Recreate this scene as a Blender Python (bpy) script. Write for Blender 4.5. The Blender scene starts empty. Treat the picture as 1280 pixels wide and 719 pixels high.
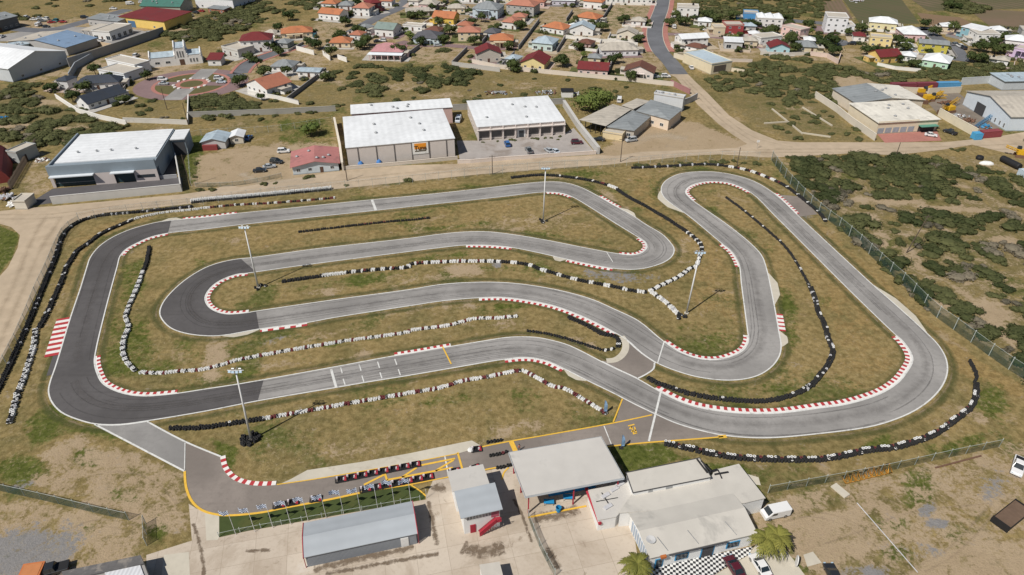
import bpy, bmesh, math, random
import numpy as np
from mathutils import Vector
from mathutils.geometry import tessellate_polygon
random.seed(7)
R = math.radians
S = bpy.context.scene
C = S.collection
# ---------------------------------------------------------------- camera (drone, 100 m up)
F_, P_, H_ = 854.0, R(34.3), 100.0
sp, cp = math.sin(P_), math.cos(P_)
def G(u, v, z=0.0):
    """survey helper: a point read off the aerial photograph -> metres on the level z"""
    x = u - 640; y = v - 359.5
    D = F_*sp + y*cp; Fw = F_*cp - y*sp
    t = (H_ - z)/D
    return Vector((x*t, Fw*t, z))
cam = bpy.data.cameras.new('camera'); cam.sensor_fit = 'HORIZONTAL'; cam.sensor_width = 36
cam.lens = 36*F_/1280; cam.clip_start = 1; cam.clip_end = 9000
co = bpy.data.objects.new('camera', cam); C.objects.link(co)
co.location = (0, 0, H_); co.rotation_euler = (R(90) - P_, 0, 0)
S.camera = co
# ---------------------------------------------------------------- light
SUN_AZ, SUN_EL = R(225.5), R(51.0)          # azimuth clockwise from +Y, the sun stands behind the camera on the left
w = bpy.data.worlds.new('World'); S.world = w; w.use_nodes = True
nt = w.node_tree; bg = nt.nodes['Background']
sky = nt.nodes.new('ShaderNodeTexSky'); sky.sky_type = 'NISHITA'; sky.sun_disc = False
sky.sun_elevation = SUN_EL; sky.sun_rotation = SUN_AZ
nt.links.new(sky.outputs[0], bg.inputs[0]); bg.inputs[1].default_value = 0.05
sl = bpy.data.lights.new('sun', 'SUN'); sl.energy = 4.5; sl.angle = R(0.5); sl.color = (1, 0.95, 0.87)
so = bpy.data.objects.new('sun', sl); C.objects.link(so)
sd = Vector((math.sin(SUN_AZ)*math.cos(SUN_EL), math.cos(SUN_AZ)*math.cos(SUN_EL), math.sin(SUN_EL)))
so.rotation_euler = sd.to_track_quat('Z', 'Y').to_euler(); so.location = sd*300
S.view_settings.view_transform = 'Standard'; S.view_settings.look = 'None'
S.view_settings.exposure = 0; S.view_settings.gamma = 1
# ---------------------------------------------------------------- materials
MATS = {}
def nd(t, kind, **kw):
    n = t.nodes.new(kind)
    for k, v in kw.items(): setattr(n, k, v)
    return n
def mixc(t, fac, a, b, mode='MIX'):
    m = nd(t, 'ShaderNodeMix', data_type='RGBA', blend_type=mode)
    for s, v in ((0, fac), (6, a), (7, b)):
        if hasattr(v, 'is_output'): t.links.new(v, m.inputs[s])
        elif s == 0: m.inputs[0].default_value = v
        else: m.inputs[s].default_value = (*v, 1)
    return m.outputs[2]
def math_(t, op, a, b=0.0, c=None, clamp=False):
    m = nd(t, 'ShaderNodeMath', operation=op); m.use_clamp = clamp
    for i, v in enumerate((a, b, c)):
        if v is None: continue
        if hasattr(v, 'is_output'): t.links.new(v, m.inputs[i])
        else: m.inputs[i].default_value = v
    return m.outputs[0]
def noise(t, vec, scale, detail=4, rough=0.55, dist=0.0):
    n = nd(t, 'ShaderNodeTexNoise'); n.inputs['Scale'].default_value = scale
    n.inputs['Detail'].default_value = detail; n.inputs['Roughness'].default_value = rough
    n.inputs['Distortion'].default_value = dist
    if vec is not None: t.links.new(vec, n.inputs['Vector'])
    return n.outputs[0]
def ramp(t, fac, lo, hi):
    m = nd(t, 'ShaderNodeMapRange'); m.interpolation_type = 'SMOOTHSTEP'
    t.links.new(fac, m.inputs[0]); m.inputs[1].default_value = lo; m.inputs[2].default_value = hi
    return m.outputs[0]
def base(name):
    m = bpy.data.materials.new(name); m.use_nodes = True
    t = m.node_tree; b = t.nodes['Principled BSDF']
    return m, t, b
def mk(name, col, rough=0.7, var=0.18, scale=1.5, big=0.12, metal=0.0, world=False, stain=None, stripes=None, bump=0.0, spec=0.3):
    """weathered surface: base colour with fine and broad wear, optional stains and corrugation"""
    if name in MATS: return MATS[name]
    m, t, b = base(name)
    if world: vec = nd(t, 'ShaderNodeNewGeometry').outputs['Position']
    else: vec = nd(t, 'ShaderNodeTexCoord').outputs['Object']
    n1 = noise(t, vec, scale, 5); n2 = noise(t, vec, scale*0.13, 3)
    k = math_(t, 'ADD', math_(t, 'MULTIPLY', math_(t, 'SUBTRACT', n1, 0.5), var*2), math_(t, 'MULTIPLY', math_(t, 'SUBTRACT', n2, 0.5), big*2))
    k = math_(t, 'ADD', k, 1.0)
    cc = nd(t, 'ShaderNodeCombineColor')
    for i in range(3): t.links.new(k, cc.inputs[i])
    c = mixc(t, 1.0, col, cc.outputs[0], 'MULTIPLY')
    if stain:
        n3 = noise(t, vec, stain[1], 5, 0.65, 0.4)
        c = mixc(t, math_(t, 'MULTIPLY', ramp(t, n3, stain[2], stain[2]+0.16), stain[3]), c, stain[0])
    if stripes:
        wv = nd(t, 'ShaderNodeTexWave'); wv.wave_type = 'BANDS'; wv.bands_direction = stripes[0]
        wv.inputs['Scale'].default_value = stripes[1]; wv.inputs['Distortion'].default_value = 0.0
        t.links.new(vec, wv.inputs['Vector'])
        c = mixc(t, math_(t, 'MULTIPLY', wv.outputs['Fac'], stripes[2]), c, tuple(x*0.45 for x in col))
        bump = max(bump, 0.3)
    t.links.new(c, b.inputs['Base Color'])
    b.inputs['Roughness'].default_value = rough; b.inputs['Metallic'].default_value = metal
    b.inputs['Specular IOR Level'].default_value = spec
    if bump:
        bp = nd(t, 'ShaderNodeBump'); bp.inputs['Strength'].default_value = bump; bp.inputs['Distance'].default_value = 0.05
        t.links.new(wv.outputs['Fac'] if stripes else n1, bp.inputs['Height']); t.links.new(bp.outputs[0], b.inputs['Normal'])
    MATS[name] = m
    return m
def mesh_fence_mat(name, col, alpha, trough=0.8):
    if name in MATS: return MATS[name]
    m, t, b = base(name); b.inputs['Base Color'].default_value = (*col, 1); b.inputs['Roughness'].default_value = trough
    vec = nd(t, 'ShaderNodeTexCoord').outputs['Object']
    n = noise(t, vec, 0.35, 4); f = math_(t, 'ADD', math_(t, 'MULTIPLY', math_(t, 'SUBTRACT', n, 0.5), 0.9), alpha, clamp=True)
    tr = nd(t, 'ShaderNodeBsdfTransparent'); mx = nd(t, 'ShaderNodeMixShader')
    t.links.new(f, mx.inputs[0]); t.links.new(tr.outputs[0], mx.inputs[1]); t.links.new(b.outputs[0], mx.inputs[2])
    t.links.new(mx.outputs[0], t.nodes['Material Output'].inputs[0])
    MATS[name] = m; return m
# ---------------------------------------------------------------- object helpers
def tag(o, label=None, cat=None, group=None, kind=None):
    if label: o['label'] = label
    if cat: o['category'] = cat
    if group: o['group'] = group
    if kind: o['kind'] = kind
    return o
def thing(name, label, cat, loc=(0, 0, 0), rz=0.0, group=None):
    o = bpy.data.objects.new(name, None); C.objects.link(o); o.empty_display_size = 0.3
    o.location = loc; o.rotation_euler = (0, 0, rz)
    return tag(o, label, cat, group)
class MB:
    def __init__(s): s.v = []; s.f = []; s.m = []
    def quad(s, *p, m=0):
        i = len(s.v); s.v += [tuple(q) for q in p]; s.f.append(tuple(range(i, i+len(p)))); s.m.append(m); return s
    def box(s, x0, x1, y0, y1, z0, z1, m=0, mt=None, taper=0.0):
        i = len(s.v); a = taper
        s.v += [(x0, y0, z0), (x1, y0, z0), (x1, y1, z0), (x0, y1, z0), (x0+a, y0+a, z1), (x1-a, y0+a, z1), (x1-a, y1-a, z1), (x0+a, y1-a, z1)]
        for k, q in enumerate(((3, 2, 1, 0), (4, 5, 6, 7), (0, 1, 5, 4), (1, 2, 6, 5), (2, 3, 7, 6), (3, 0, 4, 7))):
            s.f.append(tuple(i+j for j in q)); s.m.append(mt if (mt is not None and k == 1) else m)
        return s
    def bar(s, p, q, r, n=6, m=0, r2=None, cap=True):
        p = Vector(p); q = Vector(q); d = (q-p)
        if d.length < 1e-6: return s
        d.normalize(); a = d.orthogonal().normalized(); b = d.cross(a); r2 = r if r2 is None else r2; i = len(s.v)
        for c, rr in ((p, r), (q, r2)):
            for k in range(n):
                t = 2*math.pi*k/n; s.v.append(tuple(c + a*math.cos(t)*rr + b*math.sin(t)*rr))
        for k in range(n):
            s.f.append((i+k, i+(k+1) % n, i+n+(k+1) % n, i+n+k)); s.m.append(m)
        if cap:
            s.f.append(tuple(i+k for k in reversed(range(n)))); s.m.append(m)
            s.f.append(tuple(i+n+k for k in range(n))); s.m.append(m)
        return s
    def lathe(s, prof, n=12, c=(0, 0, 0), m=0, axis='z', mats=None):
        i = len(s.v); k = len(prof)
        for (r, z) in prof:
            for j in range(n):
                t = 2*math.pi*j/n; x, y = r*math.cos(t), r*math.sin(t)
                s.v.append((c[0]+x, c[1]+y, c[2]+z) if axis == 'z' else (c[0]+z, c[1]+x, c[2]+y) if axis == 'x' else (c[0]+x, c[1]+z, c[2]+y))
        for a in range(k-1):
            for j in range(n):
                s.f.append((i+a*n+j, i+a*n+(j+1) % n, i+(a+1)*n+(j+1) % n, i+(a+1)*n+j)); s.m.append(mats[a] if mats else m)
        return s
    def prism(s, poly, z0, z1, m=0, mt=None):
        poly = [Vector((p[0], p[1], 0)) for p in poly]
        ar = sum(poly[k].x*poly[(k+1) % len(poly)].y - poly[(k+1) % len(poly)].x*poly[k].y for k in range(len(poly)))
        if ar < 0: poly.reverse()
        n = len(poly); i = len(s.v)
        s.v += [(p.x, p.y, z0) for p in poly] + [(p.x, p.y, z1) for p in poly]
        for k in range(n): s.f.append((i+k, i+(k+1) % n, i+n+(k+1) % n, i+n+k)); s.m.append(m)
        tm = m if mt is None else mt
        for a, b, c in tessellate_polygon([poly]):
            nz = (poly[b]-poly[a]).cross(poly[c]-poly[a]).z
            tri = (a, b, c) if nz > 0 else (a, c, b)
            s.f.append(tuple(i+n+k for k in tri)); s.m.append(tm)
            s.f.append(tuple(i+k for k in reversed(tri))); s.m.append(m)
        return s
    def build(s, name, mats, parent=None, smooth=False, off=None, kind=None):
        me = bpy.data.meshes.new(name)
        v = s.v if off is None else [(a-off[0], b-off[1], c-off[2]) for a, b, c in s.v]
        me.from_pydata(v, [], s.f)
        if not isinstance(mats, (list, tuple)): mats = [mats]
        for m in mats: me.materials.append(m)
        me.polygons.foreach_set('material_index', [min(k, len(mats)-1) for k in s.m])
        if smooth: me.polygons.foreach_set('use_smooth', [True]*len(me.polygons))
        me.update()
        o = bpy.data.objects.new(name, me); C.objects.link(o)
        if parent: o.parent = parent
        if kind: o['kind'] = kind
        return o
def copy_tree(o, parent=None):
    c = o.copy(); C.objects.link(c)
    if parent: c.parent = parent
    for ch in list(o.children): copy_tree(ch, c)
    return c
def setmat(o, m, slot=0):
    o.material_slots[slot].link = 'OBJECT'; o.material_slots[slot].material = m
def sheet(name, loops, z, m, kind='structure'):
    """flat ground sheet from a loop (and holes) of world points"""
    vs = [[Vector((p[0], p[1], 0)) for p in l] for l in loops]
    flat = [p for l in vs for p in l]; mb = MB()
    mb.v = [(p.x, p.y, z) for p in flat]
    for a, b, c in tessellate_polygon(vs):
        nz = (flat[b]-flat[a]).cross(flat[c]-flat[a]).z
        if abs(nz) < 1e-9: continue
        mb.f.append((a, b, c) if nz > 0 else (a, c, b)); mb.m.append(0)
    return mb.build(name, m, kind=kind)
def spline(pts, sub=5, closed=False):
    n = len(pts); out = []
    pts = [Vector((p[0], p[1], 0)) for p in pts]
    rng = n if closed else n-1
    for i in range(rng):
        if closed: p0, p1, p2, p3 = pts[i-1], pts[i], pts[(i+1) % n], pts[(i+2) % n]
        else: p0, p1, p2, p3 = pts[max(i-1, 0)], pts[i], pts[i+1], pts[min(i+2, n-1)]
        t0 = 0; d = lambda a, b: max((b-a).length**0.5, 1e-3)
        t1 = t0+d(p0, p1); t2 = t1+d(p1, p2); t3 = t2+d(p2, p3)
        for k in range(sub):
            t = t1+(t2-t1)*k/sub
            A1 = p0*((t1-t)/(t1-t0)) + p1*((t-t0)/(t1-t0)); A2 = p1*((t2-t)/(t2-t1)) + p2*((t-t1)/(t2-t1)); A3 = p2*((t3-t)/(t3-t2)) + p3*((t-t2)/(t3-t2))
            B1 = A1*((t2-t)/(t2-t0)) + A2*((t-t0)/(t2-t0)); B2 = A2*((t3-t)/(t3-t1)) + A3*((t-t1)/(t3-t1))
            out.append(B1*((t2-t)/(t2-t1)) + B2*((t-t1)/(t2-t1)))
    if not closed: out.append(pts[-1])
    return out
def gp(pts, z=0): return [G(u, v, z) for u, v in pts]
def resample(poly, step):
    out = [poly[0].copy()]; acc = 0.0
    for a, b in zip(poly, poly[1:]):
        L = (b-a).length; d = step-acc
        while d <= L:
            out.append(a.lerp(b, d/L)); d += step
        acc = (acc+L) % step
    return out
def normals(poly):
    out = []
    for i in range(len(poly)):
        d = poly[min(i+1, len(poly)-1)] - poly[max(i-1, 0)]
        d = d.normalized() if d.length > 1e-9 else Vector((1, 0, 0))
        out.append(Vector((-d.y, d.x, 0)))
    return out
def ribbon(mb, poly, a, b, z0, z1=None, m=0, pattern=None):
    """strip between offsets a and b (left positive) of a polyline; with z1 it is a raised bevelled kerb"""
    nn = normals(poly)
    for i in range(len(poly)-1):
        mm = pattern(i) if pattern else m
        p, q = poly[i], poly[i+1]; A, B = p+nn[i]*a, p+nn[i]*b; A2, B2 = q+nn[i+1]*a, q+nn[i+1]*b
        f = lambda P, z: (P.x, P.y, z)
        if z1 is None:
            mb.quad(f(A, z0), f(A2, z0), f(B2, z0), f(B, z0), m=mm) if b > a else mb.quad(f(B, z0), f(B2, z0), f(A2, z0), f(A, z0), m=mm)
        else:
            mb.quad(f(A, z1), f(A2, z1), f(B2, z1), f(B, z1), m=mm) if b > a else mb.quad(f(B, z1), f(B2, z1), f(A2, z1), f(A, z1), m=mm)
            mb.quad(f(A, z0), f(A2, z0), f(A2, z1), f(A, z1), m=mm); mb.quad(f(B, z0), f(B2, z0), f(B2, z1), f(B, z1), m=mm)
    return mb
# ================================================================ GROUND
us = np.concatenate([np.array([-9000., -5000, -3000, -2000, -1400, -1000]), np.arange(-700, 1984, 4.0), np.array([2280., 2700, 3300, 4300, 6300, 10300])])
vs_ = np.concatenate([np.array([-205., -190, -170, -145, -120, -95, -75]), np.arange(-56, 860, 2.5)])
U, V = np.meshgrid(us, vs_)
def soft_ell(cx, cy, rx, ry, ang=0.0, soft=0.5):
    a = R(ang); dx = U-cx; dy = V-cy
    x = (dx*math.cos(a)+dy*math.sin(a))/rx; y = (-dx*math.sin(a)+dy*math.cos(a))/ry
    return np.clip((1+soft-np.sqrt(x*x+y*y))/(2*soft), 0, 1)
def soft_poly(pts, soft=6.0):
    ins = np.zeros(U.shape, bool); dist = np.full(U.shape, 1e9); n = len(pts)
    for i in range(n):
        x1, y1 = pts[i]; x2, y2 = pts[(i+1) % n]
        cond = ((y1 > V) != (y2 > V)); den = (y2-y1) if y2 != y1 else 1e-9
        ins ^= cond & (U < (x2-x1)*(V-y1)/den + x1)
        dx, dy = x2-x1, y2-y1; L = dx*dx+dy*dy+1e-9
        t = np.clip(((U-x1)*dx+(V-y1)*dy)/L, 0, 1)
        dist = np.minimum(dist, np.hypot(U-x1-t*dx, (V-y1-t*dy)*1.6))
    sdf = np.where(ins, dist, -dist)
    return np.clip(0.5+sdf/(2*soft), 0, 1)
dirt = np.zeros(U.shape); green = np.zeros(U.shape); grey = np.zeros(U.shape); scrub = np.zeros(U.shape); tan = np.zeros(U.shape)
def add(a, m, k=1.0): np.maximum(a, m*k, out=a)
for p, k, s in [
    ([(-80, 640), (60, 625), (180, 655), (183, 690), (183, 760), (-80, 760)], .62, 10),
    ([(50, 560), (110, 552), (150, 560), (232, 595), (236, 660), (190, 664), (120, 640), (60, 622)], .60, 14),
    ([(940, 625), (1040, 604), (1177, 575), (1264, 556), (1400, 540), (1500, 800), (800, 800)], .52, 10),
    ([(960, 655), (1010, 640), (1080, 625), (1090, 700), (1010, 719), (985, 690)], .78, 14),
    ([(1130, 719), (1160, 690), (1230, 678), (1320, 660), (1320, 760), (1130, 760)], .85, 12),
    ([(245, 195), (300, 182), (420, 178), (425, 220), (300, 236), (240, 235)], .80, 8),
    ([(745, 195), (800, 152), (860, 150), (900, 165), (960, 186), (880, 192), (790, 202)], .9, 6),
    ([(428, 0), (820, 0), (812, 50), (840, 98), (780, 96), (680, 86), (600, 80), (500, 80), (430, 70), (380, 40)], .55, 6),
    ([(850, 0), (960, 20), (1000, 35), (1060, 60), (1240, 60), (1285, 75), (1050, 82), (960, 66), (880, 95), (830, 50)], .5, 6),
    ([(0, 20), (80, 25), (150, 10), (250, 20), (240, 40), (120, 60), (20, 50)], .6, 6),
    ([(270, 60), (340, 30), (430, 40), (440, 70), (380, 100), (300, 110)], .5, 6),
    ([(60, 95), (160, 60), (260, 80), (230, 95), (130, 108)], .6, 6),
    ([(1040, 92), (1090, 96), (1105, 114), (1050, 112)], .8, 5),
    ([(985, 196), (1100, 200), (1160, 196), (1280, 196), (1320, 520), (1240, 450), (1110, 335), (1020, 250)], .30, 10),
    ([(0, 178), (60, 190), (66, 240), (20, 250), (40, 200), (0, 190)], .45, 5),
    ]: add(dirt, soft_poly(p, s), k)
for e in [(90, 560, 26, 12, -20, .8), (55, 600, 16, 10, 0, .6), (205, 640, 20, 22, 0, .7), (268, 450, 14, 34, 12, .72), (585, 338, 26, 8, 0, .85),
          (560, 345, 60, 5, -8, .6), (410, 365, 26, 5, -8, .6), (450, 445, 30, 5, -8, .5), (330, 455, 25, 5, -10, .45), (760, 245, 14, 5, 30, .6), (780, 262, 10, 5, 35, .6), (852, 312, 7, 14, 10, .6),
          (700, 375, 30, 4, 15, .45), (730, 430, 22, 6, 15, .5), (640, 538, 60, 10, -10, .40), (440, 560, 60, 12, -8, .36), (300, 300, 30, 6, -10, .4),
          (660, 280, 80, 14, -5, .38), (1220, 520, 22, 8, 30, .6), (1180, 545, 14, 6, 20, .6), (1090, 590, 20, 5, -10, .6), (945, 595, 10, 5, 0, .6), (1000, 605, 22, 4, -8, .5),
          (1110, 252, 60, 5, 3, .75), (1200, 262, 80, 4, 4, .8), (1088, 275, 25, 6, 30, .7), (1100, 300, 18, 12, 30, .7), (1180, 385, 20, 9, 25, .6), (1240, 390, 26, 16, 30, .8), (1262, 425, 22, 6, 35, .7),
          (1210, 372, 40, 4, 38, .8), (1150, 335, 16, 5, 35, .7), (1255, 300, 26, 5, 5, .8), (1140, 320, 20, 8, 30, .55), (1195, 232, 24, 6, 0, .5), (1240, 210, 30, 8, 0, .45), (1075, 232, 10, 14, 0, .5),
          (60, 128, 18, 4, 0, .8), (10, 158, 40, 2.4, -3, .8), (90, 160, 40, 2.5, -4, .6), (205, 166, 20, 6, 0, .85), (130, 172, 60, 4, -3, .7), (425, 102, 30, 5, 0, .4), (500, 108, 40, 6, 0, .45),
          (560, 120, 40, 5, 0, .5), (660, 108, 40, 5, 5, .45), (1040, 130, 30, 3, 25, .7), (1000, 135, 20, 2.5, 0, .5), (470, 170, 10, 8, 0, .3), (60, 94, 30, 4, -15, .6), (270, 122, 40, 4, 14, .5),
          (872, 300, 8, 4, 0, .3), (560, 380, 90, 10, -8, .36), (400, 420, 60, 6, -8, .4), (640, 405, 50, 8, 0, .3), (1180, 80, 24, 4, 0, .6)]:
    add(dirt, soft_ell(*e[:5]), e[5])
for p, k, s in [([(150, 330), (185, 320), (190, 420), (235, 470), (160, 470), (120, 470), (125, 440)], .55, 10),
                ([(60, 500), (200, 540), (190, 560), (100, 545), (40, 560), (20, 530)], .6, 10),
                ([(-40, 280), (0, 283), (24, 292), (18, 318), (0, 342), (-40, 380)], .95, 3),
                ([(757, 560), (830, 553), (860, 580), (930, 580), (960, 625), (940, 615), (860, 572), (782, 594)], .85, 5),
                ([(260, 545), (300, 560), (285, 600), (272, 570)], .8, 6),
                ([(345, 150), (418, 140), (420, 190), (350, 180)], .5, 5),
                ([(230, 170), (255, 170), (252, 230), (235, 235)], .8, 5),
                ([(680, 45), (745, 52), (738, 72), (690, 66)], .8, 2), ([(752, 4), (818, 10), (806, 40), (756, 36)], .7, 2),
                ([(480, 5), (505, 20), (470, 45), (440, 40)], .3, 5),
                ([(1050, 0), (1300, 0), (1300, 40), (1150, 44), (1040, 30)], .3, 10),
                ([(1040, 106), (1180, 108), (1190, 116), (1100, 116)], .4, 3)]: add(green, soft_poly(p, s), k)
for e in [(112, 572, 18, 12, 0, .95), (25, 588, 34, 18, 0, .75), (100, 660, 14, 10, 0, .8), (150, 620, 30, 10, 15, .55), (1150, 612, 26, 24, -25, .9), (1120, 655, 24, 12, 0, .8), (1118, 690, 22, 14, 20, .7),
          (1000, 700, 26, 16, 0, .9), (1100, 555, 26, 8, -20, .6), (1200, 555, 40, 10, -20, .6), (1240, 500, 30, 20, 30, .6), (195, 655, 14, 18, 0, .7), (440, 352, 60, 8, -8, .6), (540, 322, 60, 5, -6, .6),
          (620, 336, 50, 6, 0, .5), (720, 345, 60, 5, 14, .5), (640, 383, 40, 4, 2, .5), (420, 430, 60, 5, -9, .4), (420, 478, 70, 5, -10, .5), (300, 470, 40, 5, -10, .5), (900, 420, 40, 18, 0, .55),
          (860, 410, 20, 14, 0, .45), (1050, 440, 30, 6, 0, .4), (985, 400, 14, 40, -10, .55), (950, 485, 50, 6, 0, .5), (1170, 560, 30, 8, 0, .5), (820, 230, 12, 18, 0, .6), (880, 212, 50, 4, 0, .5),
          (800, 225, 20, 6, 0, .3), (720, 218, 60, 4, 0, .5), (560, 236, 60, 4, -5, .4), (560, 284, 60, 4, -6, .6), (700, 296, 60, 3, 8, .5), (70, 440, 16, 30, 10, .4), (60, 530, 30, 14, 0, .5),
          (885, 265, 12, 20, 30, .5), (1030, 380, 14, 20, 0, .2), (690, 500, 60, 8, 10, .35), (560, 500, 50, 8, -8, .35), (250, 340, 20, 20, 0, .4), (230, 440, 20, 20, 0, .4), (1255, 225, 30, 8, 10, .6)]:
    add(green, soft_ell(*e[:5]), e[5])
for e in [(40, 690, 60, 32, -10, .9), (20, 605, 20, 8, 0, .6), (1160, 636, 12, 8, -30, .8), (1172, 655, 16, 6, 0, .8), (1140, 690, 40, 12, 0, .4), (1240, 605, 26, 16, 0, .5), (1085, 715, 40, 10, 0, .6), (770, 345, 45, 7, 5, .7), (620, 330, 8, 6, 0, .7),
          (1005, 262, 16, 8, 40, .7), (78, 442, 6, 16, 20, .5), (105, 385, 4, 20, 20, .6), (350, 424, 50, 4, -8, .25), (268, 578, 12, 5, 25, .7), (1080, 130, 12, 5, 0, .5), (300, 400, 14, 4, 0, .3)]:
    add(grey, soft_ell(*e[:5]), e[5])
for p, k, s in [([(985, 198), (1280, 190), (1400, 230), (1400, 560), (1240, 450), (1110, 335), (1020, 250)], .55, 10),
                ([(-60, 95), (60, 120), (160, 158), (235, 158), (235, 172), (60, 185), (-60, 175)], .8, 8),
                ([(160, 118), (235, 126), (330, 118), (420, 92), (600, 80), (700, 92), (845, 108), (845, 118), (720, 130), (560, 130), (420, 138), (330, 152), (160, 160)], .5, 8),
                ([(880, 98), (940, 75), (1060, 80), (1160, 92), (1285, 78), (1300, 98), (1180, 100), (1060, 108), (1050, 150), (1090, 178), (985, 178), (930, 150)], .6, 8),
                ([(-200, -40), (1500, -40), (1500, 20), (1040, 20), (960, 10), (420, 0), (300, 20), (200, 40), (0, 20), (-200, 30)], .45, 10)]:
    add(scrub, soft_poly(p, s), k)
for p, k, s in [([(1010, 262), (1100, 345), (1220, 445), (1280, 480), (1280, 500), (1200, 470), (1170, 420), (1070, 332), (1020, 285)], .9, 8),
                ([(960, 245), (1000, 280), (1050, 340), (1110, 420), (1120, 460), (1060, 495), (1040, 470), (1050, 440), (1010, 350)], .6, 10),
                ([(870, 240), (925, 240), (950, 275), (990, 320), (1010, 400), (990, 440), (980, 400), (960, 330), (900, 270)], .5, 8),
                ([(300, 275), (500, 262), (690, 245), (790, 305), (760, 312), (600, 285), (450, 300), (320, 318)], .45, 10),
                ([(780, 220), (830, 210), (840, 260), (900, 310), (920, 340), (925, 410), (850, 380), (870, 320), (790, 260)], .6, 10),
                ([(95, 290), (150, 272), (200, 270), (120, 300), (90, 350), (60, 410), (40, 470), (30, 450), (70, 350)], .6, 6),
                ([(1000, 140), (1080, 150), (1050, 176), (960, 176)], .4, 6)]:
    add(tan, soft_poly(p, s), k)
D = F_*sp+(V-359.5)*cp; t_ = H_/D; X = (U-640)*t_; Y = (F_*cp-(V-359.5)*sp)*t_
nv, nu = U.shape
verts = np.stack([X, Y, np.zeros_like(X)], -1).reshape(-1, 3)
idx = np.arange(nv*nu).reshape(nv, nu)
faces = np.stack([idx[1:, :-1], idx[1:, 1:], idx[:-1, 1:], idx[:-1, :-1]], -1).reshape(-1, 4)
me = bpy.data.meshes.new('ground'); me.from_pydata(verts.tolist(), [], faces.tolist())
for nm, chans in (('cover', (dirt, green, grey)), ('cover_b', (scrub, tan, np.zeros_like(dirt)))):
    at = me.color_attributes.new(nm, 'FLOAT_COLOR', 'POINT')
    at.data.foreach_set('color', np.stack([*chans, np.ones_like(dirt)], -1).reshape(-1).astype(np.float32))
gm, t, b = base('ground')
pos = nd(t, 'ShaderNodeNewGeometry').outputs['Position']
def attr(nm):
    a = nd(t, 'ShaderNodeAttribute'); a.attribute_name = nm; s_ = nd(t, 'ShaderNodeSeparateColor'); t.links.new(a.outputs['Color'], s_.inputs[0]); return s_.outputs
cA, cB = attr('cover'), attr('cover_b')
nL = noise(t, pos, 0.02, 4, .6, .3); nM = noise(t, pos, 0.11, 5, .62, .5); nF = noise(t, pos, 0.7, 5, .65); nT = noise(t, pos, 3.2, 3, .7); nX = math_(t, 'ADD', math_(t, 'MULTIPLY', noise(t, pos, 0.22, 6, .72, .4), .62), math_(t, 'MULTIPLY', noise(t, pos, 1.3, 5, .7), .38))
nG = math_(t, 'ADD', math_(t, 'MULTIPLY', noise(t, pos, 0.09, 5, .65, .4), .6), math_(t, 'MULTIPLY', noise(t, pos, .9, 5, .7), .4))
def blend(c, mask, col, nz, w_=.8, lo=.30, hi=.66):
    f = ramp(t, math_(t, 'ADD', mask, math_(t, 'MULTIPLY', math_(t, 'SUBTRACT', ramp(t, nz, .33, .67), .5), w_)), lo, hi)
    return mixc(t, f, c, col)
olive = mixc(t, ramp(t, nF, .3, .7), (.095, .084, .031), (.188, .160, .066)); gold = mixc(t, ramp(t, nF, .3, .7), (.185, .136, .054), (.330, .245, .112))
c = mixc(t, ramp(t, math_(t, 'ADD', math_(t, 'MULTIPLY', nM, .6), math_(t, 'MULTIPLY', nL, .5)), .36, .66), olive, gold)
c = blend(c, math_(t, 'MULTIPLY', ramp(t, noise(t, pos, .028, 3, .5, .6), .46, .64), .48), mixc(t, ramp(t, nF, .3, .7), (.066, .074, .018), (.145, .145, .048)), nG, .7)
tanc = mixc(t, ramp(t, nF, .3, .7), (.185, .128, .050), (.335, .238, .102))
c = blend(c, math_(t, 'MULTIPLY', cB[1], .8), tanc, nX, .7)
grn = mixc(t, ramp(t, nF, .3, .7), (.050, .066, .011), (.125, .138, .034))
c = blend(c, math_(t, 'MULTIPLY', cA[1], 1.0), grn, nG, .75, .25, .70)
c = blend(c, math_(t, 'MULTIPLY', ramp(t, noise(t, pos, .055, 5, .6, .5), .55, .70), .50), mixc(t, nF, (.24, .175, .095), (.40, .31, .19)), nX, .9, .24, .70)
scr = mixc(t, ramp(t, nX, .35, .65), (.085, .080, .032), (.23, .18, .085))
c = blend(c, math_(t, 'MULTIPLY', cB[0], .9), scr, nX, .8)
drt = mixc(t, nM, (.32, .235, .145), (.49, .385, .265)); drt = mixc(t, math_(t, 'MULTIPLY', nF, .5), drt, (.25, .19, .12))
c = blend(c, math_(t, 'MULTIPLY', cA[0], .92), drt, nX, .85, .26, .64)
gry = mixc(t, nF, (.17, .165, .165), (.28, .27, .265))
c = blend(c, math_(t, 'MULTIPLY', cA[2], .9), gry, nX, .9)
# fine painted shading, tufts and pale litter, the same size wherever they lie
c = mixc(t, math_(t, 'MULTIPLY', ramp(t, nT, .46, .72), .42), c, mixc(t, .5, c, (.01, .012, .004)))
straw = math_(t, 'MULTIPLY', ramp(t, noise(t, pos, 1.15, 6, .78, .5), .50, .70), ramp(t, noise(t, pos, .04, 4, .6, .4), .36, .60))
c = mixc(t, math_(t, 'MULTIPLY', straw, .62), c, (.39, .315, .19))
tuft = math_(t, 'MULTIPLY', ramp(t, noise(t, pos, .55, 6, .74, .3), .54, .72), ramp(t, noise(t, pos, .07, 3, .6), .38, .62))
c = mixc(t, math_(t, 'MULTIPLY', tuft, .50), c, (.060, .068, .020))
t.links.new(c, b.inputs['Base Color']); b.inputs['Roughness'].default_value = .95; b.inputs['Specular IOR Level'].default_value = .1
bp = nd(t, 'ShaderNodeBump'); bp.inputs['Strength'].default_value = .5; bp.inputs['Distance'].default_value = .25
t.links.new(math_(t, 'ADD', nT, nF), bp.inputs['Height']); t.links.new(bp.outputs[0], b.inputs['Normal'])
me.materials.append(gm); me.update()
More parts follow.
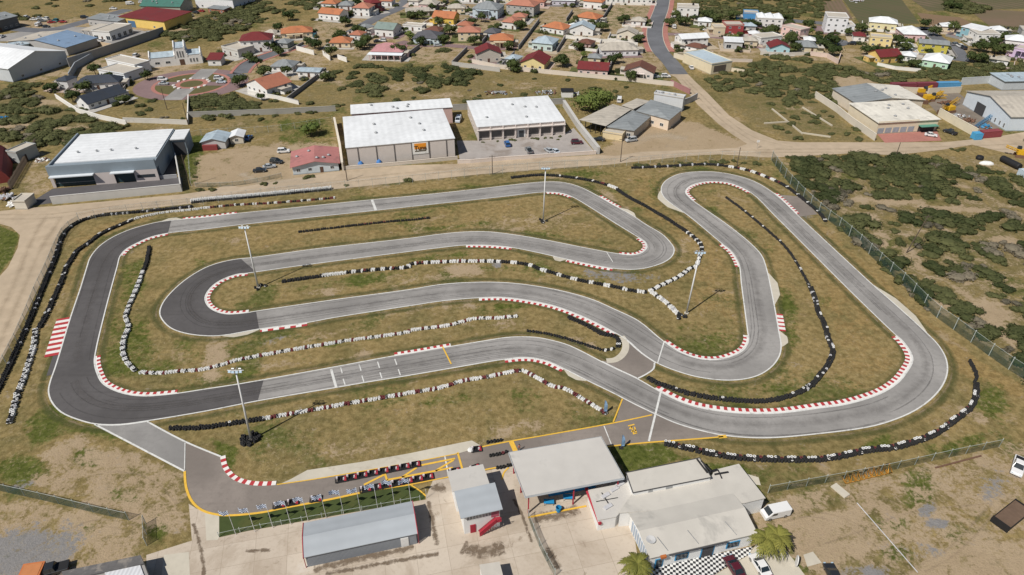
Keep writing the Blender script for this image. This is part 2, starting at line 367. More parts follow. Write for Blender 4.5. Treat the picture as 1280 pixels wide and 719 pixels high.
go = bpy.data.objects.new('ground', me); C.objects.link(go); go['kind'] = 'structure'
sm = mk('sea_water', (.03, .10, .16), .2, .1)
# ================================================================ surface materials
def asphalt(name, col, crack=.5, seed=0.0, streak=.25):
    if name in MATS: return MATS[name]
    m, t, b = base(name); pos = nd(t, 'ShaderNodeNewGeometry').outputs['Position']
    n1 = noise(t, pos, .06, 4, .6, .5); n2 = noise(t, pos, .9, 5, .7); n3 = noise(t, pos, 8, 2, .6)
    c = mixc(t, ramp(t, n1, .3, .7), tuple(x*.80 for x in col), tuple(min(1, x*1.15) for x in col))
    c = mixc(t, math_(t, 'MULTIPLY', ramp(t, n2, .45, .75), .45), c, tuple(x*.68 for x in col))
    c = mixc(t, math_(t, 'MULTIPLY', n3, .22), c, (.02, .02, .02))
    mp = nd(t, 'ShaderNodeMapping'); mp.inputs['Scale'].default_value = (.05, .9, 1); mp.inputs['Rotation'].default_value = (0, 0, R(-14))
    t.links.new(pos, mp.inputs[0])
    c = mixc(t, math_(t, 'MULTIPLY', ramp(t, noise(t, mp.outputs[0], 1.0, 4, .6), .5, .75), streak), c, tuple(x*.62 for x in col))
    t.links.new(c, b.inputs['Base Color']); b.inputs['Roughness'].default_value = .9; b.inputs['Specular IOR Level'].default_value = .2
    bp = nd(t, 'ShaderNodeBump'); bp.inputs['Strength'].default_value = .2; bp.inputs['Distance'].default_value = .03
    t.links.new(n3, bp.inputs['Height']); t.links.new(bp.outputs[0], b.inputs['Normal'])
    MATS[name] = m; return m
M_asph = asphalt('worn_grey_asphalt', (.325, .312, .30)); M_dark = asphalt('new_dark_asphalt', (.108, .102, .103), streak=.5); M_pit = asphalt('brownish_pit_asphalt', (.265, .230, .205))
M_road = asphalt('street_asphalt', (.165, .17, .185)); M_link = asphalt('pale_grey_asphalt', (.32, .31, .30))
M_conc = mk('bare_concrete', (.50, .41, .31), .9, .16, .6, .22, world=True, stain=((.20, .155, .11), .10, .60, .75))
M_conc2 = mk('pale_concrete', (.52, .48, .40), .9, .14, .7, .2, world=True, stain=((.30, .25, .19), .2, .58, .5))
M_dirtroad = mk('packed_dirt', (.43, .345, .25), .95, .22, .35, .25, world=True, stain=((.31, .24, .165), .06, .52, .6))
M_white = mk('white_paint', (.64, .64, .62), .7, .25, 2.5, .14, world=True, stain=((.34, .33, .31), .9, .54, .75))
M_faint = mk('worn_white_paint', (.50, .50, .50), .8, .25, 2.0, .1, world=True, stain=((.28, .27, .27), .8, .5, .8))
M_yel = mk('yellow_paint', (.72, .44, .06), .7, .22, 2.0, .1, world=True, stain=((.32, .26, .16), .9, .62, .5))
M_red = mk('red_kerb_paint', (.42, .045, .05), .7, .25, 2.0, .15, world=True, stain=((.16, .05, .05), .8, .55, .7))
M_kw = mk('white_kerb_paint', (.74, .72, .69), .7, .2, 2.0, .12, world=True, stain=((.36, .34, .31), .9, .55, .75))
M_brick = mk('red_paving', (.38, .17, .14), .9, .2, 1.0, .2, world=True)
M_pinkp = mk('pink_paving', (.22, .15, .15), .9, .2, .6, .2, world=True)
# ================================================================ CIRCUIT
OUT = [(62,478),(69,458),(88,396),(100.2,360),(108.2,334),(112.5,322),(124,308),(140,297),(160,288),(180,281.8),(202,277),(256,272),(296,267),(356,261),(466,249.7),(512,245.5),(592,237),(652,230),(682,227.4),(702,228),(722,232.7),(742,242),(768,257),(790,269),(808,281),(828,293),(838,303),(843,311),(841,320),(832,327.5),(816,333.6),(800,336.8),(784,337.5),(759,335),(708,324.5),(675,317),(640,310),(612,307.3),(582,307),(552,310),(512,315),(436,324.7),(362,334.5),(310,342),(296,343.5),(276,351),(264,360),(257,372),(261,383),(272,390),(286,392.7),(308,391),(320,389),(416,375),(512,362),(552,355.6),(592,353),(632,353.4),(672,358),(712,366),(742,375),(768,386.5),(798,401),(830,427),(852,441),(872,448),(892,450),(912,446),(928,438),(935,426),(934,416),(930,385),(926,354),(924,334),(921,326),(914,315),(902,305),(860,270),(840,256),(829,246),(826,236),(832,226),(848,218),(868,215),(892,215),(918,219),(942,226.5),(968,242),(996,268),(1024,294),(1067,334),(1092,357),(1124,385),(1158,416),(1172,430),(1182,446),(1185,462),(1181,478),(1168,496),(1144,514),(1114,527),(1084,535),(1024,543),(968,548),(938,548),(908,545.5),(888,542),(848,531),(818,518),(790,504.5),(768,493),(733,476),(704.8,461.8),(681.6,451.5),(658.4,447.6),(630,450),(582,458),(512,470),(456,479),(422,485),(322,502),(256,515),(184,527),(150,531.5),(120,531),(96,525),(76,516),(64,503),(60,490)]
INN = [(147,334),(132,390),(120,442),(119,454),(122,466),(129,479),(144,488),(164,493.6),(184,495),(200,494),(222,491.6),(256,486.4),(304,479),(416,459),(486,446),(512,442),(564,433),(612,425),(632,422),(652,421),(672,422),(692,426),(712,432),(752,452),(768,460),(796,473),(826,490),(848,501),(872,509),(908,515),(942,517),(978,516),(1024,510),(1054,506),(1084,498),(1104,490),(1122,478),(1132,466),(1140,450),(1136,438),(1126,425),(1120,420),(1064,366),(1032,334),(1024,326),(968,270),(938,241),(916,230.5),(898,227.3),(880,228),(864,232.5),(857,240),(863,248),(872,255),(908,280),(938,304),(952,319),(958,334),(966,370),(974,414),(977,434),(974,447),(964,460),(948,470),(928,475),(904,476),(872,472),(844,464),(820,454),(802,442),(784,426),(770,417.5),(732,398),(692,383),(652,375),(625,372.3),(598,373),(552,377),(512,383),(416,398),(384,404),(324,412),(278,420),(256,420.5),(230,417),(212,410),(200,396),(200,386),(208,372),(230,351),(256,335),(276,328),(296,324),(316,322),(396,311),(512,298),(552,292.6),(582,290),(612,290),(652,295),(692,302),(732,310),(768,316.6),(788,319),(800,317),(808,310),(806,303),(798,297.5),(768,279),(738,260),(715,246.5),(702,242),(682,240.5),(632,246),(512,259),(466,264),(296,282),(256,287),(210,292),(188,297),(170,305),(158,312),(151,320)]
outw = spline(gp(OUT), 4, True); innw = spline(gp(INN), 4, True)
sheet('race_track', [outw, innw], .05, M_asph)
def near(loop, px):
    p = G(*px); return min(range(len(loop)), key=lambda i: (loop[i].x-p.x)**2+(loop[i].y-p.y)**2)
def sub(loop, a, b):
    i, j = near(loop, a), near(loop, b); n = len(loop)
    return [loop[k % n] for k in range(i, j+1 if j >= i else j+n+1)]
sheet('race_track', [sub(outw, (321, 502), (212, 276)) + sub(innw, (212, 292), (321, 476))], .07, M_dark)
sheet('race_track', [sub(outw, (316, 341.5), (320, 389)) + sub(innw, (322, 412.5), (302, 323.4))], .07, M_dark)
LINK = [(752,452),(766,451),(778,443),(783,432),(783,425.5),(802,442),(820,454),(816,461),(808,468),(797,473.5),(768,460)]
sheet('track_link', [spline(gp(LINK), 1, True)], .06, M_pit)
PITN = [(120,531),(150,531.5),(184,527),(232,553),(276,571),(279,585),(290,598),(305,604.5),(325,607),(345,606),(396,598.6),(512,578),(572,567),(610,557.5),(636,552),(768,529),(771,522),(778,498.5),(790,504.5),(818,518),(848,531),(888,542),(908,545.6)]
PITS = [(890,547.5),(805,554),(757,559),(700,570),(640,581.7),(606,587.5),(564,596),(516,606),(464.7,614),(413,625),(348.7,637),(330,641),(291,645),(270.6,644),(252.6,638.4),(239.7,626.8),(232.5,609),(230.7,589.4)]
sheet('pit_lane', [gp(PITN)+gp(PITS)], .045, M_pit)
sheet('pit_lane', [gp([(120,531.6),(150,532),(184,527.5),(232,553),(231,589)])], .055, M_link)
def lines(name, segs, m, z=.10):
    mb = MB()
    for pts, wd in segs: ribbon(mb, spline(gp(pts), 4), -wd/2, wd/2, z)
    return mb.build(name, m, kind='structure')

def apron_mat():
    m, t, b = base('apron_concrete'); pos = nd(t, 'ShaderNodeNewGeometry').outputs['Position']
    mp = nd(t, 'ShaderNodeMapping'); mp.inputs['Rotation'].default_value = (0, 0, R(-13)); t.links.new(pos, mp.inputs[0])
    br = nd(t, 'ShaderNodeTexBrick'); br.offset = 0.0; br.inputs['Scale'].default_value = 1.0; br.inputs['Brick Width'].default_value = 5.2; br.inputs['Row Height'].default_value = 4.4; br.inputs['Mortar Size'].default_value = .035; br.inputs['Mortar Smooth'].default_value = .3
    br.inputs['Color1'].default_value = (.54, .470, .390, 1); br.inputs['Color2'].default_value = (.47, .400, .325, 1); br.inputs['Mortar'].default_value = (.34, .28, .22, 1); t.links.new(mp.outputs[0], br.inputs['Vector'])
    c = br.outputs['Color']
    c = mixc(t, math_(t, 'MULTIPLY', ramp(t, noise(t, pos, .10, 6, .7, .5), .44, .66), .60), c, (.33, .265, .20))
    c = mixc(t, math_(t, 'MULTIPLY', ramp(t, noise(t, pos, .22, 5, .7, 1.0), .60, .72), .6), c, (.17, .125, .085))
    c = mixc(t, math_(t, 'MULTIPLY', ramp(t, noise(t, pos, .13, 5, .6, .3), .62, .74), .6), c, (.60, .56, .50))
    c = mixc(t, math_(t, 'MULTIPLY', ramp(t, noise(t, pos, 1.6, 5, .75), .5, .75), .35), c, (.27, .205, .14))
    t.links.new(c, b.inputs['Base Color']); b.inputs['Roughness'].default_value = .92; b.inputs['Specular IOR Level'].default_value = .2
    return m
M_apron = apron_mat()
def patch_mat(name, col, sc=.5, lo=.36, hi=.6, k=1.0):
    m, t, b = base(name); pos = nd(t, 'ShaderNodeNewGeometry').outputs['Position']; b.inputs['Base Color'].default_value = (*col, 1); b.inputs['Roughness'].default_value = .9
    at = nd(t, 'ShaderNodeAttribute'); at.attribute_name = 'edge'; s_ = nd(t, 'ShaderNodeSeparateColor'); t.links.new(at.outputs['Color'], s_.inputs[0])
    f = math_(t, 'MULTIPLY', ramp(t, math_(t, 'ADD', math_(t, 'MULTIPLY', s_.outputs[0], .55), math_(t, 'MULTIPLY', noise(t, pos, sc, 6, .72, .5), .6)), lo+.2, hi+.2), k)
    tr = nd(t, 'ShaderNodeBsdfTransparent'); mx = nd(t, 'ShaderNodeMixShader'); t.links.new(f, mx.inputs[0]); t.links.new(tr.outputs[0], mx.inputs[1]); t.links.new(b.outputs[0], mx.inputs[2]); t.links.new(mx.outputs[0], t.nodes['Material Output'].inputs[0])
    return m
M_wet = patch_mat('damp_stain', (.17, .125, .085), .9, .48, .66, .75); M_rub = patch_mat('tyre_rubber_marks', (.10, .09, .085), .35, .42, .90, .36)
def soft_ribbon(name, poly, half, z, m):
    """stain lying along a line, fading to its rim by the attribute 'edge'"""
    nn = normals(poly); offs = (-1, -.5, 0, .5, 1); ed = (0, .75, 1, .75, 0); v = []; e = []; f = []
    for i, (p, n_) in enumerate(zip(poly, nn)):
        tip = 0 if i in (0, len(poly)-1) else 1
        for o, k in zip(offs, ed): q = p+n_*o*half; v.append((q.x, q.y, z)); e.append(k*tip)
    for i in range(len(poly)-1):
        for j in range(4): f.append((i*5+j+1, i*5+j, (i+1)*5+j, (i+1)*5+j+1)[::-1])
    me_ = bpy.data.meshes.new(name); me_.from_pydata(v, [], f); a = me_.color_attributes.new('edge', 'FLOAT_COLOR', 'POINT'); a.data.foreach_set('color', [c for k in e for c in (k, k, k, 1)])
    me_.materials.append(m); o = bpy.data.objects.new(name, me_); C.objects.link(o); o['kind'] = 'structure'; return o
mb = MB(); ribbon(mb, outw+[outw[0]], -.27, .02, .095); ribbon(mb, innw+[innw[0]], -.27, .02, .095)
mb.build('track_edge_line', M_white, kind='structure')
def kerb(loop, a, b, width=1.05, period=1.5, z=.07, concrete=False, start=.02):
    pl = resample(sub(loop, a, b), period/6)
    mb = MB()
    if concrete:
        nn = normals(pl); n = len(pl)
        for i in range(n-1):
            w0, w1 = (start+.15+width*min(1, 3.2*k/(n-1), 3.2*(1-k/(n-1))) for k in (i, i+1)); p0, p1 = pl[i], pl[i+1]; A, B2, C_, D_ = p0+nn[i]*start, p1+nn[i+1]*start, p1+nn[i+1]*w1, p0+nn[i]*w0
            mb.quad((A.x, A.y, z), (B2.x, B2.y, z), (C_.x, C_.y, z), (D_.x, D_.y, z)); mb.quad((D_.x, D_.y, 0), (D_.x, D_.y, z), (C_.x, C_.y, z), (C_.x, C_.y, 0))
    else:
        ribbon(mb, pl, start, start+width*.3, 0, z, m=1)
        ribbon(mb, pl, start+width*.3, start+width, 0, z+.003, pattern=lambda i: 0 if (i % 6) < 3 else 1)
    return mb.build('kerb', M_conc2 if concrete else [M_red, M_kw], kind='structure')
for a in [(outw, (226,274.6), (292,267.5)), (outw, (750,246), (771,258.5)), (outw, (310,342), (310,391)), (outw, (830,427), (934.5,418)), (outw, (924,334), (902,305)), (outw, (971,244.5), (994,266)),
          (outw, (644,310.6), (582,307))]: kerb(*a)
# kerbs on the far side of the loop direction
kerb(outw, (768,336.4), (708,324.5)); kerb(outw, (705,462), (630,450))
for a in [(innw, (119,447), (222,491.6)), (innw, (492,445), (563,433)), (innw, (820,486), (1119,420), 1.35), (innw, (936,240), (866,250.5)), (innw, (770,417.5), (598,373)), (innw, (384,404), (324,412), 1.1, 2.6),
          (innw, (774,317.5), (797,297)), (innw, (715,246.5), (682,240.5)), (innw, (210,292), (152,319))]: kerb(*a)
for a in [(outw, (203,277), (225,274.6), 1.3), (outw, (772,259), (794,271.5), 1.3), (outw, (856,267), (826,238), 2.0), (outw, (1092,357), (1157,415), 1.6), (outw, (733,476), (706,462.5), 1.0),
          (innw, (322,412.3), (279,420), 1.1), (innw, (959,340), (969,386), 1.7), (innw, (974.5,416), (977,434), 1.4), (outw, (707,324.3), (693,321.2), 1.5)]: kerb(*a, concrete=True)
pl = resample(sub(innw, (970,388), (974.5,415)), .2); mb = MB()
ribbon(mb, pl, .02, 1.5, 0, .09, pattern=lambda i: 0 if (i % 8) < 3 else 1); mb.build('kerb', [M_red, M_kw], kind='structure')
pl = resample(sub(outw, (73.5,440), (86.5,401)), .205); mb = MB()
ribbon(mb, pl, .02, 2.9, 0, .09, pattern=lambda i: 0 if (i % 10) < 5 else 1); mb.build('kerb', [M_red, M_kw], kind='structure')
sheet('runoff_strip', [sub(outw, (62,470), (74,440)) + gp([(68,440), (58,470)])], .03, M_dark)
sheet('runoff_strip', [gp([(968,243),(1002,246),(1022,268),(1000,271)])], .03, M_pit)
# island nose and pit entry concrete
nose = spline(gp([(758,451),(768,450),(776,445),(781,437),(781,428),(776,421)]), 4); mb = MB(); ribbon(mb, nose, -.9, .7, .0, .08); mb.build('kerb', M_conc2, kind='structure')
mb = MB(); ribbon(mb, resample(spline(gp([(276,571),(279,585),(290,598),(305,604.5),(325,607),(345,606)]), 4), .27), -.1, .85, 0, .08, pattern=lambda i: (i//3) % 2); mb.build('kerb', [M_kw, M_red], kind='structure')
sheet('concrete_strip', [gp([(352,604.5),(396,598.4),(512,578.6),(572,567.3),(603,558.5),(590,551),(574,554),(512,567),(450,578),(384,588),(364,599)])], .06, M_conc2)
sheet('concrete_patch', [gp([(905,545),(968,547.5),(958,540),(908,537)])], .08, M_link)
# painted markings
lines('track_marking', [([(414,462),(417,473),(420.5,485)], .55), ([(426,460),(428,467.5)], .25), ([(429,474),(431.5,481.5)], .25), ([(449,456),(451.5,464)], .25), ([(452.5,470),(455,478)], .25), ([(472,452.5),(474.5,460.5)], .25), ([(475,466),(477.5,473.5)], .25), ([(493.5,449),(496,456.5)], .25), ([(498,462),(500.5,469.5)], .25),
   ([(465,250),(470,263.6)], .8), ([(184,527.2),(150,531.6),(118,531.2)], .34), ([(184,527.3),(232,552.8),(276,571)], .34), ([(120,531.6),(231,589.6)], .36), ([(231.5,553),(230.8,589)], .16)], M_white)
lines('track_marking', [([(758,315),(766,328)], .2), ([(830,428),(822,454)], .28), ([(826,490),(811,552)], .42), ([(755,533),(765,558)], .2), ([(556,570),(561,597)], .28), ([(784,426),(802,442),(820,454)], .36), ([(818,454),(817,461),(808,468),(797,473.5)], .36), ([(752,452),(768,460),(797,473.5)], .36)], M_white, .098)
Y = [([(553,433.5),(564,455.5)], .32), ([(521.5,583),(569,573.6)], .42), ([(484,600.4),(566,585)], .42), ([(455,606.5),(480,594)], .42), ([(481,592.5),(484,600.6)], .42), ([(502.6,597),(521,585)], .42), ([(544.5,589),(567,575.5)], .42),
     ([(572,566),(579,590.7)], .38), ([(639,552.5),(645,566)], .95), ([(602.6,559),(636,552.3),(679,545),(768,529),(815,519)], .30), ([(766.5,528),(778,499)], .28), ([(346,606.2),(396,599),(512,579),(572,567.5)], .22),
     ([(231,589.5),(232.6,609),(240,627),(252.6,638.2),(270.6,643.6),(291,644.6),(330,640.6),(348.7,636.6),(413,624.6),(464.7,613.5),(516,605.6)], .42), ([(516,605.6),(564,596)], .25), ([(605,587.7),(640,581.5)], .3),
     ([(636,585),(630,591),(627.4,600)], .3), ([(514,607),(525,614),(532.6,620.7)], .28), ([(757,558.8),(805,554),(890,547.6),(904,546.2)], .34), ([(898,546.8),(908,545.8)], .8)]
lines('pit_marking', Y, M_yel, .102)
lines('pit_marking', [([(785,533),(793,531)], .32), ([(787,537),(789.5,533.5)], .32), ([(789,540),(795,538)], .32), ([(791,543),(796,541.7)], .32), ([(793,534),(795.5,542)], .28), ([(789,533.5),(792,542)], .28)], M_yel, .104)
# apron, lawn, dirt roads
sheet('paddock_apron', [gp([(183,694),(240,676),(236,630),(246,636),(256,641),(274,645.5),(274,672),(310,664),(533,624.5),(533,620),(541,601),(564,597),(640,582.4),(735,565),(783,600),(800,719),(805,790),(183,790)])], .03, M_apron)
sheet('concrete_path', [gp([(256,641),(274,645.5),(274,672),(272,675),(258,676)])], .038, M_conc2)
sheet('concrete_path', [gp([(205,694),(236,690),(238,730),(200,735)])], .038, M_conc2)
M_lawn = mk('mown_lawn', (.055, .075, .022), .95, .3, .8, .25, world=True, stain=((.10, .10, .03), .15, .5, .6))
sheet('lawn', [gp([(274,645.6),(291,645.3),(330,641.4),(348.7,637.4),(413,625.4),(464.7,614.4),(514,606.8),(525,614),(531,620),(531,624.6),(310,663.6),(274,671.6)])], .042, M_lawn)
sheet('dirt_road', [gp([(-200,300),(-60,268),(0,264),(35,260),(66,258),(228,243),(262,238),(285,231),(300,234),(430,213),(500,207),(512,206.5),(570,205),(620,201),(690,197),(745,194),(770,195),(800,190),(880,187),(920,185),(934,180),(915,168),(898,155),(872,131),(858,113),(845,97),(837,93),(848,82),(860,93),(870,103),(884,116),(911,144),(940,163),(972,176),(1000,178),(1090,178),(1180,178),(1240,172),(1310,160),(1310,204),(1260,192),(1215,181),(1180,187),(1120,194),(1060,192),(990,196),(960,197),(900,193),(860,195),(760,206),(690,211),(600,218),(512,227),(415,237),(300,248),(200,259),(130,266),(100,275),(82,288),(62,330),(34,390),(8,440),(-30,510),(-160,700),(-300,640),(-60,420),(-30,390),(0,345),(10,334),(22,310),(25,294),(14,284),(0,280),(-100,300)])], .02, M_dirtroad)
road = gp([(836,-40),(832,-12),(829,0),(826.5,11.6),(822,24),(818.5,37),(819.5,51),(826,65),(838,78),(849,93)])
rl = spline(road, 5); mb = MB(); ribbon(mb, rl, -4.3, 4.3, .06); mb.build('asphalt_road', M_road, kind='structure')
mb = MB(); ribbon(mb, rl[:int(len(rl)*.80)], 4.31, 4.6, 0, .14); ribbon(mb, rl[:int(len(rl)*.80)], -4.6, -4.31, 0, .14); mb.build('kerb', M_conc2, kind='structure')
mb = MB(); ribbon(mb, rl[10:36], 4.62, 7.4, 0, .15); ribbon(mb, rl[12:36], -7.2, -4.62, 0, .15); mb.build('pavement', M_brick, kind='structure')
for pts, wd in [([(300,92),(312,79),(340,68),(378,56)], 7.0), ([(426,48),(440,40),(474,21),(497,11),(508,0),(518,-14)], 8.0), ([(500,52),(520,56.5),(560,57),(604,61)], 6), ([(826,43),(850,43),(900,47),(940,50)], 6.0), ([(960,22),(1000,27),(1040,30),(1090,34),(1150,36),(1200,36)], 8), ([(1150,36),(1170,50),(1188,60),(1196,76)], 12), ([(1010,50),(1040,52),(1060,56)], 14),
                ([(20,36),(60,38),(110,26),(160,12)], 9), ([(280,100),(300,92)], 9)]:
    mb = MB(); ribbon(mb, spline(gp(pts), 5), -wd/2, wd/2, .05); mb.build('street', M_road if wd > 6.5 else M_pinkp, kind='structure')
mb = MB(); sp_ = spline(gp([(300,92),(312,79),(340,68),(378,56)]), 5); ribbon(mb, sp_, 3.6, 5.0, 0, .13); ribbon(mb, sp_, -5.0, -3.6, 0, .13); mb.build('pavement', M_brick, kind='structure')
# plaza with the roundabout
pc = G(239.5, 105)
def disc(r0, r1, n=72, e=1.0):
    a = [Vector((pc.x+r1*math.cos(2*math.pi*k/n)*e, pc.y+r1*math.sin(2*math.pi*k/n), 0)) for k in range(n)]
    return [a] if r0 <= 0 else [a, [Vector((pc.x+r0*math.cos(2*math.pi*k/n)*e, pc.y+r0*math.sin(2*math.pi*k/n), 0)) for k in range(n)]]
sheet('plaza_paving', disc(0, 22.5, e=1.12), .04, M_pinkp); sheet('plaza_ring', disc(15.6, 17.2), .06, M_brick); sheet('plaza_lawn', disc(7.6, 15.6), .055, mk('dry_plaza_grass', (.11,.10,.04), .95, .3, .6, .2, world=True))
sheet('plaza_ring', disc(5.0, 7.6), .06, M_brick); sheet('plaza_lawn', disc(0, 5.0), .06, MATS['dry_plaza_grass'])
for (a, b_) in (((0, 6.8), (0, 23)), ((0, -6.8), (0, -22)), ):
    d = 4.2; y0, y1 = sorted((a[1], b_[1])); sheet('plaza_road', [[Vector((pc.x-d, pc.y+y0, 0)), Vector((pc.x+d, pc.y+y0, 0)), Vector((pc.x+d, pc.y+y1, 0)), Vector((pc.x-d, pc.y+y1, 0))]], .07, M_link)
for s in (-1, 1): sheet('plaza_road', [[Vector((pc.x+s*7, pc.y-2.6, 0)), Vector((pc.x+s*16, pc.y-2.6, 0)), Vector((pc.x+s*16, pc.y+2.6, 0)), Vector((pc.x+s*7, pc.y+2.6, 0))]], .068, M_pinkp)
mb = MB()
for k in range(16):
    a0 = 2*math.pi*k/16
    if k % 4 in (0,): continue
    p = Vector((pc.x+7.7*math.cos(a0), pc.y+7.7*math.sin(a0), 0)); mb.lathe([(0, 0), (.75, 0), (.75, .4), (0, .45)], 8, (p.x, p.y, .05))
mb.build('kerb', M_kw, kind='structure')
# yards
sheet('parking_yard', [gp([(571,176),(598,176),(706,167),(717,160),(745,192),(690,196),(620,200),(575,203)])], .03, mk('parking_concrete', (.36, .33, .31), .9, .2, .4, .25, world=True, stain=((.22, .18, .15), .09, .5, .7)))
sheet('parking_yard', [gp([(1096,167.5),(1171,163.6),(1177,176),(1106,178.6)])], .035, M_brick)
sheet('driveway', [gp([(40,252),(66,236),(228,222),(228,238),(90,250),(66,254),(42,257)])], .03, mk('driveway_asphalt', (.10, .095, .10), .9, .2, .5, .2, world=True))
sheet('loading_yard', [gp([(198,224),(220,222),(220,190),(200,190)])], .04, M_dark)
sheet('parking_yard', [gp([(0,52),(90,50),(150,56),(200,42),(150,34),(60,34),(0,44)])], .03, M_link)
sheet('scrap_yard_floor', [gp([(1150,118),(1198,116),(1252,160),(1215,168),(1172,142)])], .03, mk('oily_yard', (.20, .17, .14), .95, .3, .3, .3, world=True))
M_chk = bpy.data.materials.new('checker_paving'); M_chk.use_nodes = True
_t = M_chk.node_tree; _b = _t.nodes['Principled BSDF']; _c = nd(_t, 'ShaderNodeTexChecker'); _c.inputs['Scale'].default_value = 2.2
_c.inputs['Color1'].default_value = (.72, .72, .70, 1); _c.inputs['Color2'].default_value = (.03, .03, .035, 1)
_m = nd(_t, 'ShaderNodeMapping'); _m.inputs['Rotation'].default_value = (0, 0, R(12)); _m.inputs['Location'].default_value = (0, 0, .37)
_t.links.new(nd(_t, 'ShaderNodeNewGeometry').outputs['Position'], _m.inputs[0]); _t.links.new(_m.outputs[0], _c.inputs[0]); _t.links.new(_c.outputs[0], _b.inputs['Base Color'])
sheet('checkered_terrace', [gp([(806,726),(803,711),(942,683),(936,694),(916,704),(888,722),(870,740),(830,745)])], .05, M_chk)
sheet('forecourt', [gp([(870,742),(888,722),(936,694),(945,681),(960,681),(978,684),(992,700),(1008,722),(1030,770),(860,800)])], .04, M_conc2)
sheet('concrete_slab', [gp([(1004,694),(1016,690),(1027,704),(1009,709)])], .10, M_conc2)
sheet('concrete_patch', [gp([(925,590),(948,597),(951,607),(938,605)])], .05, M_conc2)
# crop fields
def field(px, ang, c1, c2, sc):
    m, t, b = base('field_soil'); pos = nd(t, 'ShaderNodeNewGeometry').outputs['Position']
    mp = nd(t, 'ShaderNodeMapping'); mp.inputs['Rotation'].default_value = (0, 0, R(ang)); t.links.new(pos, mp.inputs[0])
    wv = nd(t, 'ShaderNodeTexWave'); wv.inputs['Scale'].default_value = sc; wv.inputs['Distortion'].default_value = 1.2; wv.inputs['Detail'].default_value = 3; wv.inputs['Detail Scale'].default_value = .6
    t.links.new(mp.outputs[0], wv.inputs['Vector'])
    f = math_(t, 'MULTIPLY', wv.outputs['Fac'], ramp(t, noise(t, pos, .05, 4), .25, .7))
    t.links.new(mixc(t, f, c1, c2), b.inputs['Base Color']); b.inputs['Roughness'].default_value = .95
    sheet('crop_field', [gp(px)], .03, m)
brn, gr = (.17, .115, .075), (.07, .085, .028)
field([(1028,2),(1052,0),(1066,24),(1036,26)], 14, brn, (.11, .095, .04), .12)
field([(1054,0),(1120,-10),(1150,30),(1075,30)], -28, (.10, .085, .04), gr, .05)
field([(1146,16),(1200,22),(1222,32),(1160,34)], -30, (.20, .13, .07), brn, .16)
field([(1122,-12),(1300,-20),(1320,10),(1160,14)], -30, (.09, .085, .035), brn, .05)
field([(1208,10),(1300,16),(1310,38),(1236,32)], -32, brn, (.11, .10, .045), .11)

# rubber laid down along the driving line, damp stains on the apron
ml = []
for p in outw:
    j = min(range(len(innw)), key=lambda k: (innw[k]-p).length_squared); ml.append((p+innw[j])/2)
ml2 = [ml[0]]
for p in ml[1:]:
    if (p-ml2[-1]).length > 1.2: ml2.append(p)
ml = [sum((ml2[(i+k) % len(ml2)] for k in range(-4, 5)), Vector())/9 for i in range(len(ml2))]
soft_ribbon('tyre_rubber', ml, 2.2, .085, M_rub)
M_skid = patch_mat('skid_marks', (.085, .08, .08), .22, .44, .70, .30); _n = normals(ml)
for k, of in enumerate((-2.6, -1.5, -.6, .5, 1.4, 2.5, 3.1)):
    i0 = (k*61) % 90
    while i0 < len(ml)-30:
        ln = 34+(k*17+i0*7) % 60; seg = [ml[i]+_n[i]*(of+.5*math.sin(i*.05+k)) for i in range(i0, min(len(ml), i0+ln))]
        if len(seg) > 8: soft_ribbon('skid_mark', seg, .30, .0862+.0004*k, M_skid)
        i0 += ln+18+(k*29+i0*3) % 70
for px, hw in [([(385,714),(440,700),(490,690),(525,681)], 1.6), ([(662,649),(690,645),(715,640),(733,634)], 2.4), ([(572,682),(600,690),(620,687),(640,680)], 2.6), ([(540,603),(550,611),(562,607)], 2.2), ([(534,622),(540,650),(548,690)], 1.0), ([(680,680),(690,697),(704,719)], 1.6), ([(240,650),(252,690),(256,730)], .7), ([(300,690),(330,688),(350,690)], .8), ([(400,719),(470,706),(560,690)], .9), ([(640,620),(655,650),(668,690)], .7)]:
    soft_ribbon('damp_patch', resample(spline(gp(px), 5), 1.0), hw, .046, M_wet)

M_rut = patch_mat('wheel_ruts', (.29, .225, .15), .18, .46, .95, .50); M_pale = patch_mat('pale_dust', (.56, .48, .37), .15, .40, .80, .6)
for pts, hw in [([(-20,268),(60,268),(140,258),(260,246),(420,226),(520,215),(640,206),(760,199),(880,190),(960,187),(1090,186),(1280,180)], 1.3), ([(-20,273),(60,273),(140,262),(260,250),(420,230),(520,219),(640,210),(760,202),(880,193),(960,191),(1090,190),(1280,186)], 1.3),
                ([(851,97),(876,125),(903,151),(936,174),(960,187)], 1.0), ([(855,97),(882,124),(910,150),(946,173),(1000,186)], 1.0), ([(60,266),(40,300),(20,350),(-20,430)], 2.0), ([(80,268),(52,310),(30,360),(-10,450)], 2.0)]: soft_ribbon('wheel_ruts', resample(spline(gp(pts), 6), 2.0), hw, .035, M_rut)
for pts, hw in [([(130,262),(200,255),(300,243),(420,228)], 2.5), ([(560,212),(680,203),(780,198)], 2.5), ([(780,178),(830,170),(870,176)], 6), ([(300,215),(330,228),(400,222)], 4)]: soft_ribbon('pale_dust', resample(spline(gp(pts), 6), 2.0), hw, .031, M_pale)

for pts, hw in [([(970,650),(1010,640),(1060,650),(1120,690),(1150,719)], .5), ([(972,656),(1010,646),(1056,657),(1112,697),(1135,719)], .5), ([(1268,600),(1230,640),(1180,690),(1130,715)], .55), ([(1276,604),(1240,646),(1190,696),(1146,719)], .55), ([(1000,690),(1060,670),(1140,640),(1230,630),(1290,620)], .5), ([(20,700),(70,670),(120,650),(180,660)], .5), ([(25,708),(75,678),(122,658),(178,670)], .5), ([(100,600),(140,590),(190,600),(228,640)], .5)]: soft_ribbon('wheel_ruts', resample(spline(gp(pts), 6), 1.0), hw, .012, M_rut)

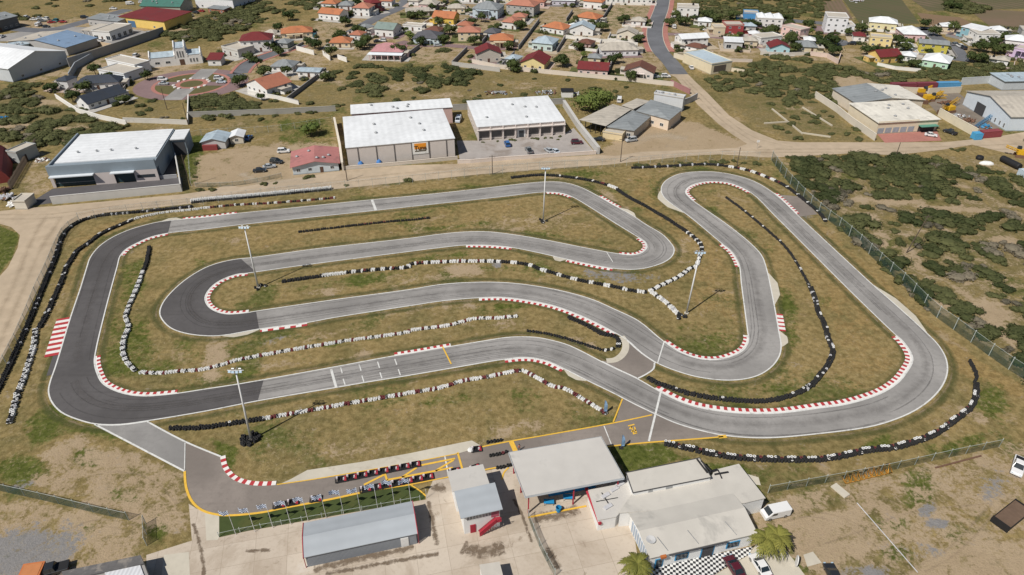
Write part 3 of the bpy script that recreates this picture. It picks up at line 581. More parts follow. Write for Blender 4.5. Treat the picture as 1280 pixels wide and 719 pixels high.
M_verge = patch_mat('greener_verge', (.080, .092, .024), .16, .36, .80, .70); M_bare = patch_mat('bare_verge', (.33, .255, .165), .30, .56, .78, .75)
for lp_ in (outw, innw):
    c_ = lp_+[lp_[0], lp_[1]]; c2 = [c_[0]]
    for p in c_[1:]:
        if (p-c2[-1]).length > .6: c2.append(p)
    n_ = normals(c2); soft_ribbon('grass_verge', [p+k*1.3 for p, k in zip(c2, n_)], 1.5, .008, M_verge); soft_ribbon('bare_verge', [p+k*.75 for p, k in zip(c2, n_)], .8, .014, M_bare)
# ================================================================ TYRE BARRIERS
M_ty = mk('black_rubber', (.026, .026, .027), .85, .4, 3, .3, stain=((.075, .068, .055), .35, .52, .6)); M_tyw = mk('white_painted_rubber', (.72, .72, .71), .75, .25, 2.5, .12, stain=((.2, .2, .2), 1.5, .62, .8)); M_tyr = mk('faded_red_rubber', (.17, .040, .045), .75, .3, 2.5, .2)
M_tyg = mk('grey_white_rubber', (.50, .50, .52), .75, .3, 2.5, .15)
def tyre_bm(cols, n=10, r=.31, h=.21):
    mb = MB()
    for k, m in enumerate(cols):
        z = k*h; mb.lathe([(r*.55, z+.03), (r*.86, z+.005), (r, z+h*.3), (r, z+h*.7), (r*.86, z+h-.005), (r*.55, z+h-.03), (r*.52, z+h*.5)], n, m=m, c=(random.uniform(-.02, .02), random.uniform(-.02, .02), 0))
    mb.lathe([(0, .05), (r*.56, .05)], n, m=0)
    return mb
TM = [M_ty, M_tyw, M_tyr, M_tyg]
TV = {'Y': (0, 1, 1, 1, 1), 'k': (0, 0, 0), 'w': (1, 1, 1), 'W': (0, 0, 1), 'r': (2, 2, 2), 'R': (0, 0, 2), 'g': (3, 3, 3), 'b': (0, 1, 0), 'x': (0, 0, 0, 0), 'X': (0, 0, 0, 1), 'v': (0, 0, 1, 0)}
TYM = {}
for k, cs in TV.items():
    o = tyre_bm(cs).build('tyre_stack', TM); TYM[k] = o.data; TYM[k].name = 'tyre_stack'
    TYM[k+'v'] = ([v.co.copy() for v in o.data.vertices], [tuple(p.vertices) for p in o.data.polygons], [p.material_index for p in o.data.polygons]); bpy.data.objects.remove(o)
rnd = random.Random(11)
def barrier(px, pat, label, step=.64, rows=(0,), jit=.10, group='tyre barriers round the kart circuit', sc=1.0):
    step *= sc; rows = tuple(r*sc for r in rows)
    pl = resample(spline(gp(px), 5), step); nn = normals(pl)
    root = thing('tyre_barrier', label, 'tyre barrier', pl[0], 0, group)
    items = []
    for r_i, off in enumerate(rows):
        for i, p in enumerate(pl):
            k = pat(i, r_i, len(pl))
            if k is None: continue
            q = p + nn[i]*off + Vector((rnd.uniform(-jit, jit), rnd.uniform(-jit, jit), 0))
            items.append((q, k, rnd.uniform(0, 6.28)))
    items.sort(key=lambda a: a[0].length)
    for q, k, a in items[:100]:
        o = bpy.data.objects.new('tyre_stack', TYM[k]); C.objects.link(o); o.parent = root
        o.location = q - Vector(root.location); o.rotation_euler = (rnd.uniform(-.06, .06), rnd.uniform(-.06, .06), a); s_ = sc*rnd.uniform(.88, 1.08); o.scale = (s_, s_, sc*rnd.uniform(.85, 1.05))
    if len(items) > 100:
        mb = MB()
        for q, k, a in items[100:]:
            vv, ff, mm = TYM[k+'v']; i0 = len(mb.v); ca, sa = math.cos(a), math.sin(a)
            mb.v += [(q.x+(v.x*ca-v.y*sa)*sc-root.location.x, q.y+(v.x*sa+v.y*ca)*sc-root.location.y, v.z*sc) for v in vv]
            mb.f += [tuple(i0+j for j in f) for f in ff]; mb.m += mm
        mb.build('tyre_stack', TM, root, kind='stuff')
    return root
def rep(s):
    return lambda i, r, n: s[i % len(s)]
def rpat(ws, seed):
    rr = random.Random(seed); ks = list(ws); seq = rr.choices(ks, [ws[k] for k in ks], k=4000)
    return lambda i, r, n: seq[i+r*1500]
def grad(parts):
    """parts: [(fraction_end, pattern string)]"""
    def f(i, r, n):
        for e, s in parts:
            if i/n <= e: return s[i % len(s)]
        return parts[-1][1][i % len(parts[-1][1])]
    return f
barrier([(240,258.5),(200,262.5),(170,265.5),(140,268),(120,271),(100,277),(84,287),(76,298),(70,318),(64,334),(62,338),(50,366),(38,396),(26,424),(16,446),(4,472),(-14,506)], rpat({'k': 12, 'g': 1}, 1), 'long black tyre wall at the far left, under the mesh fence by the dirt road', rows=(0, .62))
barrier([(164,276),(140,286),(124,294),(108,306),(96,314),(88,326),(82,335),(76,352),(66,374),(56,396),(47,412)], rpat({'k': 16, 'W': 1, 'g': .4}, 2), 'black tyre wall curving round the outside of the dark left bend', rows=(0, .62))
barrier([(43,414),(41,434),(37,448),(32,464),(27,478),(20,496),(15,514),(10,532)], rpat({'w': 3, 'k': 1.2, 'g': 1, 'b': 1}, 3), 'white and black tyre line left of the broad red and white rumble strip', rows=(0, .6))
barrier([(166,275),(196,268),(220,265),(240,263),(258,260.5)], rep('wwwwwww'), 'all-white tyre row outside the top left kerb', rows=(0,))
barrier([(259,260.5),(296,257),(336,255),(376,252),(420,248)], rep('wwrrkkwwrkkrrwkk'), 'red, white and black tyre row along the far straight', rows=(0,))
barrier([(240,254.5),(256,252.5),(316,247.5),(376,241.5),(415,237.8)], lambda i, r, n: 'Y' if r else 'k', 'white-topped tyre wall against the dirt road behind the far straight', rows=(0, .65, 1.2))
barrier([(374,291),(436,283.5),(496,277),(512,276),(539,273)], rpat({'k': 20, 'R': 1}, 5), 'short straight black tyre row in the grass below the far straight')
barrier([(640,223.5),(676,220),(712,223),(742,228),(768,236),(772,239),(782,246),(808,260),(838,278),(864,296),(874,306),(876,314)], grad([(.14, 'k'), (.36, 'kkkkkkkkW'), (.41, 'kRRk'), (.46, 'www'), (.86, 'k'), (1, 'kkwkkkw')]), 'black tyre row curving between the two hairpins, down to the light pole', rows=(0, .55))
barrier([(874,318),(868,334),(862,336),(848,346),(834,353),(820,360),(811,364)], rep('wwwkwwk'), 'white tyre row running from the light pole down to the fork', rows=(0, .5))
barrier([(354,353.6),(404,346.4)], rep('k'), 'short black tyre row right of the hairpin light pole', rows=(0, .6))
barrier([(404,346),(436,342),(476,338),(512,335),(512,332.5),(552,329),(592,328),(622,328.5),(652,331),(666,334),(672,337),(692,343),(720,351),(746,356),(768,360),(790,365),(810,367)], grad([(.06, 'w'), (.3, 'wwkkwRkkwwkk'), (.52, 'wwwRwwkw'), (1, 'kkkkkwwkkkkwww')]), 'long white and black chequered tyre row in the middle of the infield', rows=(0, .45))
barrier([(814,367),(828,377),(838,386),(848,396)], rep('wwwkwwg'), 'short white tyre row from the fork to the right-hand light pole', rows=(0, .6))
barrier([(186,310),(181,334),(178,340),(176,346),(169,364),(161,382),(156,398),(160,410),(154,424),(153,442),(158,454),(168,465)], grad([(.22, 'k'), (1, 'wwgkwwb')]), 'white tyre line winding down inside the dark left bend, black at its top end', rows=(0, .45))
barrier([(176,467),(200,468),(220,466),(250,464),(256,463),(276,458),(296,452),(326,446),(376,437),(436,427),(512,416),(512,415),(562,408),(592,400),(622,399),(648,396.5)], rep('wwwRwwbwwwrww'), 'long white and dark red tyre row above the start straight', rows=(0, .45), sc=.82)
barrier([(213,537.5),(256,536.5),(286,532),(330,525.5)], rpat({'k': 14, 'W': 1}, 9), 'black tyre row beside the front light pole', rows=(0, .5))
barrier([(330,525),(386,515),(436,506),(512,493),(552,486),(576,478.5),(608,473),(632,468),(652,465),(664,470),(678,478),(692,485),(704,487),(722,497),(742,509),(758,519)], rep('wwwRrbwwwrwRww'), 'long white and red tyre row bending below the start straight towards the pit exit', rows=(0, .45), sc=.82)
barrier([(710,398),(732,408),(752,419),(768,422),(772,428),(771,434)], grad([(.85, 'k'), (1, 'kWk')]), 'upper black tyre row in the pointed grass island', rows=(0, .5))
barrier([(660,414.5),(692,420),(732,432),(756,439),(768,436)], grad([(.88, 'k'), (1, 'wk')]), 'lower black tyre row in the pointed grass island')
barrier([(908,248),(928,263),(958,288),(978,306),(988,318),(998,334),(1008,352),(1016,372),(1022,394),(1026,400),(1034,426),(1039,440),(1034,454),(1024,468),(1014,480),(998,490),(978,497),(958,501),(932,501),(908,499),(888,497),(858,491),(834,483),(820,478),(810,472)],
        lambda i, r, n: (None if r == 1 and i < n*.40 else rnd.choice('WWgv') if rnd.random() < (.16 if n*.3 < i < n*.75 else .05) else 'k'), 'very long black tyre wall curling through the grass inside the right-hand loop', rows=(0, .6))
barrier([(832,557),(858,562.5),(888,569.5),(918,574.5),(958,577),(1024,577),(1054,573),(1084,566),(1114,563),(1144,555),(1174,543),(1194,528),(1214,512),(1221,498),(1222,482),(1224,472),(1220,462),(1214,452)],
        lambda i, r, n: (('v' if i % 11 == 4 else 'x') if r == 0 else ('X' if (i % 6) in (0, 1, 2) and i < n*.88 else 'R' if i % 6 in (4,) and i < n*.8 else 'x')) if i < n*.9 or r else None, 'tall double tyre wall round the bottom right bend, white tyres along its top', rows=(0, .62, ))
barrier([(790,211),(838,209),(868,207),(892,207),(908,209),(934,214),(954,221),(978,232),(998,246),(1024,268),(1031,278)], grad([(.42, 'kkkkkkg'), (.66, 'wwwkkR'), (1, 'kkkkkkkkW')]), 'black and white tyre row outside the top right hairpin, in front of the fence', rows=(0, .5))
barrier([(610,554.3),(628,550.5)], rep('k'), 'six-tyre row on the far edge of the pit lane', group='tyre rows in the pit lane')
barrier([(622,586.3),(640,582.6)], rep('k'), 'tyre row on the near edge of the pit lane, by the shelter', group='tyre rows in the pit lane')
barrier([(613,571),(626,568.5),(633,566)], rep('kkkkR'), 'thin tyre and cone row in the middle of the pit lane', group='tyre rows in the pit lane')
root = thing('tyre_heap', 'heap of black tyres round the foot of the front light pole', 'tyre heap', G(313, 551))
for k in range(34):
    a = rnd.uniform(0, 6.28); r_ = rnd.uniform(.5, 2.0); o = bpy.data.objects.new('tyre_stack', TYM['k' if k % 3 else 'x']); C.objects.link(o); o.parent = root; o.location = (r_*math.cos(a), r_*math.sin(a), 0)
for px, lb, n in [((679, 277), 'few black tyres round the foot of the far light pole', 7), ((325, 359.5), 'few black tyres round the foot of the light pole in the left hairpin', 9), ((851, 397), 'black and white tyres bunched near the right-hand light pole', 12)]:
    root = thing('tyre_heap', lb, 'tyre heap', G(*px))
    for k in range(n):
        a = rnd.uniform(0, 6.28); r_ = rnd.uniform(.5, 1.4); o = bpy.data.objects.new('tyre_stack', TYM['k' if k % 3 else 'b']); C.objects.link(o); o.parent = root; o.location = (r_*math.cos(a), r_*math.sin(a), 0)
# ================================================================ LIGHT POLES
M_pole = mk('white_pole_paint', (.70, .70, .70), .5, .1, 1, .06); M_lampg = mk('pale_blue_lamp_glass', (.42, .55, .66), .25, .1, 2, .05, spec=.5); M_galv = mk('galvanised_steel', (.38, .39, .40), .5, .12, 2, .1, metal=.4)
def light_pole(px, top, label):
    b_ = G(*px); rt = thing('light_pole', label, 'light pole', b_, 0, 'floodlight poles of the circuit')
    tp = G(top[0], top[1], 17.6); lean = Vector((tp.x-b_.x, tp.y-b_.y, 0)); lean = lean.normalized()*min(lean.length, .9) if lean.length > 1e-6 else lean
    tp = lean + Vector((0, 0, 17.6))
    MB().bar((0, 0, 0), tp, .24, 10, r2=.13).build('pole', M_pole, rt, smooth=True)
    MB().lathe([(.55, 0), (.55, .3), (.3, .35)], 10).build('foot', M_conc2, rt)
    cb = MB(); cb.bar(tp+Vector((-1.5, 0, 0)), tp+Vector((1.5, 0, 0)), .07, 6); cb.bar(tp+Vector((0, -.9, -.05)), tp+Vector((0, .9, -.05)), .07, 6); cb.build('cross_arm', M_galv, rt)
    for x, y, rz in ((-1.25, -.35, 0), (-.45, -.5, 0), (.45, -.5, 0), (1.25, -.35, 0), (-.8, .6, 180), (.8, .6, 180)):
        f = MB(); f.box(-.34, .34, -.14, .14, -.28, .28, taper=0.03, m=0); f.box(-.29, .29, -.165, -.135, -.23, .23, m=1)
        o = f.build('floodlight', [M_galv, M_lampg], rt); o.scale = (.8, .8, .8); o.location = tp+Vector((x*.8, y*.8, -.1)); o.rotation_euler = (R(-35), 0, R(rz))
light_pole((323,360), (306,282), 'white floodlight pole standing in the left hairpin')
light_pole((679,277), (682,210), 'white floodlight pole in the far grass, nearest the warehouses')
light_pole((858,392), (875,315), 'white floodlight pole at the right, beside the white tyre fork')
light_pole((314,550), (297,462), 'white floodlight pole rising from the tyre heap at the front left')
M_wood = mk('weathered_wood', (.11, .085, .065), .9, .25, 2, .15)
def utility(px, h, label, arm=True, lean=0.0):
    rt = thing('utility_pole', label, 'utility pole', G(*px), 0, 'utility poles')
    MB().bar((0, 0, 0), (lean, 0, h), .16, 8, r2=.11).build('pole', M_wood, rt)
    if arm: MB().box(-1.1, 1.1, -.06, .06, h-.7, h-.55).build('cross_arm', M_wood, rt).location = (lean, 0, 0)
utility((775.5,202.5), 9, 'wooden utility pole on the dirt road below the grey roofed hall'); utility((615.5,218), 7, 'wooden utility pole by the dirt road, in front of the parking yard'); utility((1133,316), 12, 'dark leaning utility pole in the scrub on the right', True, 2.2)
utility((238,232), 11, 'tall pole at the right-hand corner of the grey-blue warehouse', False); utility((434,226), 8, 'pole beside the dirt road left of the big white warehouse', False); utility((921,208), 7, 'pole in the fence above the top hairpin', False); utility((1119,198), 6, 'pole at the corner of the red paved yard', False); utility((235.5,156), 9, 'pole at the end of the broken white wall below the roundabout', False); utility((209,137), 9, 'tall thin pole by the dark roofed house and the plaza', False)
# ================================================================ FENCES
M_post = mk('fence_post_metal', (.46, .50, .48), .6, .15, 2, .1)
M_mg = mesh_fence_mat('green_windscreen', (.030, .070, .055), .46); M_wire = mesh_fence_mat('wire_mesh', (.34, .35, .33), .07); M_wireg = mesh_fence_mat('green_wire_mesh', (.035, .075, .05), .36)
def fence(px, h, label, mesh, step=4.0, name='mesh_fence', post=.06, group='mesh fences', postm=None):
    raw = spline(gp(px), 4); pl = resample(raw, step); o0 = Vector(pl[0])
    rt = thing(name, label, 'fence', o0, 0, group)
    pan = MB(); nn = normals(pl)
    for a, b_ in zip(pl, pl[1:]): pan.quad(a-o0+Vector((0, 0, .05)), b_-o0+Vector((0, 0, .05)), b_-o0+Vector((0, 0, h-.1)), a-o0+Vector((0, 0, h-.1)))
    pan.build('mesh_panel', mesh, rt)
    rail = MB()
    for a, b_ in zip(pl, pl[1:]): rail.bar(a-o0+Vector((0, 0, h-.08)), b_-o0+Vector((0, 0, h-.08)), .028, 5, cap=False)
    rail.build('top_rail', postm or M_post, rt)
    pm = MB().bar((0, 0, 0), (0, 0, h+.15), post, 6).build('fence_post', postm or M_post)
    first = True
    n = len(pl); many = n > 100
    for i, p in enumerate(pl[:100]):
        o = pm if first else pm.copy()
        if not first: C.objects.link(o)
        first = False; o.parent = rt; o.location = p-o0 + nn[i]*.08
fence([(964,200),(985,228),(1024,267),(1048,285),(1074,307),(1104,335),(1128,356),(1164,392),(1194,414),(1224,436),(1254,458),(1280,474),(1330,510)], 3.4, 'tall green screened fence between the circuit and the scrub on the right', M_mg, 5.0, post=.10)
fence([(100,278),(140,271),(180,265),(240,259),(300,250),(415,239),(512,230),(592,221),(640,216.5),(682,212.5),(768,209),(828,204),(868,202),(908,199.5),(948,200.5),(964,202)], 3.2, 'thin wire fence along the dirt road behind the far straight', M_wire, 4.4, post=.05)
fence([(100,278),(84,289),(74,305),(60,338),(47,366),(35,396),(22,426),(10,450),(-6,480)], 2.4, 'overgrown green fence behind the left tyre wall', M_wireg, 4)
fence([(-30,606),(0,614),(59,627),(121,642),(181,655)], 2.2, 'green mesh fence crossing the bare ground at the bottom left', M_mg, 3.6); fence([(182,655),(183,672),(183.5,690)], 2.2, 'short green mesh fence turning down to the concrete apron', M_mg, 2.4)
fence([(960,617),(1040,602.5),(1105,590),(1177,574),(1264,556)], 2.2, 'green mesh fence along the dirt lot at the bottom right', M_wireg, 3.8)
fence([(660,647),(674,684),(692,719),(700,735)], 2.0, 'thin green fence across the concrete apron below the shelter', M_wireg, 3.0)
fence([(240,233),(237,200),(236,180),(238,172),(290,168),(345,165),(420,153)], 2.6, 'wire fence round the dirt yard with two sheds', M_wire, 5)
fence([(245,234),(300,232),(363,219)], 1.6, 'low wire fence in front of the dirt yard', M_wireg, 4)
fence([(274,672),(310,664),(420,645),(533,624.5)], 1.2, 'low fence at the foot of the flag lawn', M_wire, 3.4)
# brown paling fence
rt = thing('paling_fence', 'brown slatted fence running up beside the red tarp hall', 'fence', G(14, 237))
pl = resample([G(14, 237), G(47, 181)], .9); mb = MB(); o0 = Vector(rt.location)
for p in pl:
    q = p-o0; mb.box(q.x-.28, q.x+.28, q.y-.05, q.y+.05, 0, 2.6+rnd.uniform(-.15, .15))
mb.build('slat_panel', M_wood, rt)
mb = MB(); d = pl[-1]-pl[0]; mb.bar((0, .1, .7), (d.x, d.y+.1, .7), .07, 4).bar((0, .1, 2.0), (d.x, d.y+.1, 2.0), .07, 4); mb.build('rail', M_wood, rt)
# ================================================================ FLAGS
M_fw = mk('flag_white', (.62, .68, .78), .8, .1, 3, .05); M_fb = mk('flag_blue_black', (.035, .06, .14), .8, .1, 3, .05)
fp = [((295,668.5),(289.4,638)), ((319,665),(313.8,636)), ((341.5,660),(336.5,631.5)), ((363.7,655.8),(359.5,625.5)), ((385.4,651.4),(382.2,621.7)), ((408,647.5),(404.2,617.8)), ((429.7,642.4),(426,613.5)), ((450.8,639.3),(449.2,610)), ((472,634.6),(470.4,606.2)), ((493.1,630.7),(491.3,602.4)), ((513.7,627.4),(512.4,598.5)), ((533.3,623),(532.3,611.5))]
names = ['leftmost', 'second', 'third', 'fourth', 'fifth', 'sixth', 'seventh', 'eighth', 'ninth', 'tenth', 'eleventh']
for i, (b_, tp) in enumerate(fp):
    short = i == 11
    lb = 'short bare pole at the end of the flag row' if short else f'blue and white chequered flag on a thin pole, {names[i]} from the left'
    rt = thing('chequered_flag' if not short else 'flag_pole', lb, 'flag', G(*b_), 0, 'flags along the pit lane lawn'); h = 2.4 if short else 6.3
    MB().bar((0, 0, 0), (0, 0, h), .055, 6, r2=.04).build('pole', M_pole, rt)
    if short: continue
    f = MB(); nx_, nz_ = 7, 5; L_, W_ = 1.75, 1.0; ph = rnd.uniform(0, 6); dr = rnd.uniform(.10, .38); yw = rnd.uniform(-.25, .35)
    P = lambda a, c_: Vector((-L_*a, .22*math.sin(a*7+ph)*a + yw*a, h-.05-W_*c_-dr*a*1.1 + .06*math.sin(a*9+ph)))
    for a in range(nx_):
        for c_ in range(nz_): f.quad(P(a/nx_, c_/nz_), P((a+1)/nx_, c_/nz_), P((a+1)/nx_, (c_+1)/nz_), P(a/nx_, (c_+1)/nz_), m=(a+c_) % 2)
    f.build('flag', [M_fw, M_fb], rt)
M_fl = mk('pale_blue_banner', (.22, .36, .55), .7, .12, 2, .08)
for b_, lb in [((776,560), 'pale blue feather banner on the grass beside the shelter'), ((754.5,516.5), 'pale blue feather banner at the end of the white and red tyre row')]:
    rt = thing('feather_banner', lb, 'banner', G(*b_), 0, 'feather banners by the pit exit')
    MB().bar((0, 0, 0), (0, 0, 3.6), .04, 6).build('pole', M_galv, rt)
    f = MB(); prev = None
    for k in range(9):
        z = .5+3.0*k/8; wd = .62*math.sin(math.pi*min(1, .28+.72*(k/8)))**.6+.1
        cur = ((0, 0, z), (wd, .1*math.sin(k), z))
        if prev: f.quad(prev[0], prev[1], cur[1], cur[0]); f.quad((prev[0][0], .04, prev[0][2]), (cur[0][0], .04, cur[0][2]), (cur[1][0], cur[1][1]+.04, cur[1][2]), (prev[1][0], prev[1][1]+.04, prev[1][2]))
        prev = cur
    f.build('banner_cloth', M_fl, rt)
    MB().box(-.4, .4, -.4, .4, 0, .18).build('foot', M_ty, rt)
# ================================================================ KARTS
M_kr = mk('kart_red', (.36, .03, .045), .4, .15, 3, .08, spec=.5); M_kw2 = mk('kart_white', (.66, .60, .62), .5, .15, 3, .08); M_kk = mk('kart_black', (.02, .02, .022), .6, .2, 3, .1)
def make_kart():
    rt = thing('kart', 'x', 'kart')
    b_ = MB(); b_.box(-.62, .62, -.36, .36, .06, .12); b_.bar((-.95, -.6, .17), (-.95, .6, .17), .06, 6); b_.bar((.95, -.62, .18), (.95, .62, .18), .07, 6)
    for s in (-1, 1): b_.bar((-.95, s*.6, .17), (.95, s*.62, .17), .06, 6)
    b_.build('bumper_frame', M_kk, rt)
    for s in (-1, 1): MB().box(-.5, .45, .42, .64, .10, .32, taper=.04).build('side_pod', M_kk, rt).location = (0, -1.06 if s < 0 else 0, 0)
    MB().box(.45, .95, -.55, .55, .10, .30, taper=.08).build('front_fairing', M_kr, rt)
    MB().box(.30, .62, -.16, .16, .12, .48, taper=.05).build('number_panel', M_kw2, rt)
    s_ = MB(); s_.box(-.42, .02, -.26, .22, .12, .24); s_.box(-.56, -.38, -.26, .22, .14, .66, taper=.04); s_.build('seat', M_kk, rt)
    e = MB(); e.box(-.86, -.42, .24, .54, .12, .46, taper=.03); e.box(-.8, -.5, .3, .48, .46, .54); e.build('engine', M_kw2, rt)
    w_ = MB(); w_.lathe([(.12, -.015), (.15, -.015), (.15, .015), (.12, .015), (.12, -.015)], 12); o = w_.build('steering_wheel', M_kk, rt); o.location = (.2, -.02, .5); o.rotation_euler = (0, R(-50), 0)
    MB().bar((.5, -.02, .2), (.2, -.02, .5), .02, 5).build('steering_column', M_kk, rt)
    for x, r_, wd in ((.62, .13, .13), (-.62, .14, .2)):
        for s in (-1, 1):
            o = MB().lathe([(0, -wd/2), (r_*.9, -wd/2), (r_, -wd/4), (r_, wd/4), (r_*.9, wd/2), (0, wd/2)], 10, axis='y').build('wheel', M_kk, rt); o.location = (x, s*.56, r_)
    return rt
kart = make_kart(); first = True
def put_kart(px, ang, label, group):
    global first
    o = kart if first else copy_tree(kart); first = False
    o.location = G(*px)+Vector((0, 0, .06)); o.rotation_euler = (0, 0, R(ang)); tag(o, label, 'kart', group); o.scale = (1.08, 1.1, 1.1)
ORD = ['first', 'second', 'third', 'fourth', 'fifth', 'sixth', 'seventh', 'eighth']
dr = G(521, 582)-G(426, 600); ang0 = math.degrees(math.atan2(dr.y, dr.x))
for i in range(8):
    f = i/7; put_kart((426.5+(518.5-426.5)*f, 600.4+(581.8-600.4)*f), ang0, f'{ORD[i]} red and black kart from the left in the far row of eight', 'karts lined up in the far row of the pit lane')
for i in range(7):
    f = i/6; put_kart((457+(535-457)*f, 612.6+(597.2-612.6)*f), ang0, f'{ORD[i]} red and black kart from the left in the near row behind the flags', 'karts lined up in the near row of the pit lane')
put_kart((366,629), ang0, 'red kart by itself behind the fourth chequered flag', 'single karts in the pit lane'); put_kart((395,624.8), ang0-6, 'red kart behind the fifth and sixth chequered flags', 'single karts in the pit lane')
put_kart((568,590), ang0, 'red kart at the corner of the timing tower roof', 'single karts in the pit lane'); put_kart((593.5,586), ang0+14, 'red kart behind the timing tower, nearest the shelter', 'single karts in the pit lane'); put_kart((595.5,562.5), ang0-4, 'red kart beside a white bag on the far side of the pit lane', 'single karts in the pit lane'); put_kart((349,632.5), ang0, 'dark kart behind the third chequered flag, front of the line', 'single karts in the pit lane')
rt = thing('equipment_bag', 'small white bag on the pit lane beside a red kart', 'bag', G(588, 563.5)); MB().lathe([(.0, 0), (.5, .0), (.58, .25), (.4, .55), (0, .62)], 10).build('bag_body', M_tyw, rt)
# ================================================================ PEOPLE (two small figures)
M_skin = mk('skin', (.35, .21, .14), .6, .05); M_shirt = mk('red_shirt', (.50, .16, .13), .8, .1); M_trs = mk('dark_trousers', (.03, .03, .05), .8, .1)
def person(px, label, shirt, hz=0.0):
    me = bpy.data.meshes.new('body'); bmx = bmesh.new()
    J = [(0,0,.95),(0,0,1.15),(0,0,1.40),(0,0,1.52),(0,0,1.68),(-.1,0,.92),(-.13,.03,.5),(-.13,0,.06),(-.13,-.14,.03),(.1,0,.92),(.15,-.12,.5),(.14,.05,.06),(.14,-.09,.03),(-.19,0,1.40),(-.26,.02,1.12),(-.24,-.12,.88),(.19,0,1.40),(.27,.02,1.12),(.25,-.14,.9)]
    Rr = [.13,.12,.14,.055,.10,.09,.065,.045,.04,.09,.065,.045,.04,.06,.045,.035,.06,.045,.035]
    E_ = [(0,1),(1,2),(2,3),(3,4),(0,5),(5,6),(6,7),(7,8),(0,9),(9,10),(10,11),(11,12),(2,13),(13,14),(14,15),(2,16),(16,17),(17,18)]
    vs = [bmx.verts.new(j) for j in J]
    for a, b_ in E_: bmx.edges.new((vs[a], vs[b_]))
    bmx.to_mesh(me); bmx.free()
    o = bpy.data.objects.new('body', me); C.objects.link(o)
    md = o.modifiers.new('skin', 'SKIN'); sk = me.skin_vertices[0].data
    for i, r_ in enumerate(Rr): sk[i].radius = (r_, r_*.85)
    sk[0].use_root = True; o.modifiers.new('sub', 'SUBSURF').levels = 1
    dg = bpy.context.evaluated_depsgraph_get(); m2 = bpy.data.meshes.new_from_object(o.evaluated_get(dg)); o.modifiers.clear(); o.data = m2
    for m in (M_skin, shirt, M_trs): m2.materials.append(m)
    for p in m2.polygons:
        z = p.center.z; p.material_index = 0 if z > 1.47 or (abs(p.center.x) > .21 and z < 1.2) else 1 if z > .93 else 2; p.use_smooth = True
    rt = thing('person', label, 'person', G(*px), R(hz)); o.parent = rt
    h_ = MB().lathe([(.105, 1.66), (.115, 1.72), (.09, 1.79), (0, 1.82)], 10).build('hair', M_kk, rt, smooth=True)
person((649,563.5), 'person in a salmon shirt standing on the pit lane behind the shelter roof', M_shirt, 30)
person((885,693), 'person in a pale shirt at the clubhouse entrance on the chequered terrace', M_kw2, 0)
# ================================================================ BUILDINGS
M_glass = mk('dark_window_glass', (.035, .045, .055), .15, .1, 1, .05, spec=.6); M_frame = mk('white_window_frame', (.70, .70, .69), .6, .08, 2, .05); M_doorb = mk('brown_door', (.12, .07, .05), .6, .1, 2, .1); M_dark = MATS['new_dark_asphalt']
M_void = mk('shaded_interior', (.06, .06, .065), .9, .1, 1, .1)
WALLS = {}
def wallm(col, name=None):
    k = tuple(col)
    if k not in WALLS: WALLS[k] = mk(name or f'painted_wall_{len(WALLS)}', col, .85, .10, .5, .10, stain=(tuple(x*.62 for x in col), .35, .62, .55))
    return WALLS[k]
RCOL = dict(orange=(.47, .18, .085), terracotta=(.40, .16, .10), salmon=(.44, .19, .13), maroon=(.17, .028, .030), brown=(.16, .07, .05), grey=(.26, .28, .29), dgrey=(.11, .11, .125), slate=(.045, .055, .075), white=(.72, .74, .76), cream=(.68, .65, .58), beige=(.47, .43, .37), pblue=(.40, .48, .54), green=(.06, .17, .14), pink=(.48, .24, .25), ggreen=(.22, .28, .26), blue=(.20, .29, .42), red=(.42, .18, .17))
def roofm(k, ax='X', corr=True):
    nm = f'{k}_roofing_{ax.lower()}'
    c = RCOL[k]
    return mk(nm, c, .75 if k not in ('white', 'grey', 'pblue') else .6, .16, .6, .20, stain=(tuple(x*.5+.03 for x in c), .22, .52 if k != 'white' else .58, .6 if k != 'white' else .35), stripes=(ax, .13 if k in ('white', 'pblue', 'cream', 'beige', 'grey') else .45, .10 if k in ('white', 'cream') else .2))
WM = {}
def window_mesh(w_, h_):
    k = (round(w_, 1), round(h_, 1))
    if k not in WM:
        mb = MB(); a, b_ = k[0]/2, k[1]/2; f = .09
        mb.box(-a, a, -.03, .03, -b_, -b_+f, m=0).box(-a, a, -.03, .03, b_-f, b_, m=0).box(-a, -a+f, -.031, .029, -b_+f, b_-f, m=0).box(a-f, a, -.031, .029, -b_+f, b_-f, m=0).box(-.035, .035, -.031, .027, -b_+f, b_-f, m=0)
        mb.box(-a+f, a-f, -.02, .01, -b_+f, b_-f, m=1)
        o = mb.build('window', [M_frame, M_glass]); WM[k] = o.data; bpy.data.objects.remove(o)
    return WM[k]
def put_window(rt, x, y, z, rz, w_=1.3, h_=1.2, name='window'):
    o = bpy.data.objects.new(name, window_mesh(w_, h_)); C.objects.link(o); o.parent = rt; o.location = (x, y, z); o.rotation_euler = (0, 0, rz); return o
def put_door(rt, x, y, rz, w_=1.1, h_=2.1, m=None, z=0.0):
    mb = MB(); mb.box(-w_/2, w_/2, -.05, .05, 0, h_); mb.box(-w_/2+.1, w_/2-.1, -.07, -.045, .1, h_-.15, m=0); o = mb.build('door', m or M_doorb, rt); o.location = (x, y, z); o.rotation_euler = (0, 0, rz); return o
brnd = random.Random(5)
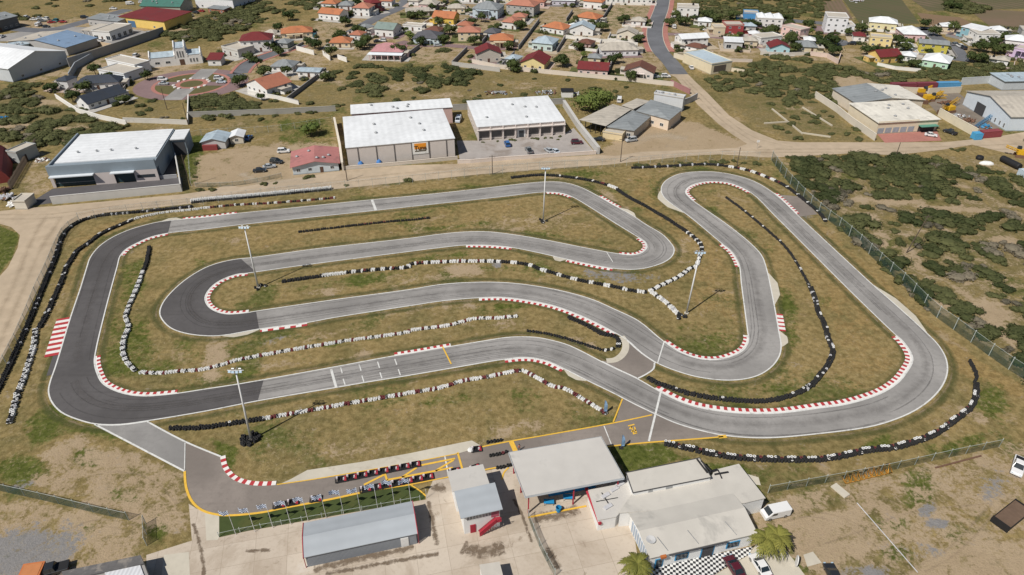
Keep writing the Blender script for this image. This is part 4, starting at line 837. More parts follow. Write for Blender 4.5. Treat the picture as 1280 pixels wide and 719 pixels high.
def gable_walls(mb, W, D, h, rh, ax, m=0):
    if ax == 'x':   # ridge along x, gables at x=0 and x=W
        for x, s in ((0, -1), (W, 1)): mb.quad(*[(x, y, z) for y, z in (((0, 0), (D, 0), (D, h), (D/2, h+rh), (0, h)) if s > 0 else ((0, 0), (0, h), (D/2, h+rh), (D, h), (D, 0)))], m=m)
        mb.quad((0, 0, 0), (W, 0, 0), (W, 0, h), (0, 0, h), m=m); mb.quad((W, D, 0), (0, D, 0), (0, D, h), (W, D, h), m=m)
    else:
        for y, s in ((0, 1), (D, -1)): mb.quad(*[(x, y, z) for x, z in (((0, 0), (W, 0), (W, h), (W/2, h+rh), (0, h)) if s > 0 else ((0, 0), (0, h), (W/2, h+rh), (W, h), (W, 0)))], m=m)
        mb.quad((W, 0, 0), (W, D, 0), (W, D, h), (W, 0, h), m=m); mb.quad((0, D, 0), (0, 0, 0), (0, 0, h), (0, D, h), m=m)
def slab(mb, pts, th, m=0):
    """a sloping roof slab from its top corners"""
    b_ = [(p[0], p[1], p[2]-th) for p in pts]; n = len(pts)
    mb.quad(*pts, m=m); mb.quad(*reversed(b_), m=m)
    for i in range(n): mb.quad(b_[i], b_[(i+1) % n], pts[(i+1) % n], pts[i], m=m)
def roof_mesh(W, D, h, kind, rh, ov=.5, th=.16):
    mb = MB(); x0, x1, y0, y1 = -ov, W+ov, -ov, D+ov; e = h+.03
    if kind == 'gx':
        k = rh/(D/2)*ov
        slab(mb, [(x0, y0, e-k+th), (x1, y0, e-k+th), (x1, D/2, e+rh+th), (x0, D/2, e+rh+th)], th); slab(mb, [(x0, D/2+.004, e+rh+th), (x1, D/2+.004, e+rh+th), (x1, y1, e-k+th), (x0, y1, e-k+th)], th)
    elif kind == 'gy':
        k = rh/(W/2)*ov
        slab(mb, [(x0, y0, e-k+th), (W/2, y0, e+rh+th), (W/2, y1, e+rh+th), (x0, y1, e-k+th)], th, 0); slab(mb, [(W/2+.004, y0, e+rh+th), (x1, y0, e-k+th), (x1, y1, e-k+th), (W/2+.004, y1, e+rh+th)], th, 1)
    elif kind == 'hip':
        if W >= D:
            a, b_ = (D/2, D/2), (W-D/2, D/2)
            if a[0] > b_[0]: a = b_ = (W/2, D/2)
        else: a, b_ = (W/2, W/2), (W/2, D-W/2)
        A, B, z = (a[0], a[1], e+rh), (b_[0], b_[1], e+rh), e-.02
        c = [(x0, y0, z), (x1, y0, z), (x1, y1, z), (x0, y1, z)]
        if W >= D: fs = [(c[0], c[1], B, A), (c[1], c[2], B), (c[2], c[3], A, B), (c[3], c[0], A)]
        else: fs = [(c[0], c[1], A), (c[1], c[2], B, A), (c[2], c[3], B), (c[3], c[0], A, B)]
        for f in fs: mb.quad(*f)
        mb.quad(*reversed([(p[0], p[1], p[2]-.12) for p in c]))
        for i in range(4): p, q = c[i], c[(i+1) % 4]; mb.quad((p[0], p[1], p[2]-.12), (q[0], q[1], q[2]-.12), q, p)
    elif kind == 'shed':   # falls towards the front
        slab(mb, [(x0, y0, e+th), (x1, y0, e+th), (x1, y1, e+rh+th), (x0, y1, e+rh+th)], th)
    else:                  # flat slab with a parapet
        mb.box(x0*.3, W-x0*.3, y0*.3, D-y0*.3, h+.003, h+.22); q = .2; X0, X1, Y0, Y1 = x0*.3, W-x0*.3, y0*.3, D-y0*.3
        for bx in ((X0, X1, Y0, Y0+q), (X0, X1, Y1-q, Y1), (X0, X0+q, Y0+q, Y1-q), (X1-q, X1, Y0+q, Y1-q)): mb.box(*bx, h+.22, h+.22+rh, m=1)
    return mb
def building(name, label, A, B, D, h, wall, roof, kind='hip', rh=None, cat='house', group=None, win=None, floors=1, door=True, sides=True, ov=.5, roof2=None, wall2=None, ww=1.3, wh=1.15, extras=None, corr=True, minW=0):
    a, b_ = G(*A), G(*B); d = b_-a; W = max(d.length, minW); ang = math.atan2(d.y, d.x)
    rt = thing(name, label, cat, a, ang, group)
    if rh is None: rh = {'hip': min(W, D)*.24, 'gx': D*.2, 'gy': W*.2, 'shed': D*.06, 'flat': .35}[kind]
    wm = wallm(wall) if isinstance(wall, tuple) else wall
    mb = MB()
    if kind in ('gx', 'gy'): gable_walls(mb, W, D, h, rh, kind[1])
    elif kind == 'shed':
        mb.quad((0, 0, 0), (W, 0, 0), (W, 0, h), (0, 0, h)); mb.quad((W, 0, 0), (W, D, 0), (W, D, h+rh), (W, 0, h)); mb.quad((W, D, 0), (0, D, 0), (0, D, h+rh), (W, D, h+rh)); mb.quad((0, D, 0), (0, 0, 0), (0, 0, h), (0, D, h+rh))
    else: mb.box(0, W, 0, D, 0, h)
    if wall2: mb.m = [1 if (i == 2 or False) else k for i, k in enumerate(mb.m)]
    w_o = mb.build('wall', [wm, wallm(wall2)] if wall2 else wm, rt)
    MB().box(-.06, W+.06, -.06, D+.06, 0, .35).build('plinth', wallm(tuple(x*.6 for x in (wall if isinstance(wall, tuple) else (.4, .4, .4)))), rt)
    ax = 'Y' if kind == 'gy' else 'X'
    rmats = [roofm(roof, ax, corr), roofm(roof2 or roof, ax, corr)] if kind != 'flat' else [mk(roof+'_flat_roof', RCOL[roof], .8, .14, .4, .2, stain=(tuple(x*.6 for x in RCOL[roof]), .2, .55, .6)), wm]
    roof_mesh(W, D, h, kind, rh, ov).build('roof', rmats, rt)
    fh = h/floors
    if win is None: win = max(1, int(W//3.4))
    for fl in range(floors):
        zc = fl*fh + min(1.55, fh*.56)
        dpos = win//2 if (door and fl == 0 and win > 1) else -1
        for i in range(win):
            x = (i+.5)*W/win
            if i == dpos: put_door(rt, x, -.02, 0)
            else: put_window(rt, x+brnd.uniform(-.3, .3), -.02, zc, 0, ww, wh)
        if sides and D > 4:
            for i in range(max(1, int(D//4.5))):
                y = (i+.5)*D/max(1, int(D//4.5)); put_window(rt, W+.02, y, zc, R(90), ww, wh); put_window(rt, -.02, y, zc, R(-90), ww, wh)
    if cat in ('warehouse', 'showroom', 'workshop') or 'hall' in name:
        for i in range(5):
            x, y = W*brnd.uniform(.1, .9), D*brnd.uniform(.15, .85); zt = h + (rh*(1-abs(2*y/D-1)) if kind == 'gx' else rh*(1-abs(2*x/W-1)) if kind == 'gy' else rh*y/D if kind == 'shed' else .2)
            MB().lathe([(.45, -.2), (.45, .5), (.65, .5), (.1, .85), (0, .85)], 8, c=(x, y, zt)).build('roof_vent', M_galv, rt)
    if cat == 'house' and brnd.random() < .75:
        sd = brnd.choice((-1, 1)); aw, ad, ah = brnd.uniform(2.5, 4), brnd.uniform(3, 6), brnd.uniform(2.2, 2.7); x0 = W+.05 if sd > 0 else -aw-.05; y0 = brnd.uniform(0, max(.1, D-ad))
        MB().box(x0+.1, x0+aw-.1, y0+.3, y0+ad, 0, ah).build('annex', wm, rt); MB().box(x0-.02 if sd < 0 else x0, x0+aw, y0-.8, y0+ad+.2, ah+.004, ah+.16).build('annex_roof', mk(brnd.choice(['beige', 'white', 'grey'])+'_flat_roof', RCOL['beige'], .8), rt)
        if brnd.random() < .5: MB().lathe([(0, 0), (.55, 0), (.55, 1.0), (.2, 1.2), (0, 1.2)], 10, c=(x0+aw/2, y0+ad*.6, ah+.16)).build('water_tank', M_kk, rt)
    if extras: extras(rt, W, D, h, wm)
    return rt
WH = (.72, .71, .69); CR = (.66, .56, .40); YE = (.66, .47, .10); PK = (.66, .48, .46); GB = (.45, .50, .54); LB = (.52, .62, .66); GY = (.42, .41, .40)
def porch(rt, W, D, h, wm):
    MB().box(W*.15, W*.7, -2.2, -.55, h-.55, h-.40).build('porch_roof', wm, rt)
    for x in (W*.17, W*.43, W*.68): MB().box(x-.12, x+.12, -2.1, -1.86, 0, h-.55).build('porch_post', wm, rt)
def chimney_tank(rt, W, D, h, wm):
    MB().lathe([(0, 0), (.6, 0), (.6, 1.1), (.2, 1.3), (0, 1.3)], 10, c=(W*.75, D*.7, h+.25)).build('water_tank', M_kk, rt)
HG = 'houses of the village behind the circuit'
YARD = []
def H(label, A, B, D, h, wall, roof, kind='hip', **k):
    a_, b_ = G(*A), G(*B); YARD.append((a_, (b_-a_).length, D, math.atan2((b_-a_).y, (b_-a_).x), label))
    return building('house', label, A, B, D, h, wall, roof, kind, group=HG, **k)
# --- left part of the village
H('long white house with a bright orange roof at the upper left of the village', (399,24), (425,26.5), 10, 3.8, WH, 'orange', 'gx')
H('low cream house with a wide orange hip roof beside the dry field', (353,49), (391,46.5), 10, 3, CR, 'orange', extras=porch)
H('small house with an orange hip roof behind trees, above the white garden wall', (413,60), (438,60), 9, 2.8, CR, 'orange')
H('two-storey white house with a dark maroon roof left of the street', (303,66), (341,64), 12, 6, WH, 'maroon', floors=2)
H('unfinished grey flat-roofed house next to the white house with the maroon roof', (279,67.5), (299,72.5), 10, 3.2, (.52,.51,.48), 'beige', 'flat', rh=.8)
H('white house with a large terracotta gable roof beside the bushes, lowest on the left street', (310,113), (335,121), 13, 3.4, WH, 'terracotta', 'gy')
H('grey hip-roofed house behind the terracotta-roofed one', (340,90), (366,91), 9, 2.8, WH, 'grey')
H('narrow white house with a light grey roof beside the dark garden wall', (373,96.5), (400,97.5), 6, 2.8, WH, 'pblue', 'gx', rh=.6)
H('two-storey house with a salmon porch roof at the top of the left street', (442,20), (462,21), 10, 5, WH, 'salmon', floors=2)
H('house with a rust red roof at the very top of the left street', (441,6), (463,7), 10, 5, CR, 'terracotta', floors=2)
H('tall dark maroon house at the bend of the left street', (464,17), (478,15), 10, 6, (.2,.06,.07), 'maroon', floors=2)
H('small house with a grey roof left of the tall maroon house', (424,13), (440,13), 9, 3, WH, 'grey')
# --- centre
H('white house with twin grey-green roof slopes in the middle of the village', (469,45), (492,47), 11, 4.2, WH, 'ggreen', 'gx')
H('flat white annex beside the grey-green roofed house', (504,38), (528,40), 6, 2.8, WH, 'white', 'flat')
H('pale blue house with a dark grey hip roof on the street', (517,54.5), (549,55.5), 12, 3.0, (.56,.64,.68), 'dgrey', extras=porch)
def veranda(rt, W, D, h, wm):
    slab_ = MB(); slab_.box(-1, W+1, -5.0, -.6, h-.5, h-.3); slab_.build('veranda_roof', wallm((.74,.78,.82)), rt)
    for i in range(6): MB().box(i*W/5-.15, i*W/5+.15, -4.8, -4.5, 0, h-.5).build('veranda_post', wm, rt)
H('pink-roofed house with a wide white veranda facing the bushes', (465,72), (503,73), 12, 3.2, PK, 'pink', extras=veranda)
H('bright yellow house with a steep orange roof', (541,30), (567,32), 10, 4.0, YE, 'orange', 'gx', rh=2.6)
H('two-storey cream house with a salmon orange roof, right of the pale blue house', (573,52), (600,52), 9, 5, CR, 'salmon', floors=2)
H('orange-roofed cream house at the corner above the unfinished gable house', (613,60), (641,60), 10, 4, CR, 'orange', extras=porch)
H('bare grey gable house with maroon roof wings next to the concrete yard', (596,79), (626,78), 10, 4.6, (.50,.46,.40), 'maroon', 'gy')
H('pale house with a beige roof at the top centre', (524,12), (545,13), 10, 3.4, PK, 'beige')
H('small white house at the top edge left of the beige roofed one', (511,7), (523,7.5), 8, 3, WH, 'beige')
H('low cream house under a tree at the top centre', (560,16.5), (581,16.5), 8, 3, CR, 'beige')
H('large pale blue two-storey house with a grey hip roof', (591,22), (622,24), 14, 5.4, (.50,.58,.64), 'grey', floors=2, extras=porch)
H('low tan roofed house behind the yellow one', (508,21), (537,20), 8, 2.8, (.5,.42,.34), 'beige', 'shed')
H('unfinished two-storey house with an orange roof and open grey floors', (633,18), (667,21), 12, 6, (.40,.39,.37), 'salmon', floors=2)
H('white house with a salmon roof and a dark tarp, left of the dark lot wall', (628,36), (645,37.5), 10, 4, WH, 'salmon')
H('white house with a bright orange hip roof in the middle of its lot', (678,40), (704,44.5), 10, 3.2, WH, 'orange')
H('pale green-grey house with a light grey hip roof and big windows', (665,62.5), (690,65), 11, 4, (.50,.60,.58), 'pblue', ww=2.2, wh=1.5)
H('yellow house with a dark red gable roof on the edge of the village', (651,86.5), (680,89), 13, 3.4, (.72,.60,.30), 'maroon', 'gy', rh=2.6)
H('pink L-shaped house with a dark red roof on the edge of the village', (722,94), (759,96.5), 9, 3.2, (.72,.55,.50), 'maroon', 'gx', rh=2.2)
H('white house with an orange hip roof below the long white terrace', (719,27.5), (745,31), 10, 3.2, WH, 'orange')
H('white double-gabled house with pale grey roofs', (712,44), (741,45.5), 9, 3.6, WH, 'pblue', 'gy')
H('pale lilac house at the top edge', (690,7), (718,7.5), 8, 3.4, (.62,.58,.66), 'white', 'gx')
H('white house with an orange roof at the top edge, beside the green lot', (729,10), (752,12), 9, 4.4, WH, 'orange')
H('cream gable house beside the main road', (771,49), (795,50.5), 8, 3.2, (.70,.63,.52), 'beige', 'gy')
H('long white house with a pale beige roof facing the bend of the main road', (752,71), (797,70), 11, 3.2, (.72,.72,.74), 'beige')
H('white house with a brown roof and pink porch at the lower main road', (780,97), (816,100), 9, 3.3, (.70,.62,.58), 'brown', 'gy', extras=porch)
H('long white terrace at the top edge', (757,4), (815,5), 8, 3.4, WH, 'white', 'gx')
# --- right of the road
H('white flat-roofed two-storey house right of the main road', (846,21), (872,22), 10, 5.4, WH, 'white', 'flat', floors=2, extras=chimney_tank)
H('house with a dark red front and a pale flat roof', (906,44), (928,44), 9, 5.2, (.34,.06,.06), 'beige', 'flat', floors=2)
H('cream annex left of the dark red front', (892,44), (905.5,44), 8, 4.0, CR, 'beige', 'flat')
H('white house with a broad white gable roof beside the main road', (851,61), (884,59), 9, 5, WH, 'white', 'gx', floors=2, rh=1.4)
H('little white house with a maroon brown roof in front of the white gable house', (857,63.5), (876,67.5), 6, 2.8, WH, 'brown')
H('open white canopy house with a dark front', (905,61.5), (927,62.5), 8, 3.8, (.5,.5,.5), 'white', 'shed', ww=2.6, wh=2.0)
H('blue and white house at the upper right of the main road', (928,27.5), (946,28.5), 8, 5, (.08,.26,.52), 'white', 'flat')
def pyr(rt, W, D, h, wm):
    for k in range(3):
        m_ = MB(); x0 = W*k/3; x1 = W*(k+1)/3; c_ = ((x0+x1)/2, D*.5, h+2.6)
        for p, q in (((x0, 0), (x1, 0)), ((x1, 0), (x1, D)), ((x1, D), (x0, D)), ((x0, D), (x0, 0))): m_.quad((*p, h+.6), (*q, h+.6), c_)
        m_.build('roof_pyramid', roofm('white'), rt)
H('white house with a row of small white pyramid roofs', (945,33.5), (977,35), 11, 4.6, WH, 'white', 'flat', extras=pyr, floors=2)
H('pink two-storey house with a flat pale roof', (975,45), (998,51), 8, 5.4, (.70,.50,.46), 'white', 'flat', floors=2)
H('low white flats left of the pink house', (950,56), (976,53), 8, 3.2, WH, 'white', 'flat')
H('turquoise house with a maroon gable roof at the edge of the scrub', (962,67.5), (986,68), 9, 3.3, (.42,.62,.66), 'maroon', 'gy')
H('house with a grey-blue hip roof behind the beige garden wall', (998,65), (1020,66), 10, 2.8, CR, 'grey')
H('white four-storey apartment block stepping down to the right', (1030,41), (1056,42.5), 12, 8.4, (.74,.74,.76), 'white', 'flat', floors=3, cat='apartments')
H('lower white wing of the stepped apartment block', (1056.5,42.6), (1066,43), 10, 4.5, (.74,.74,.76), 'white', 'flat', floors=2)
H('pale yellow house with a long white hip roof', (1085,36), (1119,39), 10, 4, (.68,.62,.38), 'white', floors=1)
H('yellow two-storey house in front of the round green tree', (1085,58.5), (1112,61), 8, 5, (.70,.57,.28), 'white', 'flat', floors=2)
H('pink house with a broad white hip roof', (1128,50.5), (1155,51.5), 14, 3.4, (.68,.48,.48), 'white')
H('olive yellow two-storey house with a grey roof', (1146,66), (1182,69), 9, 5, (.50,.44,.08), 'grey', 'gx', floors=2, rh=1.0)
H('mint green house with a white hip roof', (1151,83), (1183,88), 12, 3.4, (.48,.68,.52), 'white')
H('yellow house with dark red double roofs', (1098,80.5), (1124,78.5), 9, 3.6, (.66,.46,.16), 'maroon', 'gx', rh=2.2)
H('yellow and teal two-storey apartment house', (1198,46.5), (1222,52), 9, 5.6, (.24,.42,.48), 'white', 'shed', floors=2)
H('white two-storey apartment house right of the teal one', (1217,55.5), (1246,56.5), 10, 5.4, WH, 'white', 'flat', floors=2)
H('pale house with a white roof behind the lilac one', (1254,59), (1284,62.5), 9, 4, WH, 'white')
H('lilac house at the right edge', (1263,73), (1290,78), 9, 5, (.56,.44,.60), 'white', 'flat', floors=2, extras=porch)
H('grey-white house at the far right edge', (1274,48.5), (1292,50), 9, 4.6, GY, 'grey', 'flat')
for a in [('narrow white house with a red roof above the street bend', (476,8), (490,8.5), 8, 3.4, WH, 'terracotta'), ('little grey roofed house left of the green-grey roofs', (447,40), (458,42), 7, 2.8, WH, 'grey'), ('white house with a brown hip roof behind the pale blue one', (532,44), (549,46), 7, 3, WH, 'brown'),
          ('tan house between the yellow and the salmon orange house', (572,38), (588,39), 7, 3, CR, 'terracotta'), ('grey roofed house left of the corner orange roof', (605,48), (620,49.5), 8, 3.4, GB, 'dgrey'), ('pale house with a salmon roof under the unfinished orange roof', (640,27), (656,28), 7, 3, CR, 'salmon'), ('small white house with a white roof beside the orange hip roof', (708,38), (718,40), 6, 2.8, WH, 'white'),
          ('low pink house at the top left of the dark lot wall', (660,8), (680,9), 8, 3.2, PK, 'terracotta'), ('white house with a grey roof at the top edge, left', (600,4), (620,5), 9, 3.4, WH, 'grey'), ('cream house with an orange roof at the top edge', (632,3), (650,3.5), 9, 3.4, CR, 'orange'), ('house with a salmon roof at the top edge, left of the cream one', (575,3), (592,3.5), 9, 3.4, WH, 'salmon'), ('low white house right of the long terrace', (818,16), (826,17), 6, 2.8, WH, 'beige') if False else ('low white house left of the main road pavement', (789,32), (806,33), 7, 2.8, WH, 'beige'),
          ('small brick-roofed house below the green lot', (722,60), (738,62), 7, 2.8, PK, 'brown'), ('pale house behind the pink L-shaped one', (735,79), (750,80), 6, 2.8, CR, 'grey'), ('white annex house left of the yellow gable house', (632,80), (645,82), 7, 2.8, WH, 'pblue'), ('white house under the trees right of the main road', (872,33), (888,34), 7, 3, WH, 'white'), ('long grey workshop behind the dark red front', (930,40), (944,40.5), 7, 3.4, GY, 'pblue'),
          ('cream house right of the open canopy house', (930,58), (946,58.5), 7, 3, CR, 'beige'), ('pink garage row left of the low white flats', (936,48), (949,48.5), 5, 2.6, PK, 'white'), ('small white house above the turquoise one', (1004,57), (1017,58), 6, 3, WH, 'white'), ('white house with a red roof above the yellow house', (1066,52), (1080,53), 7, 3.2, WH, 'maroon'), ('little blue house below the pink hip-roofed one', (1127,64), (1140,65), 6, 2.8, LB, 'white'), ('white bungalow below the olive yellow house', (1126,76), (1142,78), 7, 2.8, WH, 'white'),
          ('cream house behind the teal apartment house', (1176,40), (1192,41), 7, 3.2, CR, 'white'), ('white house at the upper right field edge', (1240,44), (1256,45), 7, 3, WH, 'white'), ('pale house right of the lilac one', (1244,82), (1258,84), 7, 3, WH, 'beige'), ('orange roofed house above the long orange roof', (402,10), (420,11), 8, 3, WH, 'orange'), ('white house behind the small orange hip roof', (438,50), (452,51), 7, 3, WH, 'terracotta'), ('low grey house right of the maroon roofed house', (346,60), (360,61), 7, 2.8, GY, 'grey'), ('low white house left of the cream orange-roofed house', (330,47), (344,48), 6, 2.6, WH, 'beige')]: H(*a)
# --- upper left, trade estate
def B_(name, label, *a, **k): return building(name, label, *a, cat=k.pop('cat', 'building'), group=k.pop('group', 'halls of the trade estate at the upper left'), **k)
B_('industrial_hall', 'dark grey hall cut by the left edge of the photo', (-30,48), (26,33.5), 18, 6, (.14,.14,.14), 'grey', 'gx', sides=False, rh=1.6)
B_('warehouse', 'big white-roofed warehouse with a blue end wall at the left edge', (17,103), (87,80), 46, 6.2, (.52,.55,.58), 'white', 'gy', rh=4, win=3, door=False, sides=False, wall2=None)
B_('industrial_hall', 'hall with one grey and one bright blue roof slope', (14,62), (86,70), 20, 4.2, GY, 'beige', 'gy', rh=2.4, roof2='blue', win=4, sides=False)
B_('industrial_hall', 'low hall with blue and white striped roof lights', (-18,75), (40,66), 6, 4.5, LB, 'pblue', 'shed', win=3, sides=False)
def dealer(rt, W, D, h, wm):
    MB().box(-8, -.5, 1, D-2, h-.3, h+.1).build('canopy_roof', mk('beige_flat_roof', RCOL['beige'], .8), rt)
    for x, y in ((-7.5, 1.5), (-7.5, D-2.6), (-4, 1.5)): MB().box(x, x+.5, y, y+.5, 0, h-.3).build('canopy_post', wm, rt)
B_('car_showroom', 'flat-roofed car showroom with an open canopy on its left', (118,50), (140,51.5), 18, 4.6, WH, 'grey', 'flat', extras=dealer, ww=2.6, wh=2.2)
B_('industrial_hall', 'dark-walled hall behind the car showroom', (112,32), (150,36), 10, 4, GY, 'grey', 'shed')
def bigdoor(rt, W, D, h, wm):
    MB().box(W*.18, W*.34, -.12, -.02, 0, h*.7).build('roller_door', wallm((.08,.16,.28)), rt)
B_('warehouse', 'yellow warehouse with a dark maroon roof', (152,32.5), (208,39), 22, 5.2, (.72,.52,.16), 'maroon', 'shed', rh=.9, win=2, door=False, extras=bigdoor, sides=False)
B_('industrial_hall', 'hall with a green roof behind the yellow warehouse', (178,17), (227,18), 16, 4.6, (.34,.34,.30), 'green', 'gx', win=5)
B_('warehouse', 'long white warehouse with a blue roof at the top edge', (246,10), (293,12.5), 26, 6.4, (.74,.74,.76), 'blue', 'gx', win=3, rh=1.6, door=False)
B_('brick_shed', 'small brick shed with a grey roof below the white warehouse', (261,16.5), (281,18.5), 6, 3, (.36,.15,.10), 'grey', 'shed')
B_('office_building', 'white flat-roofed office with stepped blocks left of the plaza', (126,97.5), (158,103), 11, 3.6, (.70,.73,.76), 'white', 'flat', group='buildings round the plaza')
B_('office_building', 'upper block of the white stepped office left of the plaza', (136,86), (172,94), 8, 4.4, (.72,.74,.76), 'white', 'flat', group='buildings round the plaza')
H('long front wing of the dark slate roofed house below the plaza', (112.5,138), (159,123), 8, 2.8, WH, 'slate', 'gx', rh=2.6)
H('rear wing of the dark slate roofed house', (98,114), (150,111), 8, 3.2, WH, 'slate', 'hip', rh=2.4)
H('little square tower house with a dark roof at the end of the white wall', (74,111), (87,112), 6, 4, (.6,.6,.6), 'slate', 'hip')
# church
a, b_ = G(189, 85), G(254, 79); d = b_-a; rt = thing('church', 'white church with a tall stepped middle gable above the plaza', 'church', a, math.atan2(d.y, d.x)); W = d.length
mb = MB(); segs = [(0, .50*W, 4.4, 9), (.50*W+.01, .72*W, 8.2, 10), (.72*W+.02, W, 4.6, 8)]
for x0, x1, h, D in segs:
    mb.quad((x0, 0, 0), (x1, 0, 0), (x1, 0, h), (x0, 0, h)); mb.quad((x1, 0, 0), (x1, D, 0), (x1, D, h+.0), (x1, D/2, h+1.6), (x1, 0, h)); mb.quad((x0, D, 0), (x0, 0, 0), (x0, 0, h), (x0, D/2, h+1.6), (x0, D, h)); mb.quad((x1, D, 0), (x0, D, 0), (x0, D, h), (x1, D, h))
mb.build('wall', wallm(WH), rt)
for x0, x1, h, D in segs:
    r_ = MB(); slab(r_, [(x0+.5, -.1, h+.15), (x1-.5, -.1, h+.15), (x1-.5, D/2, h+1.75), (x0+.5, D/2, h+1.75)], .12); slab(r_, [(x0+.5, D/2, h+1.75), (x1-.5, D/2, h+1.75), (x1-.5, D, h+.15), (x0+.5, D, h+.15)], .12); r_.build('roof', roofm('pblue'), rt)
    for x in (x0+.03, x1-.53): 
        g_ = MB(); pts = [(0, h+.0), (D/2, h+2.5), (D, h+.0)]
        g_.quad(*[(x, y, z) for y, z in ((-.15, h-.6), (-.15, h+.7), (D/2, h+2.6), (D+.15, h+.7), (D+.15, h-.6))]); g_.quad(*[(x+.5, y, z) for y, z in reversed(((-.15, h-.6), (-.15, h+.7), (D/2, h+2.6), (D+.15, h+.7), (D+.15, h-.6)))])
        q = [(-.15, h-.6), (-.15, h+.7), (D/2, h+2.6), (D+.15, h+.7), (D+.15, h-.6)]
        for i in range(5): (y0, z0), (y1, z1) = q[i], q[(i+1) % 5]; g_.quad((x, y0, z0), (x, y1, z1), (x+.5, y1, z1), (x+.5, y0, z0))
        g_.build('gable_parapet', wallm(WH), rt)
for x in (.14, .34): put_window(rt, W*x, -.02, 1.9, 0, 2.2, 1.2)
for x in (.56, .61, .66): put_window(rt, W*x, -.02, 5.2, 0, .8, 3.2)
for x in (.78, .84, .9): put_window(rt, W*x, -.02, 2.0, 0, .9, 2.0)
put_door(rt, W*.61, -.03, 0, 2.2, 2.8)
building('memorial_kiosk', 'small white kiosk with a maroon roof right of the church', (261,82.5), (277,82.5), 6, 3.0, WH, 'maroon', 'shed', cat='kiosk', rh=1.6, win=1, door=False, sides=False)
# --- middle row, industrial street
IG = 'industrial buildings along the dirt road'
def rib(rt, W, D, h, wm):
    for fr_ in (.10, .268, .433, .594, .758, .922): MB().box(W*fr_-.14, W*fr_+.14, -.16, -.003, .1, h-.2).build('steel_column', wallm((.13,.12,.12)), rt)
    sg = MB(); sg.box(0, 5.6, -.10, 0, 0, 4.3); o = sg.build('sign_board', wallm((.78,.77,.74)), rt); o.location = (W*.594+.25, -.05, h-4.6)
    s2 = MB(); s2.box(.7, 4.9, -.14, -.102, 1.9, 4.0); p2 = s2.build('sign_field', wallm((.78,.30,.03)), o)
    s3 = MB(); s3.box(.8, 4.8, -.14, -.102, .95, 1.35); s3.build('sign_underline', wallm((.10,.08,.05)), o)
    cu = bpy.data.curves.new('sign_text', 'FONT'); cu.body = 'Tuna'; cu.size = 2.15; cu.extrude = .03; cu.offset = .05; cu.align_x = 'CENTER'
    t_o = bpy.data.objects.new('sign_text', cu); C.objects.link(t_o); dg = bpy.context.evaluated_depsgraph_get(); me_ = bpy.data.meshes.new_from_object(t_o.evaluated_get(dg)); bpy.data.objects.remove(t_o)
    t_o = bpy.data.objects.new('sign_text', me_); C.objects.link(t_o); me_.materials.clear(); me_.materials.append(wallm((.10,.05,.02))); t_o.parent = o; t_o.location = (2.8, -.18, 1.62); t_o.rotation_euler = (R(90), 0, 0)
    for x in (W*.11, W*.28):
        pass
D5 = (G(556,146,7.0)-G(569,175,7.0)).length
building('warehouse', 'big white warehouse with an orange sign on its pale ribbed front', (436,208), (569,195.5), 29, 6.8, (.60,.55,.52), 'white', 'shed', rh=.5, cat='warehouse', group=IG, win=0, sides=False, extras=rib, ov=.25)
building('warehouse', 'long white roofed warehouse with a pink fascia behind the orange sign', (442,163), (566,154), 9, 6.5, (.60,.42,.38), 'white', 'shed', rh=.4, cat='warehouse', group=IG, win=0, sides=False, ov=.3)
for px, lb in (((451,206.5), 'blue tarp heap against the ribbed warehouse front, the left of two'), ((474,204.5), 'blue tarp heap against the ribbed warehouse front, the right of two')):
    rt = thing('tarp_heap', lb, 'tarp', G(*px), 0, 'blue tarps at the warehouse'); MB().lathe([(1.0, 0), (.95, .7), (.6, 1.3), (.15, 1.6), (0, 1.65)], 9).build('tarp', mk('blue_tarp', (.06,.20,.50), .6, .2, 3, .1), rt)
def shopfront(rt, W, D, h, wm):
    for i in range(8): MB().box(W*i/7-.22, W*i/7+.22, -.9, -.45, 0, h).build('pillar', wallm((.66,.58,.54)), rt)
    for i in range(7):
        if i == 3: put_door(rt, W*(i+.5)/7, -.05, 0, 3.2, 3.2, M_frame); put_door(rt, W*(i+.5)/7, -.16, 0, 1.9, 2.7, M_glass)
        else: MB().box(W*i/7+.5, W*(i+1)/7-.5, -.06, .02, .8, 3.3).build('shop_window', mk('shop_glass', (.10,.095,.095), .3, .15, 1, .1, spec=.5), rt)
    MB().box(-.3, W+.3, -1.4, -.3, h-1.0, h-.85).build('front_canopy', wallm((.66,.6,.56)), rt)
building('showroom', 'white-roofed showroom with a pillared shop front behind a walled parking yard', (597.5,175.5), (704.7,167.5), 28, 5.2, (.60,.54,.50), 'white', 'shed', rh=.4, cat='showroom', group=IG, win=0, sides=True, extras=shopfront, ov=.3)
# grey-blue warehouse, left
a, b_ = G(67, 235), G(200, 225.5); d = b_-a; W = d.length; rt = thing('warehouse', 'long white-roofed warehouse with a grey-blue front and dark loading bays', 'warehouse', a, math.atan2(d.y, d.x), IG); h = 6.6; D = 30
M_gb = wallm((.23,.275,.315)); mb = MB()
for x0, x1 in ((0, 1.0), (W*.40, W*.59), (W*.78, W)): mb.box(x0, x1, 0, .4, 0, h-2.4, m=1)
mb.box(0, W, 2.8, D, 0, h); mb.box(0, W, .0, 2.797, h-2.397, h); mb.build('wall', [M_gb, wallm((.56,.50,.48))], rt)
for x0, x1 in ((1.0, W*.40), (W*.59, W*.78)):
    MB().box(x0, x1, .6, 2.79, 0, h-2.42).build('loading_door', mk('dark_teal_glass', (.022,.05,.06), .3, .2, .8, .1, spec=.4), rt); MB().box(x0-.6, x1+.5, -1.6, -.01, h-2.6, h-2.3).build('canopy', wallm((.62,.66,.70)), rt)
MB().box(W*.80, W*.97, -.04, -.003, 1.4, 2.5).build('shop_window', M_glass, rt)
